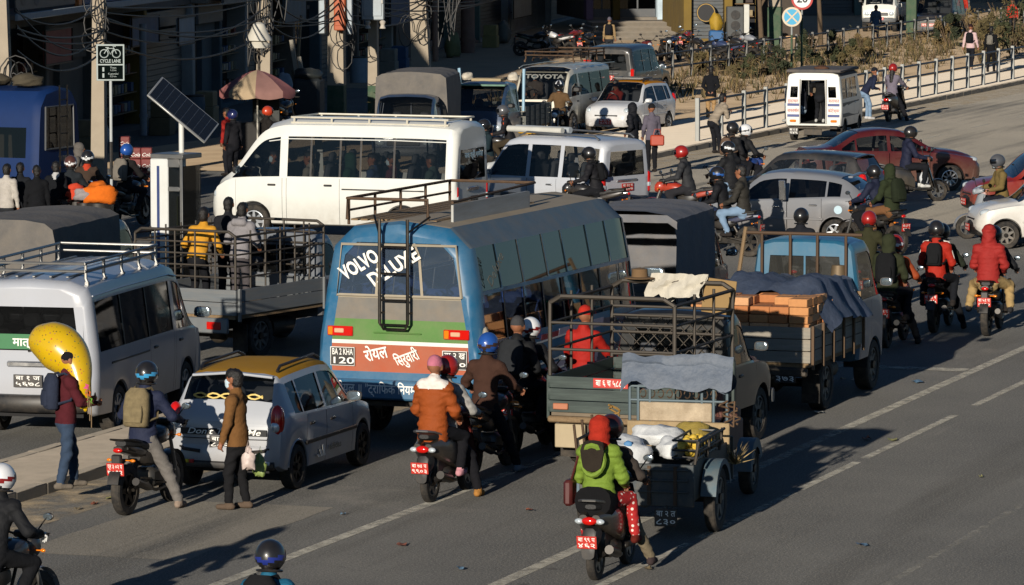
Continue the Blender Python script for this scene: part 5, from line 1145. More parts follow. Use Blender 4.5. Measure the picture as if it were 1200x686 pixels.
obj('side_glass', B().box(-.27, .27, -.32, -.30, .15, 2.6), GLASS, o); obj('front_glass', B().box(-.285, -.28, -.26, .02, .3, 2.58), GLASS, o); obj('top_panel', B().rbox(-.30, .30, -.33, .31, 2.72, 2.80, .01), STEEL, o)
obj('base', B().rbox(-.3, .3, -.33, .3, 0, .12, .01), GREYP, o); obj('poster', B().box(-.26, .25, -.20, -.18, .4, 2.1), mat('poster_olive', '6a6c44', .7, var=.3, scale=2), o); obj('poster', B().box(-.2, .2, -.215, -.205, 1.75, 2.05), mat('poster_red', '7a3a34', .7), o); obj('blue_stripe', B().box(-.322, -.318, .12, .17, .2, 2.6), mat('kiosk_blue', '2c3c6a', .5), o)
p = at(214, 372, 78.1); o = thing('solar_panel', 'tilted solar panel on a post above the white kiosk', 'solar panel', (p.x, 78.1, 0), 90)
obj('post', B().cyl((0, 0, 2.7), (0, 0, 3.5), .045, n=10), KW, o); obj('post_foot', B().cyl((0, 0, 0), (0, 0, 2.7), .045, n=10), KW, o)
Lx = Vector((1.02, .05, -.86)).normalized(); Wx = Vector((.48, .62, .02)).normalized(); Nx = Lx.cross(Wx).normalized(); Wx = Nx.cross(Lx)
MP = Matrix((Lx, Wx, Nx)).transposed().to_4x4(); MP.translation = Vector((.02, 0, 3.50)); MP = MP @ Matrix.Scale(.86, 4)
obj('frame', B().rbox(-.72, .72, -.42, .42, 0, .04, .01, MP), mat('aluminium_frame', 'b4b4b0', .4, .6), o)
PVM = mat('solar_cell', '16181c', .35, 0, var=.15, coat=.15)
for i in range(9):
    for j in range(5): cobj('cell', 'cell', lambda: B().box(-.073, .073, -.073, .073, .0405, .046), PVM, o).matrix_local = MP @ Matrix.Translation((-.612 + .153 * i, -.31 + .155 * j, 0))
# parasol and lamp shade
p = at(302, 190, 121); o = thing('parasol', 'faded tan and pink parasol over a street stall', 'parasol', (p.x, 121, 0), 0)
PC = [mat('parasol_tan', 'a08c70', .85, var=.15, bump=.2), mat('parasol_pink', '985f5c', .85, var=.2, bump=.2), mat('parasol_brown', '8a665e', .85, var=.2)]
obj('pole', B().cyl((0, 0, 0), (0, 0, 2.3), .022, n=8), mat('parasol_pole', 'b8b4a8', .5), o)
for k in range(8):
    a0, a1 = 2 * math.pi * k / 8, 2 * math.pi * (k + 1) / 8; P_ = []
    for j in range(6):
        r_ = .98 * j / 5; row = []
        for i in range(5):
            a_ = a0 + (a1 - a0) * i / 4; f = 1 - .05 * math.sin(math.pi * i / 4) * j / 5; z = 2.32 - .52 * (j / 5) ** 1.5 - .05 * math.sin(math.pi * i / 4) * j / 5; row.append((r_ * f * math.cos(a_), r_ * f * math.sin(a_), z))
        P_.append(row)
    P_.append([(x * 1.0, y * 1.0, z - .16) for (x, y, z) in P_[-1]])
    obj('canopy_panel', B().grid(P_), PC[(k * 2) % 3], o, 60); bar(o, 'rib', (0, 0, 1.95), (.95 * math.cos(a0), .95 * math.sin(a0), 1.79), .008, STEEL, 4)
p = at(304, 180, 127); o = thing('street_lamp', 'white tiered lamp shade above the parasol', 'lamp', (p.x, 127, 0), 0); obj('lamp_shade', B().lathe_z([(.06, 3.35), (.16, 3.3), (.24, 3.1), (.34, 2.92), (.36, 2.86), (.32, 2.86), (.2, 3.0)], 18), mat('lamp_white', 'bcb8ac', .6, var=.1), o); obj('lamp_ring', B().lathe_z([(.2, 2.86), (.30, 2.74), (.28, 2.66), (.12, 2.66)], 16), mat('lamp_white', 'bcb8ac', .6), o); obj('pole', B().cyl((0, 0, 0), (0, 0, 3.4), .04, n=8), IRON, o)
st = thing('street_stall', 'dark stall counter with pinned wares under the parasol', 'stall', (at(300, 190, 121.5).x, 121.5, 0), 0); obj('counter', B().rbox(-.3, .3, -.8, .6, 0, .95, .03), mat('stall_dark', '2a2826', .8, var=.3), st); obj('back_board', B().rbox(.3, .34, -.6, .1, .6, 1.9, .01), mat('stall_board', '3a3c3a', .8), st)
for k in range(12): obj('ware', B().lathe_y([(0, -.02), (.06, -.02), (.06, 0)], 8, (0, 0, 0), Matrix.Translation((.29, -.5 + .16 * (k % 4), .9 + .3 * (k // 4))) @ Matrix.Rotation(R(90), 4, 'Z')), GOODS[k % 7], st)
# drink crates
for k in range(10):
    r_, c_ = k // 3, k % 3; p = at(146 + 13 * c_, 160, 113); o = tag(cobj('crate', 'dcrate', lambda: B().rbox(-.16, .16, -.13, .13, 0, .26, .015).box(-.17, -.16, -.10, .10, .17, .21), mat('crate_red', '6a1c1c', .6, var=.2, dust=.2)), 'red drinks crate in the stack beside the shaded shop', 'crate', 'red drinks crates'); o.location = (p.x, 113, .27 * r_ + .0); o.rotation_euler = (0, 0, R(90)); text('crate_emblem', 'Cola', .12, WHITEP, o, (-.168, 0, .09), (0, -1, 0), (0, 0, 1), shear=.3)
# round signs on the verge
def round_sign(label, px, py, Y, r, disc, rim, poleh):
    p = at(px, py, Y); o = thing('road_sign', label, 'sign', (p.x, Y, 0), 0)
    obj('pole', B().cyl((.05, 0, 0), (.05, 0, p.z + r), .035, n=8), mat('grey_sign_pole', '8a8e8c', .6), o); obj('pole_base', B().cyl((.05, 0, 0), (.05, 0, max(.4, p.z - r - .3)), .042, n=8), GRN, o)
    obj('rim', B().lathe_y([(0, -.012), (r, -.012), (r, .012), (0, .012)], 32, (0, 0, 0), Matrix.Translation((0, 0, p.z)) @ Matrix.Rotation(R(90), 4, 'Z')), rim, o); obj('disc', B().lathe_y([(0, .014), (r * .8, .014), (r * .8, .018), (0, .018)], 32, (0, 0, 0), Matrix.Translation((0, 0, p.z)) @ Matrix.Rotation(R(90), 4, 'Z')), disc, o); return o, p.z
o, z = round_sign('round blue sign with a pale diagonal cross on the verge', 928, 20, 172, .36, mat('sign_blue', '3a9ac0', .5, var=.05), mat('sign_cream', 'c8b8a0', .6), 2)
obj('cross_bar', B().rbox(-.026, -.02, -.28, .28, -.028, .028, .003, Matrix.Translation((0, 0, z)) @ Matrix.Rotation(R(45), 4, 'X')), mat('sign_cream', 'c8b8a0', .6), o); obj('cross_bar', B().rbox(-.033, -.027, -.28, .28, -.028, .028, .003, Matrix.Translation((0, 0, z)) @ Matrix.Rotation(R(-45), 4, 'X')), mat('sign_cream', 'c8b8a0', .6), o)
o, z = round_sign('red rimmed twenty limit sign beside the blue round sign', 940, -1, 173.5, .40, mat('sign_white2', 'd0d4d4', .5), mat('sign_red', 'a82a22', .5), 2); text('sign_lettering', '20', .42, BLACKL, o, (-.022, 0, z), (0, -1, 0), (0, 0, 1), bold=.02)
for k, (px, Y, w, c, lb) in enumerate(((908, 186, .55, GRN, 'broad green and grey roadside pole on the verge'), (1068, 206, .45, GRN, 'green roadside pole beside the black minivan'))):
    p = at(px, 60, Y); o = thing('utility_pole', lb, 'pole', (p.x, Y, 0), 10); obj('painted_base', B().rbox(-w / 2, w / 2, -w / 2, w / 2, 0, 2.0, .03), c, o); obj('shaft', B().rbox(-w / 2.2, w / 2.2, -w / 2.2, w / 2.2, 2.0, 8, .03), CONC, o)
for k, (px, Y, lb) in enumerate(((893, 184, 'thin bare trunk with leaning branch left of the green verge pole'), (962, 196, 'thin pale trunk between signs and white mini truck'))):
    p = at(px, 60, Y); o = thing('tree', lb, 'tree', (p.x, Y, 0), 10); obj('trunk', B().tube([(0, 0, 0), (.05, .05, 1), (-.05, .1, 2.2), (.1, .2, 3.6), (.1, .3, 5.5)], [.11, .10, .085, .07, .04], 8), mat('bark', '5c4c3a', .95, var=.3, bump=.5), o); obj('limb', B().tube([(-.05, .1, 2.0), (.3, -.5, 3.2), (.4, -.9, 4.5)], [.06, .045, .02], 6).tube([(.02, .1, 2.6), (-.3, .6, 3.6), (-.2, 1.0, 5.0)], [.05, .04, .02], 6), mat('bark', '5c4c3a', .95), o)
# ------------------------------------------------------------------ shrubs and dry grass
LEAFS = [mat('leaf_%s' % c, c, .8, var=.35, scale=9) for c in ('34381f', '544a2c', '6a5836', '2a301c')]
def leaf_quads(b, c, r, n, g, size=.10):
    for _ in range(n):
        while True:
            d = Vector((g.uniform(-1, 1), g.uniform(-1, 1), g.uniform(-.7, 1)))
            if .25 < d.length < 1: break
        p = Vector(c) + Vector((d.x * r[0], d.y * r[1], d.z * r[2])); u = Vector((g.gauss(0, 1), g.gauss(0, 1), g.gauss(0, 1))).normalized(); v = u.orthogonal().normalized(); s = size * g.uniform(.5, 1.3)
        b.add([p - u * s, p + v * s * .45, p + u * s, p - v * s * .45], [(0, 1, 2, 3)])
def shrub(label, px, py, Y, w, h, mi, seed, dens=1.):
    p = at(px, py, Y); g = random.Random(seed); o = thing('shrub', label, 'shrub', (p.x, Y, 0), 0)
    b = B(); b.cur = 0
    for k in range(int(18 * dens)):
        c = (g.gauss(0, .5) * w, g.uniform(-.8, .8) * w * .6, h * g.uniform(.12, .95)); rr_ = g.uniform(.10, .30) * w * (1.25 - c[2] / h * .6); b.cur = g.randrange(2); leaf_quads(b, c, (rr_, rr_, h * g.uniform(.08, .24)), int(g.uniform(35, 85) * dens), g, g.uniform(.06, .13))
    obj('crown', b, [LEAFS[mi], LEAFS[(mi + 1) % 4]], o, 0)
    for k in range(11): a_ = g.uniform(0, 6.28); obj('stem', B().tube([(0, 0, 0), (.3 * w * math.cos(a_), .3 * w * math.sin(a_), h * .5), (.6 * w * math.cos(a_), .6 * w * math.sin(a_), h * .95)], [.03, .02, .008], 5), mat('bark', '5c4c3a', .95), o)
for i, (px, Y, w, h, mi, lb) in enumerate(((1150, 178, 1.3, 1.9, 1, 'tall brownish shrub behind the two walkers'), (1185, 186, 1.6, 2.3, 0, 'large dark green shrub past the walkers by the railing'), (1110, 196, 1.0, 1.4, 2, 'dry yellowish shrub right of the black minivan'), (985, 178, .9, 1.2, 0, 'low leafy shrub under the white mini truck'), (948, 178, .8, 1.3, 3, 'feathery dark shrub behind the round signs'), (905, 170, .9, 1.0, 3, 'small dark shrub at the foot of the verge pole'), (870, 168, .8, .8, 0, 'low green shrub against the grey fence'), (1010, 186, .7, .9, 1, 'small straw coloured shrub beside the white mini truck'), (822, 172, .7, .7, 1, 'weedy shrub below the parked motorcycles'))): shrub(lb, px, 70, Y, w, h, mi, i + 1)
gb = B(); g = random.Random(5)
for k in range(3000):
    t_ = g.uniform(128, 260); q = -39.6 - 9.5 * g.random() ** 1.0; dn = .5 + .5 * math.sin(t_ * .35 + q * .6) + (.8 if q < -43 else 0) + (.3 if t_ > 150 else -.2)
    if q > -42.5 and t_ < 240 and g.random() < .8: continue
    if g.random() > dn: continue
    p = RP(t_, q, .01)
    for j in range(6):
        a_ = g.uniform(0, 6.28); h_ = g.uniform(.12, .42); d = Vector((math.cos(a_), math.sin(a_), 0)); s = d.cross(Vector((0, 0, 1))) * .025; b0 = p + d * g.uniform(0, .12); tip = b0 + d * h_ * g.uniform(.3, .8) + Vector((0, 0, h_)); gb.cur = g.randrange(3); gb.add([b0 - s, b0 + s, tip], [(0, 1, 2)])
for k in range(420):
    p = RP(g.uniform(130, 260), -41 - 8.5 * g.random() ** .6, .01); h_ = g.uniform(.35, 1.0); d = Vector((g.gauss(0, .25), g.gauss(0, .25), 1)); s = Vector((.012, 0, 0)); gb.cur = g.randrange(3); gb.add([p - s, p + s, p + d * h_], [(0, 1, 2)])
    for j in range(5): q_ = p + d * h_ * g.uniform(.4, 1); e = Vector((g.gauss(0, .1), g.gauss(0, .1), g.uniform(0, .1))); gb.add([q_, q_ + e + Vector((.015, 0, .02)), q_ + e * 1.5], [(0, 1, 2)])
tag(obj('dry_grass', gb, [mat('straw', '7c6844', .9, var=.3), mat('straw_dark', '564630', .9, var=.3), mat('straw_green', '4a4628', .9, var=.3)], None, 0), 'dry straw coloured grass and weeds on the verge', 'grass', kind='stuff')
# stone steps and potted plant at the far shops
def far_x(px, Y): return (px - 600) / FPX * Y * 1.004
stp = thing('stone_steps', 'broad stone steps in front of the far shops', 'steps', (far_x(712, 204), 204, 0), 84)
for k in range(4): obj('step', B().rbox(-.6 + .2 * k, 4.4, -.0 + 1.9 * k, 8, 0, .14 + .15 * k, .02), KERB, stp)
building('far shop front with purple and mustard pilasters above the stone steps', 0, 5.4, '565048', [(.6, 'glass', '5a4a5c'), (1, 'glass', '8a6c20'), (1, 'glass', '8a98a4')], org=(far_x(686, 216), 216, .5), ang=82)
building('mustard yellow shop front with dark doorway beyond the steps', 0, 3.2, '8a6c20', [(1, 'shutter', '8a6c20'), (.8, 'open')], org=(far_x(800, 203), 203, 0), ang=86)
building('peach walled building behind the person in red', 0, 2.4, 'a8805c', [(1, 'door', 'a8805c')], org=(far_x(870, 206), 206, 0), ang=86)
building('wide dark shed opening behind the white mini truck', 0, 9, '3a3834', [(1, 'shutter'), (1, 'glass', '3c4a44'), (1, 'shutter')], org=(far_x(930, 238), 238, 0), ang=86)
building('pale plastered block beyond the black minivan', 0, 12, '565048', [(1, 'shutter'), (1, 'open'), (1, 'glass')], org=(far_x(1085, 262), 262, 0), ang=88)
o = thing('wall_disc', 'round dark emblem panel on the mustard shop front', 'sign', (far_x(826, 202.9), 202.85, 0), 86); obj('disc', B().lathe_y([(0, -.03), (.42, -.03), (.42, 0), (0, 0)], 24, (0, 0, 0), Matrix.Translation((0, 0, 1.25)) @ Matrix.Identity(4)), mat('emblem_dark', '1c1c1e', .6), o); obj('ring', B().lathe_y([(.36, -.036), (.39, -.036), (.39, -.03), (.36, -.03)], 24, (0, 0, 0), Matrix.Translation((0, 0, 1.25))), mat('emblem_gold', 'a8863c', .5), o)
o = thing('machine_stand', 'white and grey machine stand outside the mustard shop', 'machine', (far_x(850, 200), 200, 0), 86); obj('cabinet', B().rbox(0, .7, -.3, .2, 0, 1.6, .03), mat('machine_grey', '4a4c4c', .7), o); obj('side_post', B().rbox(.72, .95, -.3, -.1, 0, 1.7, .02), mat('machine_white', 'c0c0b8', .6), o)
for k in range(3): obj('dial', B().lathe_y([(0, -.02), (.2, -.02), (.2, 0)], 16, (0, 0, 0), Matrix.Translation((.35, -.31, .35 + .45 * k))), BLACKP, o)
o = thing('water_tub', 'blue tub with yellow cover outside the mustard shop', 'tub', (far_x(838, 201), 201, 0), 86); obj('tub', B().rbox(-.3, .3, -.3, .3, 0, .55, .06), mat('tub_blue', '2f5c8c', .5), o); lumpy('cover', (0, 0, .85), (.26, .24, .5), 5, mat('cover_yellow', '9a7c20', .7, var=.3, bump=.4), o)
o = fthing('potted_plant', 'spiky plant in an orange clay pot on the stone steps', 'plant', 0, 0, .6)
o.location = (far_x(791, 211), 211, .59); o.rotation_euler = (0, 0, 0); obj('pot', B().lathe_z([(0, 0), (.22, 0), (.32, .45), (.34, .5), (.28, .5), (.26, .42), (0, .42)], 14), mat('clay', 'a8643c', .85), o); b = B(); leaf_quads(b, (0, 0, .85), (.4, .4, .4), 160, random.Random(4), .14); obj('foliage', b, LEAFS[0], o, 0)

# clutter along the shaded shop pavement
gc = random.Random(21)
for k, (px, c, kd, lb) in enumerate(((36, '8a8478', 'box', 'pale carton by the first shop'), (70, '3a5a7a', 'drum', 'blue drum by the first shop'), (96, '7a6a50', 'box', 'brown carton pile before the balcony pole'), (112, '9aa0a0', 'sack', 'white sack leaning before the balcony pole'), (188, '6a5a40', 'box', 'brown carton beside the mustard pillar'), (200, '8c8c88', 'sack', 'grey sack beside the mustard pillar'), (226, '54606a', 'drum', 'grey drum behind the solar panel'), (240, '8a7a5c', 'box', 'tan carton behind the parasol'), (330, '8a9098', 'sack', 'pale sack near the leaning plank'), (352, '5a4a3a', 'box', 'dark carton near the leaning plank'), (420, '8c9aa4', 'drum', 'pale blue drum between the two roadside poles'), (455, '7a7468', 'box', 'grey carton behind the canvas truck'), (468, '2f4c6c', 'box', 'navy carton behind the canvas truck'), (530, '6a6a44', 'sack', 'olive sack by the brown column'), (575, '8a7c4c', 'box', 'straw coloured crate by the shuttered building'), (590, '5c5a50', 'sack', 'dull sack by the shuttered building'))):
    o = fthing({'box': 'carton', 'drum': 'drum', 'sack': 'sack'}[kd], lb, {'box': 'carton', 'drum': 'drum', 'sack': 'sack'}[kd], L_at(px, 1.3), 1.3, 0); m = mat('clutter_' + c, c, .8, var=.25, bump=.2)
    if kd == 'box':
        obj('carton_body', B().rbox(-.4, .4, -.3, .3, 0, .5, .02), m, o); obj('carton_lid', B().rbox(-.35, .3, -.28, .26, .5, .95, .02), m, o)
    elif kd == 'drum': obj('drum_body', B().lathe_z([(0, 0), (.3, 0), (.32, .3), (.3, .45), (.32, .6), (.3, .88), (0, .88)], 18), m, o); obj('drum_lid', B().lathe_z([(.31, .87), (.31, .92), (0, .92)], 18), BLACKP, o)
    else: lumpy('sack_body', (0, 0, .4), (.35, .3, .6), k, m, o, .12); lumpy('sack_neck', (0, 0, .78), (.12, .1, .16), k + 1, m, o, .1)
for k, (px, z0, z1, w, c, lb) in enumerate(((48, 2.4, 3.3, 3.0, '7a2c28', 'faded red fascia board over the first shops'), (150, 2.5, 3.3, 3.6, '34506e', 'faded blue fascia board right of the cycle sign'), (205, 2.3, 3.1, 2.4, '8a98a0', 'pale grey fascia board beside the mustard pillar'), (330, 2.4, 3.2, 4.0, '5c6a70', 'grey blue fascia board above the leaning plank'), (455, 1.6, 2.8, 5.0, '3c5470', 'dull blue fascia board behind the canvas truck'), (600, .8, 1.9, 6.0, '8c8c86', 'pale panel board by the shuttered building'))):
    o = fthing('fascia_board', lb, 'sign', L_at(px, .5), .5, 0); obj('board', B().rbox(0, w, -.06, 0, z0, z1, .02), mat('fascia_' + c, c, .7, var=.4, scale=2, dust=.4), o); obj('frame', B().tube([(0, -.07, z0), (w, -.07, z0), (w, -.07, z1), (0, -.07, z1), (0, -.07, z0)], .03, 4), IRON, o); bar(o, 'bracket', (w * .5, 0, z0 + .2), (w * .5, .48, z0 + .2), .025, IRON)

# repairs in the asphalt and scattered litter
PATCH = asphalt('patched_asphalt', ('3e3c39', '4a4844')); PATCHL = asphalt('pale_patched_asphalt', ('5c5850', '6c675e'))
for k, (q0, q1, a0, a1, m) in enumerate(((-21.6, -19.6, 47, 51.5, PATCHL), (-20.8, -19.4, 60, 66, PATCH), (-33.4, -31.6, 122, 131, PATCH))):
    g = random.Random(k); n = 9; L0 = [tuple(RP(a0 + (a1 - a0) * i / n, q0 + g.uniform(-.06, .06), .0035 if a0 < 90 else .0045)) for i in range(n + 1)]; L1 = [tuple(RP(a0 + (a1 - a0) * i / n, q1 + g.uniform(-.06, .06), .0035 if a0 < 90 else .0045)) for i in range(n + 1)]
    struct(obj('road_patch', B().grid([L0, L1]), m))
gl = random.Random(31)
LM = [mat('litter_%d' % i, c, .8, var=.2) for i, c in enumerate(('b8b4a8', '8a7a5c', '6a8aa0', '9a5a40', 'a09a60'))]
for k, (px, py) in enumerate(((1000, 447), (988, 446), (1075, 449), (110, 592), (128, 586), (235, 566), (90, 598), (402, 604), (1016, 516), (1046, 517), (960, 485), (760, 668), (1010, 640), (620, 600), (1028, 112), (1070, 118), (1020, 146), (540, 668), (470, 640), (1150, 560))):
    p = G(px, py); b = B(); s_ = gl.uniform(.04, .10); P_ = [[(p.x + (i - 1.5) * s_ * .5 + gl.uniform(-.01, .01), p.y + (j - 1) * s_ * 1.2, .012 + abs(gl.gauss(0, .018))) for i in range(4)] for j in range(3)]
    tag(obj('litter', b.grid(P_), LM[k % 5], None, 0), 'scrap of litter lying on the open road', 'litter', 'scraps of litter on the road')
# ------------------------------------------------------------------ the vehicles of the jam
# --- blue bus
BUSB = mat('bus_blue', '12587e', .35, var=.12, scale=3, coat=.4, dust=.35, dcol='7d8a90'); BUSR = mat('dusty_bus_roof', '9a8c76', .9, var=.2, scale=3, dust=.5, dcol='b0a088')
t = thing('bus', 'blue bus with green and orange rear panels, roof rack and rear ladder', 'bus', anchor(562, 526, 20.5, -3.2, -1.12), 20.5)
t.scale = (1, 1.12, 1)
BST = [(-3.26, .66, 1.42, 2.0, 2.78, .92, .94, .84), (-3.20, .58, 1.37, 2.03, 2.90, .99, 1.0, .91), (-3.02, .53, 1.34, 2.03, 2.95, 1.02, 1.03, .96), (2.6, .5, 1.34, 2.03, 2.95, 1.02, 1.03, .96), (3.0, .52, 1.33, 2.02, 2.90, 1.0, 1.01, .93), (3.2, .58, 1.3, 1.95, 2.75, .92, .94, .84)]
BGREEN = mat('bus_green', '47762c', .5, var=.1, dust=.3); BORG = mat('bus_orange_red', 'a34a26', .5, var=.12, dust=.3); BWHT = mat('bus_white', 'd8d8d2', .5, var=.05, dust=.2); BGRY = mat('dusty_panel', '6f6c66', .8, var=.2, scale=9, dust=.5); BFRM = mat('window_putty', '9a917f', .8, dust=.3); BGLS = glass('bus_rear_glass', '56687e', 1.1, .66, .34)
def bus_rear(r, c):
    inn = 1 <= c <= 5
    if r == 6: return ('rear_window', BGLS) if c in (1, 3, 5) else (('window_frame', BFRM) if c in (2, 4) else ('body', None))
    if not inn or r in (0, 7): return ('body', None)
    return {1: ('lower_panel', BORG), 2: ('trim_strip', BWHT), 3: ('upper_panel', BGREEN), 4: ('vent_panel', BGRY), 5: ('window_frame', BFRM)}[r]
shell(t, 'bus', BST, BUSB, [(-1.75, .42)], .50, [(1.9, 2.6)], [(-3.0, -2.25), (-2.2, -1.5), (-1.45, -.75), (-.7, 0.), (.05, .75), (.8, 1.55), (1.6, 2.35), (2.4, 2.95)], None, None,
      dict(zs=[.96, 1.32, 1.37, 1.65, 1.93, 1.98, 2.66], cols=[-1, -.93, -.38, -.34, .30, .34, .88, 1], fn=bus_rear), dict(zs=[1.3, 2.4], cols=[-1, -.9, .9, 1], fn=lambda r, c: ('windscreen', GLASS) if r == 1 and c == 1 else ('body', None)),
      BUSR, (-3.1, 3.1), glass('bus_side_glass', '141a22', 1.8, .38), [(-2.95, -2.25), (-2.22, -1.4), (-1.37, -.45), (-.42, .3), (.33, 1.3), (1.33, 2.1), (2.13, 2.9)], glass('bus_upper_glass', '14181e', 1.7, .05, .3), BLACKP, .05, r8=(.895, .62), roofk=9, band=(-3.0, 2.95), edge=mat('dusty_blue_edge', '566a78', .7, var=.15, dust=.4))
for x in (-1.75, 1.9):
    for sg in (1, -1): wheel_mesh(t, (x, .84 * sg, .42), .42, .24, STEELRIM, 8)
obj('chassis', B().box(-3.0, 3.0, -.4, -.3, .45, .62).box(-3.0, 3.0, .3, .4, .45, .62).cyl((-1.75, -.8, .42), (-1.75, .8, .42), .08).ell((-1.75, 0, .42), (.2, .2, .2)).box(-3.15, -2.0, -.7, .7, .5, .56), IRON, t)
for q in (((-.80, 1.96), (.76, 1.96), (.70, 2.63), (-.735, 2.64)),):
    obj('window_seal', B().tube([(-3.275, y, z) for y, z in q] + [(-3.275, q[0][0], q[0][1])], .018, 5), BFRM, t)
obj('rear_bumper', B().rbox(-3.36, -3.20, -.95, .98, .60, .86, .03), BUSB, t)
for sg, y in ((1, .72), (-1, -.74)):
    tl = obj('tail_light', B().rbox(-3.295, -3.24, y - .16, y + .16, 1.42, 1.55, .01), REDL, t); obj('lens', B().rbox(-3.303, -3.28, y - .05, y + .07, 1.46, 1.52, .008), mat('pale_lens', 'c8a080', .3), tl); obj('indicator', B().rbox(-3.302, -3.28, y + .09 * 1, y + .15, 1.43, 1.54, .008), AMBER, tl)
obj('panel_handle', B().rbox(-3.29, -3.26, -.3, .3, 1.47, 1.485, .004), BGREEN, t)
text('rear_lettering', 'VOLVO', .25, WHITEP, t, (-3.285, .47, 2.36), (0, -.80, .60), (0, .45, .9), width=.54, bold=.035)
text('rear_lettering', 'DELUXE', .25, WHITEP, t, (-3.285, .04, 2.34), (0, -.76, .66), (0, .45, .9), width=.72, bold=.035)
text('rear_lettering', 'रोयल', .22, WHITEP, t, (-3.275, .27, 1.19), (0, -.95, .30), (0, .2, 1), width=.30, bold=.02)
text('rear_lettering', 'सिरुवारी', .20, WHITEP, t, (-3.275, -.12, 1.15), (0, -.86, .50), (0, .3, 1), width=.32, bold=.02)
text('bumper_lettering', 'रोयल ॥ "ट्राफिक नियम पालना गरौं"', .17, WHITEP, t, (-3.365, -.02, .74), (0, -1, 0), (0, 0, 1), width=1.50, bold=.012)
for sgy, ls in ((.69, ('BA 2 KHA', '120')), (-.72, ('बा २ ख', '१२०'))):
    p = plate(t, (-3.28, sgy, 1.15), (0, -1, 0), (0, 0, 1), .31, .25, ls, PLBLK); obj('plate_border', B().tube([(-3.288, sgy + .15 * c, 1.15 + .12 * d) for c, d in ((1, 1), (-1, 1), (-1, -1), (1, -1), (1, 1))], .006, 4), WHITEP, p)
lad = obj('ladder', B().tube([(-3.42, .17, 2.98), (-3.42, .17, 1.62), (-3.40, .13, 1.54), (-3.40, -.14, 1.54), (-3.42, -.18, 1.62), (-3.42, -.18, 2.98)], .02, 6), DARKM, t)
for z in (2.62, 2.27, 1.92, 1.60): bar(lad, 'rung', (-3.42, .17, z), (-3.42, -.18, z), .015, DARKM)
for sg in (1, -1): bar(lad, 'brace', (-3.42, .0 + .175 * sg, 2.80), (-3.1, .35 * sg, 3.0), .014, DARKM)
bar(lad, 'brace', (-3.42, .17, 1.75), (-3.27, .17, 1.75), .014, DARKM); bar(lad, 'brace', (-3.42, -.18, 1.75), (-3.27, -.18, 1.75), .014, DARKM)
rk = obj('roof_rack', B().tube([(-3.15, .82, 3.30), (.6, .82, 3.30), (.6, -.30, 3.30)], .022, 6).tube([(-3.15, .82, 3.02), (-3.15, .82, 3.30), (-3.15, -.20, 3.30), (-3.15, -.20, 3.02)], .022, 6).tube([(-3.15, .82, 3.14), (.6, .82, 3.14)], .018, 6), RUST, t)
rk.location = (.40, 0, -.11)
for k in range(5): bar(rk, 'rack_post', (-3.1 + .92 * k, .82, 2.95), (-3.1 + .92 * k, .82, 3.30), .018, RUST)
for k in range(9): plank(rk, 'slat', (-1.28, .74 - .125 * k, 3.02), (3.7, .09, .025), WOOD)
plank(rk, 'side_plate', (-1.45, -.42, 3.10), (2.9, .03, .26), mat('worn_white_sheet', 'a8aaa8', .6, var=.2, dust=.5), 0.)
bar(rk, 'rack_rail', (-2.9, -.42, 3.26), (.6, -.30, 3.30), .02, RUST)
for (y, c, h_) in ((-1.034, '5a3a2c', (-3.0, -1.9, .62, 1.30)), (-1.035, '2f4f86', (-1.95, -1.25, .75, 1.30)), (-1.036, '8c2f38', (-1.3, -.55, .62, 1.28)), (-1.037, 'a29cae', (-.6, 1.2, .66, 1.30)), (-1.038, '46485c', (1.2, 2.9, .62, 1.28))):
    obj('side_graphic', B().ext([(h_[0], h_[2]), (h_[1], h_[2]), (h_[1] + .35, h_[3]), (h_[0] + .35, h_[3])], y, y + .004), mat('graphic_' + c, c, .35, var=.15, dust=.25), t)
for k in range(4): obj('side_stripe', B().ext([(-2.9 + .1 * k, .66 + .16 * k), (.2, .78 + .14 * k), (.2, .80 + .14 * k), (-2.9 + .1 * k, .69 + .16 * k)], -1.042, -1.040), BWHT, t)
text('side_lettering', 'Deluxe', .26, mat('grey_letter', '6c6a60', .7), t, (-2.6, -1.0, 2.30), (.6, 0, .8), (-.7, .1, .7), width=.5)
lumpy('side_reflector_cover', (-3.1, -1.05, 1.2), (.1, .05, .42), 2, mat('worn_foam', 'a39a88', .95, var=.4, scale=30, bump=.6), t, .08, flat=False)
for x in (-2.6, -1.8, -1.0, -.2, .6, 1.4): seats(t, (x,), .95, .95, .70, SEATB, 4, False)
wing_mirror(t, 3.15, 1.05, 1.75, -1, BLACKP, 1.7); wing_mirror(t, 3.15, 1.05, 1.75, 1, BLACKP, 1.7); steering(t, 2.6, -.5, 1.5)
BUS = t
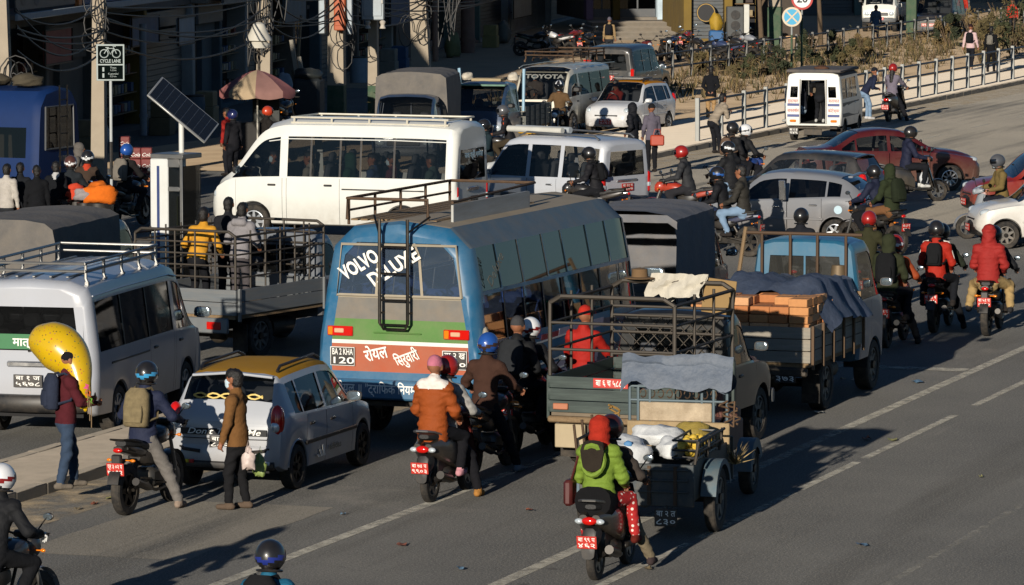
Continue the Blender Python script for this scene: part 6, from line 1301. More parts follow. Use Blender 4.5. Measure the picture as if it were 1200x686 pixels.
# --- vans
HZ = [(s[0], s[1], s[2] * 1.04, s[3] * 1.07, s[4] * 1.075, *s[5:]) for s in HIACE]
VAN1 = van('silver grey passenger van with roof rack and green sticker in rear window', anchor(115, 519, 13, -2.5, -.94), 13, 'a4a8b0', glassm=TINT, rack=(-2.3, .9), sticker='मात्र', dust=.12)
VAN2 = van('white high roofed passenger van with cream roof rack crossing behind the blue bus', anchor(527, 287, -69, -2.5, .94), -69, 'd2d3cd', st=HZ, glassm=glass('van_glass', '14181c', 1.1, .42), rack=(-2.3, .9, mat('cream_rack', 'cfc9b8', .5, .3)), rear_text='जय श्री गणेश', dust=.08, wins=[(-2.32, -1.30), (-1.26, -.62), (-.58, -.20), (-.16, .40), (.44, .90), (1.06, 2.06)])
OLDH = [(-2.25, .40, 1.10, 1.74, 1.86, .76, .78, .68), (-2.18, .32, 1.11, 1.80, 1.93, .82, .84, .74), (1.2, .30, 1.10, 1.80, 1.95, .84, .86, .75), (1.55, .30, 1.09, 1.73, 1.86, .84, .86, .73), (2.02, .30, 1.05, 1.10, 1.16, .83, .84, .72), (2.14, .34, .95, .98, 1.04, .80, .81, .68), (2.20, .42, .7, .72, .76, .74, .74, .6)]
VAN2.scale = (1.07, 1, 1.06); VAN2.location.x -= .08
VAN3 = van('older white van facing the traffic with lettered windscreen and roof rack of pipes', anchor(664, 161, 198, 2.2, .84), 198, 'cfc9b8', st=OLDH, glassm=GLASS, rack=(-1.9, 1.2, RUST), dust=.3)
text('windscreen_lettering', 'TOYOTA', .17, WHITEP, VAN3, (1.66, .02, 1.66), (0, 1, 0), (-.42, 0, .9), width=1.15, bold=.04)
obj('windscreen_frame', B().tube([(2.05, -.70, 1.12), (1.56, -.66, 1.78), (1.56, .66, 1.78), (2.05, .70, 1.12)], .02, 5), paint('cfc9b8', .3), VAN3)
# --- cars
CAR1 = hatchback('silver hatchback with worn yellow roof and lettering under the rear window', anchor(343, 573, 18, -1.17, -.665), 18, 'a6aab0', roof='a87a14', clad=True, plate_txt=('बा १ ज', '८८२१'), pm=PLBLK, wheel_m=DARKM, dust=.1)
obj('lettered_band', B().rbox(-1.768, -1.755, -.56, .56, .70, .78, .004), BLACKL, CAR1)
text('band_lettering', "Don't Touch Me", .10, WHITEP, CAR1, (-1.772, 0, .742), (0, -1, 0), (.05, 0, 1), width=.95, shear=.3, bold=.01)
text('door_lettering', 'adidas', .11, mat('grey_letter', '6c6a60', .7), CAR1, (.05, -.775, .40), (1, 0, 0), (0, 0, 1), width=.42, bold=.02)
for k in range(3): obj('door_stripe', B().ext([(-.56 + k * .09, .32), (-.49 + k * .09, .32), (-.55 + k * .09, .36 + .05 * k), (-.61 + k * .09, .36 + .05 * k)], -.778, -.776), BWHT, CAR1)
obj('window_ornament', B().tube([(-1.60, .45 - .05 * k, 1.16 + .03 * math.sin(k * .9)) for k in range(19)], .014, 4).tube([(-1.60, .45 - .05 * k, 1.16 - .03 * math.sin(k * .9)) for k in range(19)], .014, 4), mat('gold_sticker', 'c8ae5c', .5), CAR1)
for sg in (1, -1): obj('corner_strip', B().tube([(-1.78, .30 * sg, .50), (-1.76, .52 * sg, .52), (-1.66, .68 * sg, .60)], .025, 6), BLACKP, CAR1)
for k, c in enumerate(('c03028', 'e0c030', '2c5c9c', 'e8e8e8')):
    for sg in (1, -1): obj('bumper_ribbon', B().rbox(-1.83, -1.79, (.40 + .06 * k) * sg - .028, (.40 + .06 * k) * sg + .028, .36, .40, .005), mat('ribbon_' + c, c, .7), CAR1)
CAR2 = suv('silver estate car with roof bars standing between the white van and pavement', anchor(703, 270, -52, -2.1, .85), -52, 'b2b7bf', rackm=STEEL)
for k, (y0, c) in enumerate(((.30, 'b9b8b0'), (.02, '9aa0a4'))): obj('roof_load', B().cyl((-.7, y0, 2.0), (.75, y0, 2.0), .07, n=10), mat('pipe_' + c, c, .5), CAR2)
obj('taxi_board', B().rbox(.1, .5, -.35, .3, 1.90, 1.97, .02), mat('taxi_yellow', 'c89a2c', .5), CAR2)
CAR3 = hatchback('white taxi with yellow roof facing the pavement edge beside two standing women', anchor(781, 154, 204, -1.17, .66), 204, 'd2d4d6', roof='c8820c', wheel_m=HUBCAP)
obj('taxi_rack', B().rbox(-.6, .1, -.4, .4, 1.52, 1.55, .01).tube([(-.6, -.45, 1.56), (.1, -.45, 1.56), (.1, .45, 1.56), (-.6, .45, 1.56), (-.6, -.45, 1.56)], .02, 5), STEEL, CAR3)
CAR4 = sedan('dark maroon sedan crossing behind the grey hatchback', anchor(1112, 224, 81, 1.27, -.735), 81, '480d11')
CAR5 = hatchback('black roofed dark hatchback hemmed in between maroon sedan and grey hatchback', anchor(985, 262, -64, -1.17, .665), -64, '1c2024', rack=False, glassm=CLEAR)
CAR6 = hatchback('grey metallic hatchback with tinted windows side on behind the brick truck', anchor(975, 289, -70, -1.17, .665), -70, '6a6d73', rack=False, glassm=TINT, dust=.08, wheel_m=ALLOY, scale=1.06, prof=HATCH2, back=(-1.60, -1.24))

obj('fuel_flap', B().cyl((-1.32, .745, .74), (-1.32, .775, .74), .085, n=16), mat('flap_sticker', 'a8c0cc', .4), CAR6)
obj('pillar_trim', B().rbox(-.30, -.16, .70, .735, .95, 1.36, .02, Matrix.Rotation(R(-8), 4, 'X') @ Matrix.Translation((0, .12, .10))), CHROME, CAR6)
CAR7 = hatchback('bright red small car with dark windscreen behind the tan jacketed scooter rider', anchor(1172, 260, -100, 1.17, .665), -100, '7e1a12', rack=False, bump=BLACKP, glassm=TINT)
CAR8 = hatchback('dusty white small car with black front bumper entering from the side road', anchor(1178, 292, -96, 1.17, .665), -96, 'd4d2cc', rack=False, bump=BLACKP, dust=.4, wheel_m=STEELRIM)
CAR9 = suv('dark parked jeep seen from behind between old van and railing', anchor(742, 124, 20, -2.0, -.84), 20, '23282c', name='jeep_car', scale=.92)
# --- white open-backed micro van
t = thing('micro_van', 'white open-backed minivan with blue stripes and red lettering at the kerb', 'van', anchor(985, 167, 15, -1.6, -.76), 15)
WHV = paint('dcdcd6', .15); BLU = mat('stripe_blue', '2c3c78', .5, var=.1)
MST = [(-1.62, .45, 1.15, 1.78, 1.90, .74, .75, .70), (-1.58, .42, 1.15, 1.80, 1.93, .77, .78, .72), (.9, .40, 1.15, 1.80, 1.95, .78, .79, .72), (1.1, .40, 1.14, 1.72, 1.84, .78, .79, .70), (1.5, .40, 1.05, 1.10, 1.2, .76, .77, .66), (1.62, .45, .8, .82, .86, .70, .70, .55)]
shell(t, 'micro', MST, WHV, [(-1.0, .29), (1.1, .29)], .34, [(.2, .95)], [(-1.4, -.75), (-.68, -.05), (.02, .6)], (1.12, 1.48), None,
      dict(zs=[.50, 1.22, 1.52, 1.70], cols=[-1, -.86, -.56, -.44, .48, .60, .88, 1], fn=lambda r, c: None if c == 3 and 1 <= r <= 3 else (('rear_window', TINT) if r == 2 and c in (1, 5) else ('body', None))), None, mat('dusty_dark_roof', '4c4a4c', .9, dust=.4), (-1.6, 1.0), GLASS, roofk=7, block=False)
obj('roof_slab', B().rbox(-1.68, 1.0, -.76, .76, 1.90, 1.99, .03), mat('dusty_dark_roof', '4c4a4c', .9), t)
obj('bed_floor', B().box(-1.58, 1.2, -.70, .70, .46, .52).box(.1, .16, -.70, .70, .52, 1.2), INTER, t)
wheels4(t, (-1.0, 1.1), .66, .29, .15, STEELRIM, 8)
for sg in (1, -1):
    for z in (1.02, .72): obj('rear_stripe', B().box(-1.632, -1.626, min(.40 * sg, .73 * sg), max(.40 * sg, .73 * sg), z - .035, z + .035), BLU, t); obj('side_stripe', B().box(-1.5, .9, .79 * sg - .006, .79 * sg + .006, z - .05, z + .05), mat('stripe_dark', '3a3c44', .5), t)
    obj('tail_light', B().rbox(-1.65, -1.60, .57 * sg - .09, .57 * sg + .09, .54, .61, .02), AMBER, t)
RLET = mat('red_letter', 'b04a3c', .6)
text('rear_lettering', 'सुन्दरधारा', .13, RLET, t, (-1.64, .57, 1.12), (0, -1, 0), (0, 0, 1), width=.30); text('rear_lettering', 'यातायात', .13, RLET, t, (-1.64, -.57, 1.13), (0, -1, 0), (0, 0, 1), width=.30)
text('rear_lettering', 'जावलाखेल', .13, RLET, t, (-1.64, .57, .86), (0, -1, 0), (0, 0, 1), width=.32); text('rear_lettering', 'कोटेश्वर', .13, RLET, t, (-1.64, -.57, .86), (0, -1, 0), (0, 0, 1), width=.32)
obj('door_frame', B().rbox(-1.66, -1.61, .355, .39, .50, 1.72, .01).rbox(-1.66, -1.61, -.37, -.335, .50, 1.72, .01), STEEL, t)
obj('rear_bumper', B().rbox(-1.75, -1.60, -.7, .7, .36, .43, .02).box(-1.70, -1.66, -.25, .25, .2, .37), IRON, t); plate(t, (-1.77, .52, .30), (0, -1, 0), (0, 0, 1), .26, .18, ('बा १ ह', '२४६'), PLBLK)
lumpy('roof_bundle', (-1.0, -.1, 1.99), (.28, .2, .09), 3, cloth('5a4032'), t)
MICRO = t
# --- pickup with grey steel bed and two men (left)
t = thing('pickup_truck', 'grey steel-bedded pickup with barred cage carrying two standing men', 'truck', anchor(303, 420, 29, -1.15, -.72), 29)
SB = mat('grey_steel_bed', '6e7478', .5, .3, var=.15, dust=.3)
cab_truck(t, .55, 2.3, paint('6a7078', .2), .80, 1.85, .75, r=.35, wx=1.75); chassis(t, -2.0, 2.0, .62, -1.15, .35, .2, .68, front_x=1.75)
bed(t, -2.1, .48, .90, .74, .40, SB, WOOD, 2, 2, ribm=SB); cage(t, -2.1, .48, .91, 1.14, 2.02, IRON, 6, 5, 5, .02)
for sg in (1, -1): obj('tail_light', B().rbox(-2.17, -2.13, .55 * sg - .13, .55 * sg + .13, .52, .64, .01), REDL, t)
obj('rear_bumper', B().rbox(-2.16, -2.10, -.80, .80, .46, .70, .02), SB, t)
PU1 = t
# --- green pickup with cage
t = thing('pickup_truck', 'dark green pickup with empty barred bed and cloth hung on the cage', 'truck', anchor(683, 543, 20, -1.25, .66), 20)
DG = paint('1f302c', .3); GB = mat('green_bed', '142724', .5, var=.3, scale=4, dust=.3, dcol='6a7870')
cab_truck(t, .42, 2.35, paint('15191c', .08), .80, 1.82, .75, r=.36, wx=1.80); chassis(t, -2.0, 2.1, .62, -1.25, .36, .2, .66, front_x=1.80)
bed(t, -2.05, .36, .80, .74, .46, GB, mat('worn_bed_floor', '6a5f50', .9, var=.3, dust=.4), 3, 4, ribm=GB); cage(t, -2.05, .36, .82, 1.20, 2.20, IRON, 3, 3, 0, .026, True, True, .14)
for k in range(10):
    bar(t, 'mesh_wire', (.36, -.8 + .16 * k, 1.24), (.36, -.8 + .16 * min(k + 3.0, 10), 1.24 + .5 * (min(k + 3.0, 10) - k) / 3), .007, IRON, 4); bar(t, 'mesh_wire', (.36, -.8 + .16 * k, 1.24 + (0 if k >= 3 else 0)), (.36, -.8 + .16 * max(k - 3.0, 0), 1.24 + .5 * (k - max(k - 3.0, 0)) / 3), .007, IRON, 4)
bar(t, 'cage_rail', (.36, -.82, 1.75), (.36, .82, 1.75), .018, IRON); bar(t, 'cage_rail', (.36, -.82, 1.24), (.36, .82, 1.24), .018, IRON)
plate(t, (-2.10, .0, 1.13), (0, -1, 0), (0, 0, 1), .46, .12, ('बा ६ च ५८८९',), PLRED)
obj('rear_step', B().rbox(-2.16, -2.05, -.82, .82, .62, .70, .02), WOOD, t); obj('mud_board', B().rbox(-2.10, -2.06, .34, .74, .30, .60, .01), mat('pale_board', 'a8997c', .8, dust=.3), t)
for sg in (1, -1): obj('tail_light', B().rbox(-2.12, -2.085, .66 * sg - .10, .66 * sg + .10, .78, .86, .01), mat('dusty_lens', 'a86a4c', .4), t)
PU2 = t
# --- blue pickup with bricks
t = thing('pickup_truck', 'faded blue pickup with plank bed loaded with orange bricks', 'truck', anchor(962, 480, 18.5, -1.15, -.70), 18.5)
cab_truck(t, .55, 2.0, paint('1f607f', .2), .80, 2.24, 0, r=.37, wx=1.50, glassm=glass('cab_glass', '8a8a84', .8, .5)); chassis(t, -2.0, 1.9, .66, -1.15, .37, .22, .68, front_x=1.50)
BW = mat('grey_planks', '8a857a', .8, var=.3, scale=6, dust=.4, dcol='8c7a62', bump=.3)
bed(t, -2.45, .45, .86, .78, .50, BW, WOOD, 3, 6, ribm=mat('brown_stakes', '5a4632', .8, var=.3))
for y in (-.62, -.2, .2, .62): bar(t, 'headboard_post', (.50, y, 1.2), (.50, y, 2.34), .022, RUST)
bar(t, 'headboard_rail', (.50, -.86, 2.32), (.50, .86, 2.32), .026, RUST); bar(t, 'headboard_rail', (.50, .86, 2.40), (.42, 1.02, 1.2), .03, WOOD)
plank(t, 'headboard_plank', (.50, 0, 1.40), (.035, 1.7, .24), WOOD); plate(t, (-2.52, -.55, .62), (0, -1, 0), (0, 0, 1), .30, .22, ('बा २ ख', '३७३'), PLBLK)
for sg in (1, -1): obj('lid_lamp', B().lathe_z([(.13, 0), (.10, .22), (.0, .23)], 12, (.56, -.50, 1.66)) if sg > 0 else B().lathe_z([(.03, 0), (.03, .1)], 6, (.56, -.50, 1.56)), mat('tin_brown', '6a5a44', .6, .4), t)
obj('rear_bumper', B().rbox(-2.54, -2.46, -.86, .86, .60, .72, .02).box(-2.5, -1.9, -.36, .36, .55, .62), IRON, t)
PU3 = t
BR = [mat('brick_%d' % k, c, .9, var=.2, scale=14, bump=.3) for k, c in enumerate(('b98252', 'c4946a', 'a86c40'))]
bl = thing('brick_load', 'stack of fresh orange bricks heaped in the blue pickup bed', 'bricks', PU3.location, 18.5)
rr = random.Random(3)
for lay in range(4):
    for i in range(6 if lay < 3 else 4):
        for j in range(6 if lay < 3 else 5):
            if lay == 3 and rr.random() < .3: continue
            z = 1.20 + .115 * lay; o = cobj('brick', 'brick', lambda: B().rbox(-.125, .125, -.135, .135, 0, .11, .008), BR[rr.randrange(3)], bl)
            o.matrix_local = Matrix.Translation((-2.28 + .262 * i + rr.uniform(-.012, .012), -.70 + .28 * j + rr.uniform(-.01, .01), z)) @ Matrix.Rotation(rr.uniform(-.05, .05), 4, 'Z')
obj('timber_base', B().box(-2.42, -.9, -.84, .84, .785, 1.20), WOOD, bl)
tp = thing('tarpaulin', 'crumpled navy tarpaulin spread over the brick load of the blue pickup', 'tarpaulin', PU3.location, 18.5)
def tarp_pts(x0, x1, y0, y1, zf, n=22, m=22, seed=1., amp=.05):
    return [[(x0 + (x1 - x0) * i / n + .03 * math.sin(j * 1.3 + seed), y0 + (y1 - y0) * j / m + .03 * math.sin(i * 1.1 + seed), zf(i / n, j / m) + amp * 2.2 * mnoise.noise(Vector((i * .22, j * .22, seed))) + amp * 1.2 * mnoise.noise(Vector((i * .55, j * .5, seed + 9)))) for j in range(m + 1)] for i in range(n + 1)]
drape('sheet', tarp_pts(-1.75, .46, -1.03, .70, lambda u, v: 1.76 + .06 * math.sin(u * 5) - max(0, .16 - v) * 2.6 - (max(0, .12 - u) * .9) - .10 * (abs(v - .55) > .4)), TARPN, tp)
# --- covered trucks
def covered(label, loc, a, cabcol, tarp, facing_front=False, L=2.6, zt=2.3, w=.84, open_rear=False, flap=0., z0=.9):
    t = thing('covered_truck', label, 'truck', loc, a)
    cab_truck(t, .60, 2.05, paint(cabcol, .3), .80, 1.92, 0, r=.35, wx=1.55); chassis(t, -2.0, 1.9, .64, -1.15, .35, .2, .68, front_x=1.55)
    bed(t, -L + .5, .5, w, .76, .42, mat('truck_bed_' + cabcol, cabcol, .6, var=.2, dust=.4), INTER, 3, 4); tarp_cover(t, -L + .46, .54, w + .06, z0, zt, tarp, closed_rear=not open_rear, flap=flap)
    for sg in (1, -1): obj('tail_light', B().rbox(-L + .40, -L + .45, .6 * sg - .1, .6 * sg + .1, .60, .70, .01), REDL, t)
    return t
TR1 = covered('dark truck with open-backed charcoal canvas cover just ahead of the bus', anchor(790, 423, 15, -2.1, -.86), 15, '2a3036', CANVASD, open_rear=True, flap=.12)
TR2 = covered('truck with brown grey canvas cover facing the traffic behind the white van', anchor(522, 200, 186, .6, .86), 186, '1f3a56', CANVAS, L=2.8, zt=2.45)
TR3 = covered('truck with flat dusty canvas cover beside the silver grey van', anchor(73, 419, 14, -2.2, -.88), 14, '3a3c3e', CANVAS, L=3.0, zt=2.15)
# --- blue mini truck facing the camera
t = thing('mini_truck', 'navy blue mini truck with open bed facing the traffic beside the canvas truck', 'truck', anchor(592, 188, 196, 2.0, .78), 196)
cab_truck(t, .55, 2.0, paint('1c3c5c', .3), .78, 1.98, 0, r=.34, wx=1.50); chassis(t, -2.0, 1.9, .64, -1.15, .34, .2, .68, front_x=1.5)
bed(t, -2.1, .48, .82, .76, .55, mat('worn_blue_grey_bed', '5c625f', .7, var=.25, dust=.4), WOOD, 4, 6)
obj('sun_visor', B().rbox(1.35, 1.62, -.66, .66, 1.88, 1.93, .02), mat('faded_visor', '6a8a7a', .7, var=.3), t); obj('bumper_board', B().rbox(2.08, 2.14, -.75, .75, .62, .74, .02), paint('1c3c5c', .3), t)
for sg in (1, -1): bar(t, 'bed_pole', (.50, .84 * sg, 1.2), (.58, .88 * sg, 2.30), .04, mat('pale_blue_pipe', '8fb0c4', .5))
for sg in (1, -1): lumpy('sack_bundle', (.7, .62 * sg, 2.08), (.2, .14, .13), sg + 3, cloth('c0b8a8'), t)
obj('tail_load', B().rbox(.6, 1.1, -.4, .4, 1.99, 2.06, .01), mat('roof_board', '9a8a6a', .8), t)
MINI = t
# --- vehicles parked on the dirt lot
t = thing('mini_truck', 'white mini truck parked nose out on the dirt lot', 'truck', anchor(1050, 38, 190, 2.0, .78), 190)
cab_truck(t, .55, 2.0, paint('d4d4cc', .2), .78, 2.0, 0, r=.34, wx=1.5); chassis(t, -2.0, 1.9, .64, -1.15, .34, .2, .68, front_x=1.5); bed(t, -2.1, .48, .82, .76, .5, paint('d4d4cc', .3), WOOD, 3, 5)
plate(t, (2.16, 0, .62), (0, 1, 0), (0, 0, 1), .46, .13, ('बा ४ प ७१२३',), PLRED)
VAN4 = suv('black minivan parked nose out next to the white mini truck', anchor(1088, 46, 196, 2.1, 0), 196, '23262a', name='minivan', plate_txt=('बा ९ च', '१४२१'))
plate(VAN4, (2.2, 0, .62), (0, 1, 0), (0, 0, 1), .60, .14, ('बा ९ च १४२१',), mat('plate_pink', 'c06a60', .5))
# --- blue bus parked in the shade
t = thing('bus', 'shaded navy blue bus with ladder on its back parked near the shops', 'bus', anchor(46, 262, -68, -3.0, .95), -68)
NB = mat('navy_bus', '0d2854', .6, var=.12, spec=.2)
shell(t, 'bus2', [(-3.0, .5, 1.35, 2.1, 2.8, .93, .94, .88), (-2.9, .45, 1.35, 2.1, 2.88, .97, .98, .92), (2.9, .45, 1.35, 2.1, 2.88, .97, .98, .92), (3.0, .5, 1.35, 2.1, 2.8, .93, .94, .88)], NB, [(-1.7, .42)], .5, [], [(-2.7, -1.8), (-1.7, -.8), (-.7, .2), (.3, 1.2), (1.3, 2.2)], None, None, dict(zs=[1.55, 2.45], cols=[-1, -.72, .72, 1], fn=lambda r, c: ('rear_window', TINT) if r == 1 and c == 1 else ('body', None)), None, None, None, TINT)
for x in (-1.7, 1.9):
    for sg in (1, -1): wheel_mesh(t, (x, .82 * sg, .42), .42, .24, STEELRIM, 8)
lad = obj('ladder', B().tube([(-3.12, .2, 2.9), (-3.12, .2, 1.0)], .02, 6).tube([(-3.12, -.15, 2.9), (-3.12, -.15, 1.0)], .02, 6), DARKM, t)
for k in range(5): bar(lad, 'rung', (-3.12, .2, 1.15 + .36 * k), (-3.12, -.15, 1.15 + .36 * k), .015, DARKM)
obj('window_rim', B().tube([(-3.01, y, z) for y, z in ((.66, 1.55), (.64, 2.45), (-.64, 2.45), (-.66, 1.55), (.66, 1.55))], .02, 5), GREYP, t)
text('rear_lettering', 'TI DEEP', .16, mat('grey_letter', '6c6a60', .7), t, (-3.02, -.2, 1.32), (0, -1, 0), (0, 0, 1), width=.55, bold=.02)
obj('rear_stripe', B().box(-3.012, -3.004, -.9, .9, .78, .84), mat('stripe_red', '8a2820', .5), t)
for k in range(3): lumpy('roof_bundle', (-2.4 + .9 * k, .3 - .2 * k, 2.98), (.35, .3, .16), k + 1, cloth('4a4438'), t)
# --- cargo cart behind a power tiller
t = thing('cargo_cart', 'battered two-wheeled cargo cart with high headboard pulled by a small tractor', 'cart', anchor(838, 623, 14, 0, -.74), 14)
CT = mat('cart_steel', '3c4448', .65, .3, var=.3, dust=.5, dcol='8a7a62'); CTB = mat('cart_blue', '4c6470', .6, .2, var=.25, dust=.5); PANEL = mat('mortar_panel', '8c7858', .95, var=.4, scale=9, bump=.5, bscale=20, dust=.6, dcol='b09a78')
for sg in (1, -1):
    wheel_mesh(t, (0, .74 * sg, .38), .38, .13, STEELRIM, 6)
    obj('mudguard', B().grid([[(.46 * math.cos(R(q)), (.66 + .18 * j) * sg, .38 + .46 * math.sin(R(q))) for j in (0, 1)] for q in range(20, 171, 15)]).grid([[(.46 * math.cos(R(q)) * f, .84 * sg, .38 + .46 * math.sin(R(q)) * f) for f in (1, .86)] for q in range(20, 171, 15)]), CTB, t)
obj('cart_body', B().box(-.78, 1.45, -.62, .62, .42, .50).rbox(-.82, -.78, -.66, .66, .38, .86, .01).box(1.42, 1.46, -.66, .66, .42, .92), CT, t)
for k, z in enumerate((.55, .68, .80)): obj('rear_rib', B().rbox(-.845, -.82, -.60, .60, z - .012, z + .012, .005), CT, t)
for sg in (1, -1): obj('side_panel', B().rbox(-.78, 1.45, .62 * sg - .015, .62 * sg + .015, .44, .88, .008), CT, t)
obj('floor_frame', B().box(-.8, 3.6, -.12, -.05, .36, .43).box(-.8, 3.6, .05, .12, .36, .43).cyl((0, -.7, .38), (0, .7, .38), .045), IRON, t)
for sg in (1, -1):
    for x in (-.76, -.1, .6): bar(t, 'side_post', (x, .66 * sg, .86), (x, .70 * sg, 1.12), .018, IRON)
    bar(t, 'side_rail', (-.76, .70 * sg, 1.10), (.7, .70 * sg, 1.10), .018, IRON); bar(t, 'side_rail', (-.76, .68 * sg, .98), (.7, .68 * sg, .98), .012, IRON)
obj('headboard', B().rbox(1.20, 1.26, -.66, .56, .74, 1.10, .01), PANEL, t); obj('headboard_panel', B().rbox(1.24, 1.28, -.44, .42, 1.10, 1.32, .01), mat('cream_panel', 'b0a088', .9, var=.3, scale=7, dust=.75, dcol='6e5c44', bump=.3), t)
for y in (-.62, -.46, -.32, .30, .44, .54): bar(t, 'headboard_post', (1.26, y, .6), (1.26, y, 1.84 if abs(y) > .5 else 1.5), .018, CTB)
for z in (1.34, 1.50): bar(t, 'headboard_rail', (1.26, -.62, z), (1.26, .54, z), .015, CTB)
for k in range(9): obj('scroll', B().tube([(1.26, -.46 + .105 * k + .035 * math.cos(q * .8), 1.42 + .05 * math.sin(q * .8)) for q in range(8)], .008, 4), RUST, t)
bar(t, 'tarp_pole', (1.26, -.64, 1.82), (1.26, .56, 1.82), .02, CTB)
plate(t, (-.86, -.35, .26), (0, -1, 0), (0, 0, 1), .26, .20, ('बा २ त', '८३०'), PLBLK); bar(t, 'plate_bracket', (-.84, -.35, .3), (-.80, -.35, .42), .015, IRON)
obj('tow_bar', B().tube([(1.4, 0, .42), (2.0, 0, .48), (2.6, 0, .55)], .05, 8), IRON, t)
for sg in (1, -1):
    wheel_mesh(t, (3.30, .48 * sg, .31), .31, .15, STEELRIM, 6)
    obj('mudguard', B().grid([[(3.30 + .37 * math.cos(R(q)), (.38 + .2 * j) * sg, .31 + .37 * math.sin(R(q))) for j in (0, 1)] for q in range(20, 181, 16)]).grid([[(3.30 + .37 * math.cos(R(q)) * f, .58 * sg, .31 + .37 * math.sin(R(q)) * f) for f in (1, .7)] for q in range(20, 181, 16)]), CTB, t)
obj('engine_block', B().rbox(3.0, 4.2, -.24, .24, .45, .85, .05).cyl((3.9, 0, .8), (3.9, 0, 1.15), .04).rbox(3.95, 4.25, -.2, .2, .8, .95, .04), mat('engine_red', '5c2a22', .6, var=.3, dust=.4), t)
obj('driver_seat', B().rbox(2.1, 2.6, -.32, .32, .78, .92, .05).rbox(2.2, 2.5, -.2, .2, .45, .78, .03), mat('seat_maroon', '4a2428', .6, var=.2), t)
obj('steering_bar', B().tube([(3.2, .3, 1.0), (2.9, .28, 1.02), (3.4, .1, .8), (3.4, -.1, .8), (2.9, -.28, 1.02), (3.2, -.3, 1.0)], .018, 6), DARKM, t)
CART = t
CL, CA = CART.location, 14
def on_cart(name, label, cat): return thing(name, label, cat, CL, CA)
tp = on_cart('tarpaulin', 'torn blue grey tarpaulin hung over the headboard of the cargo cart', 'tarpaulin')
drape('sheet', [[(1.26 + (.10 * math.sin(i * 1.3) if i < 5 else -.06 * (i - 4) / 4) - .07 * (1 if i >= 5 else -1.5) * (abs(i - 5) / 5) , -.70 + 1.32 * j / 20, 1.87 - abs(i - 5) * (.074 + .035 * mnoise.noise(Vector((j * .21, i * .1, 3)))) + .05 * mnoise.noise(Vector((j * .3, i * .5, 7)))) for j in range(21)] for i in range(11)], TARPB, tp)
WS = mat('white_sack', 'c6c8c8', .75, var=.12, scale=9, bump=.6, bscale=12)
for k, (x, y, z, rx, ry, rz, lb) in enumerate(((-.40, .24, .90, .36, .34, .20, 'large white sack with blue prints at the back of the cargo cart'), (.25, -.02, 1.04, .26, .30, .15, 'crumpled white sack lying higher on the cargo cart load'), (-.10, -.26, .94, .26, .17, .14, 'small pale sack squeezed between white sacks and yellow crate'))):
    s_ = on_cart('sack', lb, 'sack'); lumpy('bag', (x, y, z), (rx, ry, rz), k * 1.9, WS, s_, .13)
    if k == 0:
        for (yy, zz) in ((.36, 1.06), (.14, 1.07)): lumpy('blue_print', (-.62, yy, zz - .02), (.035, .05, .04), k, mat('print_blue', '4c7ca8', .7), s_, .05)
cr = on_cart('crate', 'black plastic crate of yellow fruit on the right of the cargo cart', 'crate')
for z in (.90, .99, 1.10): obj('crate_rail', B().tube([(-.55, -.64, z), (.5, -.64, z), (.5, -.36, z), (-.55, -.36, z), (-.55, -.64, z)], .014, 5), BLACKP, cr)
for k in range(7): bar(cr, 'crate_bar', (-.55 + .175 * k, -.64, .88), (-.55 + .175 * k, -.64, 1.10), .012, BLACKP)
YF = mat('yellow_fruit', 'c8a83c', .6, var=.25, scale=30)
for k in range(34): 
    o = cobj('fruit', 'fruit', lambda: B().ell((0, 0, 0), (.055, .05, .048), 8, 6), YF, cr); o.location = (-.48 + rr.random() * .92, -.60 + rr.random() * .2, .93 + rr.random() * .13)
yb = on_cart('plastic_bag', 'yellow and black plastic bag behind the crate on the cargo cart', 'bag'); lumpy('bag', (.62, -.34, 1.04), (.2, .2, .16), 5, mat('yellow_bag', '94803c', .6, var=.3, bump=.4), yb)
rp = on_cart('rope', 'coil of ochre rope hanging from the cargo cart headboard', 'rope')
obj('coil', B().tube([(1.16 + .05 * math.sin(k * 1.1), .70 + .07 * math.cos(k * .9), 1.28 - .02 * k if k < 22 else .84 + .02 * (k - 22)) for k in range(44)], .014, 5), mat('ochre_rope', '8a6a34', .9, bump=.4), rp)

stb = on_cart('straw_bunch', 'bunch of dry straw stuck beside the cargo cart wheel', 'straw'); b = B(); g = random.Random(8)
for k in range(60):
    d = Vector((g.gauss(0, .5), g.gauss(0, .5), g.uniform(.2, 1))).normalized(); p0 = Vector((1.25, -.72, .62)); sd = d.orthogonal() * .008; b.add([p0 - sd, p0 + sd, p0 + d * g.uniform(.15, .32)], [(0, 1, 2)])
obj('stalks', b, mat('straw_pale', 'a08a5c', .9, var=.3), stb, 0); stb.children[0]['kind'] = 'stuff'
cb = on_cart('cord_bundle', 'brown cord bundle hanging on the right of the cart headboard', 'cord'); obj('strands', B().tube([(1.2 + .04 * math.sin(k * 1.3), -.58 - .05 * math.cos(k * .8) - .004 * k, 1.36 - .013 * (k % 24)) for k in range(46)], .012, 5), mat('brown_cord', '5a4430', .9), cb)
for k, (x, y, rz) in enumerate(((-.78, .68, 0), (-.30, .70, 0), (.2, .70, 0))): bar(CART, 'side_stake', (x, y, .8), (x - .05, y + .04, 1.28), .016, RUST)
for k in range(4): plank(CART, 'rear_batten', (-.835, -.45 + .3 * k, .62), (.02, .04, .44), RUST)
# ------------------------------------------------------------------ people and two-wheelers
C = cloth; N = shiny_cloth
BLKH = paint('16171a', .1); WHTH = paint('d8dadc', .1); REDH = paint('8e1a16', .05); BLUH = paint('1c4a94', .05); GRYH = paint('4a4c50', .1)
def bike_at(px, py, a): return anchor(px, py, a, -.64, 0)
def scoot_at(px, py, a): return anchor(px, py, a, -.60, 0)
NEAR, MID, FAR = .017, .022, .028
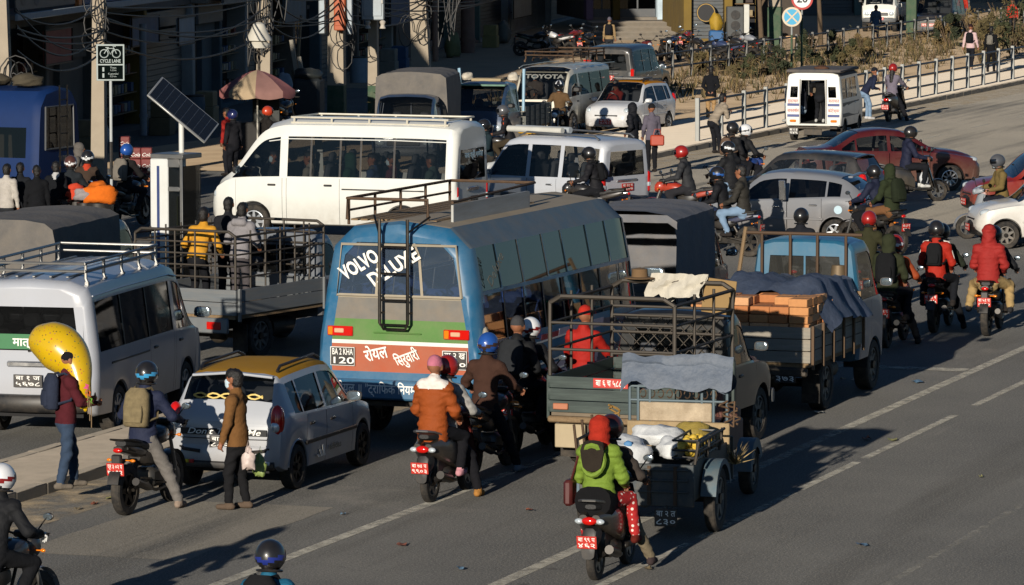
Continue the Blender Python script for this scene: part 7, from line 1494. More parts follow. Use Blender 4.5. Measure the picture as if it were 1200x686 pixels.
# M1 motorcycle by the island
L_ = bike_at(147, 604, 20); motorcycle('black motorcycle with red plate stopped beside the traffic island', L_, 20, '15171c', plate_txt=('प्र ३ ०२ प', '७०१२'))
CAMO = mat('camouflage', '6f6246', .9, var=.5, scale=16, bump=.3)
person('rider with camouflage backpack and striped grey trousers astride the motorcycle by the island', L_, 20, ride('B', lean=8, fr=(.10, -.36, .08), fl=(-.05, .36, .08)), h=NEAR, top=N('20263c'), bottom=C('6c6864'), shoes=C('8a7a6c'), helmet=(BLKH, paint('3a90c0', 0)), pack=(CAMO,), gloves=C('1a1a1c'), baggy=.016)
# M2 bottom left
L_ = anchor(44, 738, 28, .66, 0); motorcycle('dark motorcycle with white tank panel entering beside the island kerb', L_, 28, '20242a', accent='9aa0a8')
person('rider in black jacket and white helmet on the motorcycle at the island kerb', L_, 28, ride(None, lean=16, yaw=10), h=NEAR, top=N('17181b'), bottom=C('16171a'), helmet=(WHTH, paint('7a1c1c', 0)), gloves=C('c8c8c6'))
# M3 bottom centre
g_ = at(315, 640, 40.3); L_ = (g_.x, 40.3, 0); motorcycle('motorcycle under the rider in teal on the open lane', L_, 16, '1a1c20')
person('rider in teal jacket with black backpack and black blue helmet on the open lane', L_, 16, ride(None, lean=12), h=NEAR, top=N('1a5874'), bottom=C('1a1c22'), helmet=(BLKH, paint('22307a', 0)), pack=(C('1a1a1c'),))
# M4 scooter with woman in orange
L_ = scoot_at(504, 589, 20); scooter('black and red scooter with silver grab rail beside the blue bus', L_, 20, '5a1216', accent='17181b', plate_txt=('बा ७४ प', '९९०३'), pm=metal('c0c0c0', .25))
PLAID = mat('plaid_cloth', '8c8a86', .9, var=.9, scale=18)
person('scooter rider in black and white plaid shirt with shiny red helmet', L_, 20, ride_s('R', lean=8), h=NEAR, top=PLAID, bottom=C('17171b'), helmet=(REDH,), shoes=C('a07038'))
person('passenger in orange padded jacket with white fur hood and pink knit cap', L_, 20, pillion(x=-.50, z=.88, fl=(-.22, .22, .40), fr=(-.22, -.24, .36), lean=4), h=NEAR, top=N('8a4218'), bottom=C('16161a'), puffer=1, fur=1, inner=C('d4ccc4'), cap=C('b0687a'), woman=1, shoes=C('c08890'), coat=.16, thick=.03)
# blue-helmeted rider
L_ = bike_at(552, 560, 20); motorcycle('dark motorcycle squeezed between the scooter and the bus flank', L_, 20, '1a1a1c', plate_txt=('बा ३८ प', '६६१२'))
person('rider in brown jacket with blue helmet squeezed behind the bus corner', L_, 20, ride('R', lean=6), h=MID, top=C('3e2a22'), bottom=C('15161a'), helmet=(BLUH, paint('3a2a24', 0)), shoes=C('5a6a7a'))
# M5 black pair
L_ = bike_at(600, 535, 20); motorcycle('black sports motorcycle with pink plate alongside the bus', L_, 20, '131417', plate_txt=('बा ६८ प', '४२९'))
person('rider in black with white and red striped helmet alongside the bus', L_, 20, ride('R', lean=14), h=MID, top=N('141518'), bottom=C('121316'), helmet=(WHTH, paint('7a1a1a', 0)))
person('passenger in black with grey beanie and dark backpack alongside the bus', L_, 20, pillion(lean=6), h=MID, top=N('161719'), bottom=C('131417'), cap=C('3c3c3e'), pack=(C('26282b'),))
# red jacket behind the cage
L_ = bike_at(668, 525, 20); motorcycle('motorcycle hidden between the bus flank and green pickup', L_, 20, '22262a')
person('rider in red jacket and red cap seen through the green pickup cage', L_, 20, ride('L', lean=4, yaw=-15, z=.95), h=MID, top=N('981e16'), bottom=C('22222a'), cap=C('a8281e'), brim=1, mask=MASKB)
# M6 scooter with woman in lime
L_ = scoot_at(698, 680, 17); scooter('black scooter with red plate behind the cargo cart', L_, 17, '141518', plate_txt=('बा ९९ प', '४६२'))
person('scooter rider in grey brown jacket with dark red helmet behind the cargo cart', L_, 17, ride_s('R', lean=8, fr=(.30, -.40, .08)), h=NEAR, top=C('3c3632'), bottom=C('6c6250'), helmet=(paint('3a1410', .05),), shoes=C('3a3030'))
DOTS = mat('red_dotted_cloth', 'a01818', .85, var=.1)
def add_dots(m):
    nt = m.node_tree; n = nt.nodes; Lk = nt.links; b = n['Principled BSDF']; src = b.inputs['Base Color'].links[0].from_socket
    tc = n.new('ShaderNodeTexCoord'); v = n.new('ShaderNodeTexVoronoi'); v.inputs['Scale'].default_value = 17; v.inputs['Randomness'].default_value = .35; Lk.new(tc.outputs['Object'], v.inputs['Vector'])
    r = n.new('ShaderNodeMapRange'); r.inputs['From Min'].default_value = .22; r.inputs['From Max'].default_value = .30; r.inputs['To Min'].default_value = 1; r.inputs['To Max'].default_value = 0; Lk.new(v.outputs['Distance'], r.inputs['Value'])
    mx = n.new('ShaderNodeMix'); mx.data_type = 'RGBA'; Lk.new(r.outputs[0], mx.inputs['Factor']); Lk.new(src, mx.inputs['A']); mx.inputs['B'].default_value = (.7, .62, .55, 1); Lk.new(mx.outputs['Result'], b.inputs['Base Color'])
add_dots(DOTS)
WM = person('passenger in lime green padded jacket with red headscarf and dotted red trousers', L_, 17, pillion(x=-.50, z=.88, lean=3, fr=(-.10, -.30, .42), fl=(-.22, .22, .42)), h=NEAR, top=N('6c8430'), bottom=DOTS, puffer=1, woman=1, hood=1, hoodm=C('9a2a1c'), coat=.10, shoes=C('5a2018'), thick=.026, hood_down=0)
hd = B(); hd.loft([(-.02, 0, .05, 1.18, .02), (-.06, 0, .11, 1.28, .10), (-.05, 0, .13, 1.40, .08), (.0, 0, .12, 1.46, .05)], 12, 2.4, Matrix.Translation((-.70, 0, 0))); obj('jacket_hood', hd, C('2a241e'), WM); hr_ = B(); hr_.tube([(-.725 + .03 * math.cos(2 * a_), .115 * math.cos(a_), 1.30 + .16 * math.sin(a_)) for a_ in [2 * math.pi * k / 16 for k in range(17)]], .03, 6); obj('hood_edge', hr_, N('6c8430'), WM)
obj('long_coat_tail', B().loft([(-.72, 0, .20, .86, .16), (-.60, 0, .22, .82, .18), (-.35, 0, .2, .84, .14)], 14, 2.4), C('121214'), WM)
bgp = thing('shoulder_bag', 'dark red shoulder bag hanging beside the lime jacketed passenger', 'bag', L_, 17); obj('bag_body', B().rbox(-.62, -.40, .26, .36, .78, 1.06, .03), mat('bag_leather', '4a1c1a', .5, var=.2), bgp); obj('strap', B().tube([(-.5, .30, 1.05), (-.52, .22, 1.3), (-.5, .08, 1.5)], .012, 5), mat('bag_leather', '4a1c1a', .5), bgp)
# M7, M8, M9 right-hand row
L_ = bike_at(1156, 394, 15); motorcycle('black motorcycle with red plate carrying the red hooded passenger', L_, 15, '1a1a1e', plate_txt=('बा ५१ प', '२०६०'))
person('rider in black leather leading the red hooded passenger', L_, 15, ride(None, lean=12), h=MID, top=N('17181b'), bottom=C('1c1d22'), helmet=(BLKH,))
person('passenger in red hooded padded jacket and khaki trousers', L_, 15, pillion(lean=4, fl=(-.36, .34, .44), fr=(-.36, -.34, .44)), h=NEAR, top=N('8e2622'), bottom=C('9a8258'), puffer=1, hood=1, shoes=C('2a2a2c'), baggy=.02, thick=.03)
L_ = bike_at(1094, 390, 16); motorcycle('black motorcycle between the red hooded passenger and olive riders', L_, 16, '17181a', plate_txt=('बा ४४ प', '३१५'))
person('rider in dark green jacket leaning left of the red hooded passenger', L_, 16, ride('R', lean=14, yaw=5), h=MID, top=C('23281f'), bottom=C('1a1c20'), helmet=(BLKH,))
person('passenger in red jacket with white shoulder stripe and black sling pack', L_, 16, pillion(lean=6, yaw=15), h=MID, top=N('9a2416'), bottom=C('181a1f'), helmet=(BLKH, None, False, False), pack=(C('17181a'), None, .8), stripe=C('c8c4bc'))
L_ = bike_at(1038, 408, 17); motorcycle('black motorcycle with orange lamps beside the brick truck cab', L_, 17, '18181b', plate_txt=('बा ७१ प', '८०४'))
person('rider with red and white helmet and orange sleeves beside the brick truck cab', L_, 17, ride('R', lean=12), h=MID, top=N('8a3c1c'), bottom=C('15161a'), helmet=(paint('8a1c14', .05), WHTH))
person('passenger in olive hooded jacket with black backpack beside the brick truck cab', L_, 17, pillion(lean=4), h=MID, top=C('2c3020'), bottom=C('15161a'), hood=1, pack=(C('151618'),))
L_ = bike_at(1008, 372, 17); motorcycle('motorcycle ahead of the olive jacketed pair near the truck cab', L_, 17, '2a1a1a')
person('rider in dark olive with glossy red helmet ahead of the truck cab', L_, 17, ride(lean=8), h=MID, top=C('30301f'), bottom=C('1a1b1f'), helmet=(REDH,))
L_ = bike_at(932, 372, 12); motorcycle('motorcycle hidden in front of the blue truck cab', L_, 12, '1a1c20')
person('rider whose black helmet shows above the blue truck cab', L_, 12, ride(lean=6, z=.92), h=MID, top=C('1c1e24'), bottom=C('1a1b1f'), helmet=(BLKH,))
# crossing row
L_ = anchor(1098, 236, 74, .62, 0); scooter('dark scooter crossing in front of the maroon sedan', L_, 74, '24282c')
person('scooter rider in navy jacket and black helmet beside the maroon sedan', L_, 74, ride_s(None, lean=6), h=MID, top=N('1c2034'), bottom=C('181a1f'), helmet=(BLKH,), shoes=C('c0c0bc'))
bgp = thing('shopping_bag', 'pale printed shopping bag hung on the dark crossing scooter', 'bag', L_, 74); lumpy('bag_body', (.26, -.10, .52), (.10, .07, .17), 2, mat('pale_bag', 'b4b8bc', .6, var=.4, scale=14), bgp, .1); obj('handle', B().tube([(.26, -.14, .66), (.28, -.12, .80), (.26, -.06, .66)], .008, 4), mat('pale_bag', 'b4b8bc', .6), bgp)
L_ = bike_at(1050, 300, -40); motorcycle('black motorcycle with pale plate behind the grey hatchback', L_, -40, '16171a', plate_txt=('बा ८२ प', '१९८'))
person('rider in navy with black helmet behind the grey hatchback', L_, -40, ride('R', lean=8), h=MID, top=N('1a1f33'), bottom=C('15161a'), helmet=(BLKH,))
person('passenger in dark green hood and pale mask behind the grey hatchback', L_, -40, pillion(lean=6, yaw=-20), h=MID, top=C('29301f'), bottom=C('6a4a30'), hood=1, mask=MASKB, pack=(C('20261a'),))
L_ = anchor(1133, 280, -104, .62, 0); scooter('silver grey scooter in front of the dusty white car', L_, -104, '8e949a')
person('scooter rider in tan jacket with dark grey helmet in front of the red car', L_, -104, ride_s(None, lean=6), h=MID, top=C('6a5a36'), bottom=C('20222a'), helmet=(GRYH,), mask=MASKB)
# between SUV and grey hatchback
L_ = anchor(800, 268, -68); motorcycle('red motorcycle under the red helmeted rider near the pavement kerb', L_, -68, 'a0301c')
person('rider in charcoal jacket with shiny red helmet near the pavement kerb', L_, -68, ride(lean=12), h=MID, top=N('2c2d30'), bottom=C('26262a'), helmet=(REDH,), gloves=C('2a2a2c'))
L_ = anchor(842, 300, -66); motorcycle('blue black motorcycle with two up riders ahead of the grey hatchback', L_, -66, '1c2c4c')
person('rider in black with blue patterned helmet ahead of the grey hatchback', L_, -66, ride(lean=12), h=MID, top=N('17181c'), bottom=C('1a1b20'), helmet=(BLKH, paint('2a5aa0', 0)))
person('bare headed passenger in dark quilted jacket and blue jeans ahead of the grey hatchback', L_, -66, pillion(lean=3), h=MID, top=N('2e2c28'), bottom=mat('light_denim', '6f87a0', .9, var=.2), puffer=1)
L_ = anchor(872, 236, 40); motorcycle('blue motorcycle angled toward the road beside the pavement railing', L_, 40, '1e3e80')
person('rider with silver grey helmet on the blue motorcycle beside the railing', L_, 40, ride('L', lean=10, yaw=-30), h=MID, top=N('17181b'), bottom=C('1c1d22'), helmet=(WHTH, GRYH))
person('passenger with black helmet and leather bag on the blue motorcycle beside the railing', L_, 40, pillion(lean=4), h=MID, top=N('1a1a1d'), bottom=C('1c1d22'), helmet=(BLKH,), pack=(mat('brown_pack', '5a4636', .8), None, .85))
L_ = anchor(853, 262, -30); motorcycle('black motorcycle nosing in before the blue one at the kerb', L_, -30, '191b1f')
person('rider with black and white helmet holding a white bottle at the kerb', L_, -30, ride('B', lean=6, yaw=40), h=MID, top=N('18191c'), bottom=mat('light_denim', '6f87a0', .9, var=.2), helmet=(BLKH, WHTH))
# before the silver estate
L_ = anchor(628, 258, -72); motorcycle('red and black motorcycle alongside the silver estate', L_, -72, '7a1c18')
person('rider in black with white helmet alongside the silver estate', L_, -72, ride(lean=16), h=MID, top=N('16171a'), bottom=C('17181c'), helmet=(WHTH, paint('9a2a20', 0)), pack=(C('1a1b1e'), None, .7))
L_ = anchor(692, 270, -70); motorcycle('dark motorcycle behind the bus roof next to the silver estate', L_, -70, '1c1e22')
person('rider in black quilted jacket with black helmet behind the silver estate tail', L_, -70, ride(lean=12), h=MID, top=N('1a1a1e'), bottom=C('17181c'), helmet=(BLKH,), pack=(C('141518'), None, .8), puffer=1)
# facing traffic
L_ = anchor(655, 170, 192); motorcycle('motorcycle coming head on in front of the older white van', L_, 192, '1a1c1f')
person('rider in brown jacket with black white helmet coming head on', L_, 192, ride(lean=6), h=MID, top=C('5a4630'), bottom=C('2a2826'), helmet=(BLKH, WHTH), mask=MASKB)
L_ = anchor(592, 206, -80); motorcycle('motorcycle passing in front of the navy mini truck', L_, -80, '1a1c1f')
person('rider in black with orange shoulder stripe passing the navy mini truck', L_, -80, ride(lean=14), h=MID, top=N('1a1a1d'), bottom=C('3a3226'), helmet=(GRYH,), stripe=C('b0482a'))
L_ = anchor(566, 226, -110); scooter('pale scooter between white van and navy mini truck', L_, -110, '9aa0a4')
person('rider in dark teal with black helmet between white van and navy mini truck', L_, -110, ride_s(None, lean=6), h=MID, top=C('1c2a30'), bottom=C('3a3530'), helmet=(BLKH,))
# scooter by the micro van
L_ = scoot_at(1041, 143, 22); scooter('black scooter with lit tail lamp parked at the railing', L_, 22, '16181b', plate_txt=('बा ८ प', '२२१'))
person('woman in grey with red helmet and long hair on the railing side scooter', L_, 22, ride_s('R', lean=4, x=-.25), h=MID, top=C('6a6470'), bottom=C('1c1d22'), helmet=(REDH, None, False, False), woman=1, long_hair=1)
g_ = G(1017, 140); person('man in navy hooded top and jeans leaning toward the scooter rider', (g_.x, g_.y, 0), 75, dict(pel=(-.1, 0, .92), lean=32, hl=(.35, .18, 1.0), hr=(.3, -.1, 1.0), yaw=0, pitch=-10), h=MID, top=C('20263a'), bottom=mat('light_denim', '6f87a0', .9, var=.2), mask=MASKB, cap=C('1c1e26'), shoes=C('b8b8b8'))
# conductor and passengers in the micro van
mv = MICRO.location; 
def inv(o, x, y, z=0.): p = o.matrix_basis @ Vector((x, y, z)); return (p.x, p.y, p.z)
person('man in black stooping in the open back of the white minivan', inv(MICRO, -1.30, -.12, .52), 15, dict(pel=(0, 0, .80), lean=40, fl=(.05, .12, .08), fr=(-.05, -.12, .08), hl=(.2, .3, .9), hr=(-.28, -.26, .85), pitch=10), h=MID, top=C('17181a'), bottom=C('1a1b1f'), shoes=C('b0b0ac'), scale=.92)
person('passenger in pale trousers seated inside the open minivan', inv(MICRO, -1.05, .42, .52), -80, dict(pel=(0, 0, .42), lean=0, fl=(.38, .12, .08), fr=(.38, -.12, .08), hl=(.3, .1, .55), hr=(.3, -.1, .55), sit=True), h=MID, top=C('2a2c33'), bottom=C('8c9cac'), shoes=C('9a9a96'))
# pedestrians
g_ = G(78, 573, .14); BSM = person('balloon seller in maroon jumper and jeans with black cap on the island', (g_.x, g_.y, .14), 70, dict(hl=(.34, .10, 1.16), hr=(.36, -.12, 1.12), fl=(.14, .13, .08), fr=(-.12, -.13, .08), yaw=-5, curl=.9, palm_down=0), h=NEAR, top=C('4a1c22'), bottom=DENIM, cap=C('17171a'), mask=MASKB, pack=(C('2a3040'),), shoes=C('6a6258'), baggy=.014)
Yb = g_.y + .02; A_ = at(101, 470, Yb); Z_ = at(60, 392, Yb); ax = (Z_ - A_); ln = ax.length + .28; bo = thing('balloon', 'big speckled yellow teardrop balloon held by the seller on the island', 'balloon', tuple(A_), 90)
mq = ax.normalized().to_track_quat('Z', 'Y').to_matrix().to_4x4()
BAL = mat('yellow_balloon', 'c4a012', .28, var=.08, scale=3, coat=.4)
def speck(m):
    nt = m.node_tree; n = nt.nodes; Lk = nt.links; b = n['Principled BSDF']; src = b.inputs['Base Color'].links[0].from_socket
    tc = n.new('ShaderNodeTexCoord'); v = n.new('ShaderNodeTexVoronoi'); v.inputs['Scale'].default_value = 22; Lk.new(tc.outputs['Object'], v.inputs['Vector'])
    r = n.new('ShaderNodeMapRange'); r.inputs['From Min'].default_value = .16; r.inputs['From Max'].default_value = .24; r.inputs['To Min'].default_value = 1; r.inputs['To Max'].default_value = 0; Lk.new(v.outputs['Distance'], r.inputs['Value'])
    mx = n.new('ShaderNodeMix'); mx.data_type = 'RGBA'; Lk.new(r.outputs[0], mx.inputs['Factor']); Lk.new(src, mx.inputs['A']); hs = n.new('ShaderNodeMix'); hs.data_type = 'RGBA'; hs.blend_type = 'MULTIPLY'; hs.inputs['Factor'].default_value = 1; Lk.new(v.outputs['Color'], hs.inputs['A']); hs.inputs['B'].default_value = (.5, .2, .12, 1); Lk.new(hs.outputs['Result'], mx.inputs['B']); Lk.new(mx.outputs['Result'], b.inputs['Base Color'])
speck(BAL)
key = [(38, 392, 2), (42, 394, 14), (50, 398, 20), (60, 402, 25), (71, 409, 27), (82, 420, 24), (90, 433, 18), (94, 449, 13), (98, 465, 9), (100, 478, 6)]
kt = [0]; 
for i in range(1, len(key)): kt.append(kt[-1] + math.hypot(key[i][0] - key[i - 1][0], key[i][1] - key[i - 1][1]))
kf = [pchip(np.array(kt, float), np.array([q[j] for q in key], float)) for j in range(3)]; sp_ = []; rs_ = []
for i in range(37):
    v = kt[-1] * (1 - (1 - i / 36) ** 1.4) if i < 37 else 0; sp_.append(at(kf[0](v), kf[1](v), Yb + .42 * max(0, 1 - v / (kt[-1] * .75))) - A_); rs_.append(max(.004, kf[2](v) / 94.))
obj('skin', B().tube(sp_, rs_, 24), BAL, bo, 80); obj('knot', B().ell(sp_[-1], (.03, .03, .05), 8, 6), BAL, bo)
for k, (c, lb) in enumerate((('c04a78', 'pink paper pinwheel in the balloon seller hands'), ('c05a2a', 'orange paper pinwheel in the balloon seller hands'), ('6a9a3a', 'green paper pinwheel in the balloon seller hands'))):
    p = at(103 + 2 * k, 456 + 8 * k, Yb - .3); o = thing('pinwheel', lb, 'toy', tuple(p), 60); b = B()
    for q in range(5): a_ = q * 1.257; b.add([(0, 0, 0), (-.03, .07 * math.cos(a_), .07 * math.sin(a_)), (0, .06 * math.cos(a_ + .9), .06 * math.sin(a_ + .9))], [(0, 1, 2)])
    obj('vane', b, mat('toy_' + c, c, .5), o); bar(o, 'stick', (0, 0, 0), (0, 0, -.3), .006, WOOD)
g_ = G(279, 597); person('man in brown jacket and face mask standing behind the silver hatchback', (g_.x, g_.y, 0), -72, dict(hl=(.12, .26, .88), hr=(.10, -.24, .80), fl=(.08, .12, .08), fr=(-.08, -.1, .08)), h=NEAR, top=C('6a4a2a'), bottom=C('19191b'), mask=MASKB, shoes=C('5a4c40'), coat=.12, scale=1.0)
BP = Vector((g_.x, g_.y, 0))
for k, (dx, dy, dz, c, lb) in enumerate(((.14, -.16, .60, 'b8a8a0', 'small clear plastic bag held by the man in brown'), (.26, .18, .48, '7a8a4c', 'hanging bag of green vegetables beside the man in brown'))):
    o = thing('carrier_bag', lb, 'bag', (BP.x + dx, BP.y + dy - .1, dz), 0); lumpy('bag_body', (0, 0, 0), (.07, .08, .15), k, mat('bag_' + c, c, .5, var=.4, scale=20), o, .2); obj('handle', B().tube([(0, -.03, .12), (0, 0, .26), (0, .03, .12)], .006, 4), mat('bag_' + c, c, .5), o)
# men in the grey pickup
for k, (x, y, lb, tp, bt, a_, kw) in enumerate(((-1.55, .10, 'man in yellow shirt bending in the grey pickup bed', 'c08a2c', '17181c', 20, dict(lean=26, hl=(.3, .2, 1.05), hr=(.36, -.25, .95), pel=(-.06, 0, .92), pitch=-8)), (-1.2, -.42, 'man in pale grey hooded top standing in the grey pickup bed', '7f7c7e', '4a4648', 24, dict(lean=8, hl=(.3, .22, 1.05), hr=(.3, -.2, 1.05))), (-.35, .35, 'dark haired man in black at the front of the grey pickup bed', '1d1e22', '1a1b1f', 15, dict(lean=6)))):
    person(lb, inv(PU1, x, y, .74), a_, kw, h=MID, top=C(tp), bottom=C(bt), hood_down=(k == 1))
# cloth and hat on the green pickup cage
ct = thing('cloth', 'off white cloth thrown over the green pickup cage', 'cloth', PU2.location, 20); drape('sheet', [[(.34 + .05 * math.sin(i * 1.1 + j) - .10 * (1 if i > 5 else -1) * abs(i - 5) / 5, .30 - .75 * j / 14 + .04 * math.sin(i * .9), 2.31 - abs(i - 5) * (.060 + .04 * mnoise.noise(Vector((j * .3, 2, i * .2)))) + .035 * mnoise.noise(Vector((j * .5, i * .4, 1)))) for j in range(15)] for i in range(11)], mat('off_white_cloth', 'b8b2a4', .9, var=.15, bump=.6, bscale=10), ct)
ht = thing('cardboard_sheet', 'brown cardboard sheet tucked behind the off white cloth', 'cardboard', PU2.location, 20); obj('sheet', B().rbox(.42, .44, -.62, -.18, 1.85, 2.3, .006, Matrix.Rotation(R(6), 4, 'X')), mat('cardboard', '8a7048', .9, var=.1), ht)
ht = thing('straw_hat', 'brown hat hooked on the green pickup cage', 'hat', PU2.location, 20); obj('brim', B().lathe_z([(0, 2.22), (.2, 2.24), (.2, 2.25), (.1, 2.26)], 16, (.3, .42, 0)), mat('felt', '6a5236', .9), ht); obj('crown', B().lathe_z([(.11, 2.25), (.10, 2.36), (0, 2.38)], 14, (.3, .42, 0)), mat('felt', '6a5236', .9), ht)
# pavement people
def walker(label, px, py, a, z=0., pose=None, **k): g = G(px, py, z); k.setdefault('h', MID); return person(label, (g.x, g.y, z), a, pose, **k)
walker('woman in black quilted coat and pale mask standing by the taxi', 742, 200, -60, .14, dict(hl=(.1, .2, 1.0), hr=(.1, -.2, 1.0)), top=N('15161c'), bottom=C('1a1b20'), mask=MASKB, hood=1, puffer=1, coat=.20, woman=1)
w_ = walker('woman in striped shawl with red handbag standing by the taxi', 764, 202, -20, .14, dict(hl=(.15, .2, .95), hr=(.1, -.24, .85)), top=C('5a5560'), bottom=C('17181c'), cap=C('1a1a1c'), woman=1)
o = thing('handbag', 'orange red handbag held by the woman in the shawl', 'bag', (w_.location.x + .12, w_.location.y - .25, .80), 0); obj('bag_body', B().rbox(-.06, .06, -.17, .17, 0, .26, .03), mat('handbag_red', 'a03c24', .5), o); obj('handle', B().tube([(0, -.1, .25), (0, -.06, .40), (0, .06, .40), (0, .1, .25)], .01, 5), mat('handbag_red', 'a03c24', .5), o)
walker('man in grey striped jumper leaning on the end railing post', 840, 180, 55, .14, dict(pel=(-.12, 0, .93), lean=34, hl=(.42, .18, 1.12), hr=(.42, -.05, 1.15), pitch=-12), top=mat('striped_jumper', '8a7e6e', .9, var=.5, scale=11, stretch=(.2, .2, 3)), bottom=C('1a1b20'))
walker('person in black jacket and khaki trousers seen from behind on the dirt', 833, 143, 10, 0, dict(hl=(-.10, .08, .98), hr=(-.10, -.08, .98), pl=(-.4, 1, 0), pr=(-.4, -1, 0)), top=C('15161a'), bottom=C('9a7c56'), coat=.14)
walker('walker in pink white jumper with black rucksack', 1137, 82, 20, .14, dict(fl=(.22, .09, .10), fr=(-.2, -.09, .12), hl=(-.1, .28, .85), hr=(.15, -.28, .86)), top=C('c0a4a4'), bottom=C('1a1b20'), pack=(C('16171a'), None, .9), cap=C('2a1a1c'), shoes=C('b89a80'))
walker('walker in black with pale grey shoulder bag', 1161, 85, 20, .14, dict(fl=(-.15, .09, .10), fr=(.15, -.09, .10)), top=C('121316'), bottom=C('141519'), pack=(C('6e6a62'), None, .8))
walker('person in tan jacket and grey cap with black rucksack near the steps', 714, 70, 12, 0, dict(), top=C('8a7454'), bottom=C('2a2c30'), cap=C('5a5660'), pack=(C('14151a'),), h=FAR)
walker('person in red jacket with dark rucksack on the lot beside the bicycles', 882, 42, 20, 0, dict(), top=N('a83420'), bottom=DENIM, pack=(C('2a2422'),), h=FAR)
walker('person in red top between black minivan and green pole', 1128, 30, 190, 0, dict(), top=N('a02c1e'), bottom=C('25406a'), h=FAR); walker('person in bright red standing behind the tall shrub', 1186, 42, 180, 0, dict(), top=N('b03020'), bottom=C('25282e'), h=FAR)
walker('person in blue wrap squatting in front of the white mini truck', 1026, 48, 180, 0, dict(lean=20), top=C('4c6076'), bottom=C('4c6076'), skirt=1, h=FAR, scale=.9)
# left group
for k, (px, py, a_, tp, bt, lb, kw) in enumerate(((8, 290, 20, 'a8a29a', '2a2c30', 'man with white collar coat at the very edge of the left group', {}), (24, 288, 10, '1a1c20', '17181c', 'short man in charcoal jacket in the left group', {}), (44, 292, -10, '131417', '141519', 'broad man in black hooded coat in the left group', dict(fat=1.12, coat=.2)), (66, 286, 8, '15171b', '17181c', 'tall man in black with pale collar in the left group', dict(inner=C('a8a8a8')))) ):
    walker(lb, px, py, a_, 0, dict(), top=C(tp), bottom=C(bt), h=MID, **kw)
for k, (px, py, a_, tp, hm, lb, kw) in enumerate(((104, 276, 10, '3c3028', (BLKH, WHTH), 'rider in brown quilted jacket with red collar near the navy bus', dict(inner=C('a83a24'), puffer=1)), (84, 284, 5, '22262a', (paint('4a2a22', .1), WHTH), 'rider in black with patterned helmet near the navy bus', {}), (150, 266, 25, '1d1c1c', (BLUH,), 'rider in black with bright blue helmet and grey rucksack', dict(pack=(C('6c665e'),))))):
    L_ = anchor(px, py, a_); motorcycle(('black motorcycle of the brown quilted rider', 'black motorcycle of the rider in patterned helmet', 'black motorcycle with red lamp of the blue helmeted rider')[k], L_, a_, '17181b'); person(lb, L_, a_, ride(lean=6), h=MID, top=C(tp), bottom=C('1a1b1f'), helmet=hm, **kw)
walker('person in grey hooded coat beside the navy bus', 92, 258, 100, 0, dict(), top=C('5c5854'), bottom=C('2a2826'), hood=1)
for k, (px, py, r_, c, lb) in enumerate(((80, 262, .22, 'c89a24', 'yellow bundle in the vendor heap'), (91, 266, .24, 'b8402a', 'red bundle in the vendor heap'), (100, 268, .2, '8a8484', 'grey bundle in the vendor heap'), (117, 268, .34, 'c8641c', 'large orange bundle in the vendor heap'), (82, 252, .25, '2c4a6c', 'blue bundle in the vendor heap'), (103, 254, .2, '6a3a78', 'purple bundle in the vendor heap'))):
    g = G(px, py + 20); o = thing('bundle', lb, 'bundle', (g.x, g.y, 0), 0); lumpy('sacking', (0, 0, 1.0), (r_ * .8, r_, r_ * .8), k, C(c), o, .15); obj('tub', B().lathe_z([(0, 0), (r_ * .7, 0), (r_ * .85, .86), (0, .86)], 12), BLACKP, o)
walker('person with dark blue helmet and white mask by the parasol stall', 274, 210, -40, 0, dict(), top=C('1c1c20'), bottom=C('1a1b20'), helmet=(paint('1c2452', .05),), mask=MASKB); walker('person with orange red helmet behind the white van nose', 312, 205, 60, 0, dict(), top=C('23201e'), bottom=C('1a1b20'), helmet=(paint('b03a1e', .05),)); walker('person in red jacket under the parasol', 268, 206, -60, 0, dict(), top=C('8a2420'), bottom=C('1a1b20'))
# passengers
for k, (x, y, tp, lb) in enumerate(((-1.95, .62, '4a5a54', 'passenger in grey green at the rear window of the white van'), (-1.15, .62, '5a3038', 'passenger in dusky pink inside the white van'), (-.75, .60, '3a4a6a', 'passenger in blue grey inside the white van'), (-.28, .62, '2f4a3c', 'passenger in green hood near the white van door'), (.55, .62, '8a8478', 'passenger in pale top inside the white van'), (1.35, .42, '2a2c30', 'driver at the wheel of the white van'))):
    person(lb, inv(VAN2, x, y, .42), -69, dict(pel=(0, 0, .48), lean=0, fl=(.35, .1, .08), fr=(.35, -.1, .08), hl=(.3, .15, .62), hr=(.3, -.15, .62), sit=True, yaw=20 * (k % 3)), h=.03, top=C(tp), bottom=C('22242a'), hood=(k == 3), mask=MASKB if k % 2 else None)
for k, (x, y, tp, lb) in enumerate(((-.2, -.72, '1f6a64', 'bus passenger in teal by the right windows'), (.6, -.72, '8a3a34', 'bus passenger in red by the right windows'), (1.4, -.72, '9a4030', 'bus passenger in rust red near the front'), (-1.8, -.70, '2a2c3a', 'bus passenger in navy toward the back'))):
    person(lb, inv(BUS, x, y, .62), 20.5, dict(pel=(0, 0, .50), lean=0, fl=(.35, .1, .08), fr=(.35, -.1, .08), hl=(.3, .15, .62), hr=(.3, -.15, .62), sit=True), h=.03, top=C(tp), bottom=C('22242a'))
person('driver with white cap behind the lettered windscreen of the older van', inv(VAN3, 1.2, -.4, .42), 198, dict(pel=(0, 0, .52), lean=0, fl=(.35, .1, .08), fr=(.35, -.1, .08), hl=(.4, .15, .75), hr=(.4, -.15, .75), sit=True), h=.03, top=C('5a5048'), bottom=C('22242a'), mask=MASKB)
person('driver in pale shirt at the wheel of the silver estate', inv(CAR2, .25, -.38, .3), -52, dict(pel=(0, 0, .50), lean=0, fl=(.35, .1, .08), fr=(.35, -.1, .08), hl=(.35, .12, .8), hr=(.35, -.12, .8), sit=True), h=.03, top=C('8a8478'), bottom=C('22242a'))
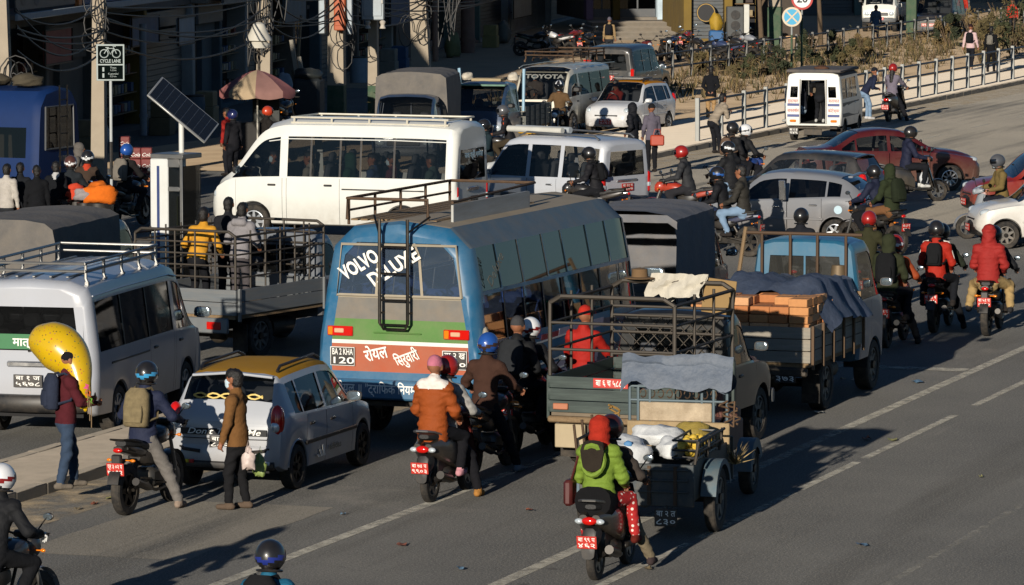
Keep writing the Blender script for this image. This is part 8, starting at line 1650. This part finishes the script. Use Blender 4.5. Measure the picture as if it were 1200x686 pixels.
person('driver in red behind the windscreen of the white taxi', inv(CAR3, .2, -.32, .2), 224, dict(pel=(0, 0, .45), lean=0, fl=(.35, .1, .08), fr=(.35, -.1, .08), hl=(.35, .12, .75), hr=(.35, -.12, .75), sit=True), h=.03, top=C('8a3024'), bottom=C('22242a'))
# parked motorcycles and bicycles on the lot
for k, (px, py, a_, c, ac, lb) in enumerate(((628, 66, 100, '1a1c20', '2c3a20', 'parked black green motorcycle by the grey shutters'), (652, 66, -60, 'c8c8c6', None, 'parked white sports motorcycle by the grey shutters'), (672, 64, 40, '6a1c1a', None, 'parked dark red motorcycle by the grey shutters'), (690, 68, 20, '18191c', None, 'parked black motorcycle with red lamp by the stone steps'), (806, 66, 18, '8a201c', '9aa0a4', 'parked red and white motorcycle below the mustard shop'), (726, 84, 150, '1c2026', None, 'parked black motorcycle at the foot of the stone steps'), (752, 78, 160, '5a1c1a', None, 'parked maroon motorcycle past the steps'), (778, 74, 170, '23272b', None, 'parked grey black motorcycle under the potted plant'), (790, 72, 20, '1a2c4c', '8a8e94', 'parked blue silver motorcycle under the potted plant'), (822, 74, -40, '191a1d', None, 'parked black motorcycle before the mustard shop'), (838, 82, -50, '22262c', None, 'parked dark motorcycle first along the grey fence'), (852, 78, -50, '2a3a5c', None, 'parked blue motorcycle second along the grey fence'), (868, 74, -50, '1c1d20', None, 'parked black motorcycle third along the grey fence'), (884, 70, -50, '8a8e94', None, 'parked silver motorcycle fourth along the grey fence'), (765, 106, 160, '18191c', None, 'parked dark motorcycle behind the taxi tail'))):
    motorcycle(lb, anchor(px, py, a_), a_, c, accent=ac, group='motorcycles parked along the lot', lean=-6, tail=k in (3, 4))
L_ = anchor(336, 158, 15); motorcycle('motorcycle with red tail lamp parked by the leaning posts', L_, 15, '1c1d20', lean=-6, plate_txt=('बा ९ प', '५०५'))
def bicycle(label, px, py, a, col):
    o = thing('bicycle', label, 'bicycle', anchor(px, py, a), a); P = paint(col, .1)
    for x in (.5, -.5): wheel_mesh(o, (x, 0, .33), .33, .035, STEEL, 10)
    obj('frame', B().tube([(-.5, 0, .33), (-.15, 0, .30), (.35, 0, .75), (-.2, 0, .78), (-.15, 0, .30)], .016, 6).tube([(-.5, 0, .33), (-.2, 0, .78)], .012, 6).tube([(.5, 0, .33), (.35, 0, .75), (.32, 0, .95)], .016, 6), P, o)
    obj('handlebar', B().tube([(.25, .26, .98), (.34, .1, .97), (.34, -.1, .97), (.25, -.26, .98)], .012, 6), STEEL, o); obj('saddle', B().loft([(-.36, 0, .08, .90, .03), (-.2, 0, .06, .90, .03), (-.05, 0, .02, .90, .02)], 10, 2.4).tube([(-.2, 0, .76), (-.21, 0, .89)], .012, 5), BLACKP, o); obj('basket', B().rbox(.42, .62, -.15, .15, .78, .96, .02), mat('basket_cream', 'b0a890', .7), o)
bicycle('bicycle with cream basket held by the red jacketed person', 880, 44, 200, '9a9a90')
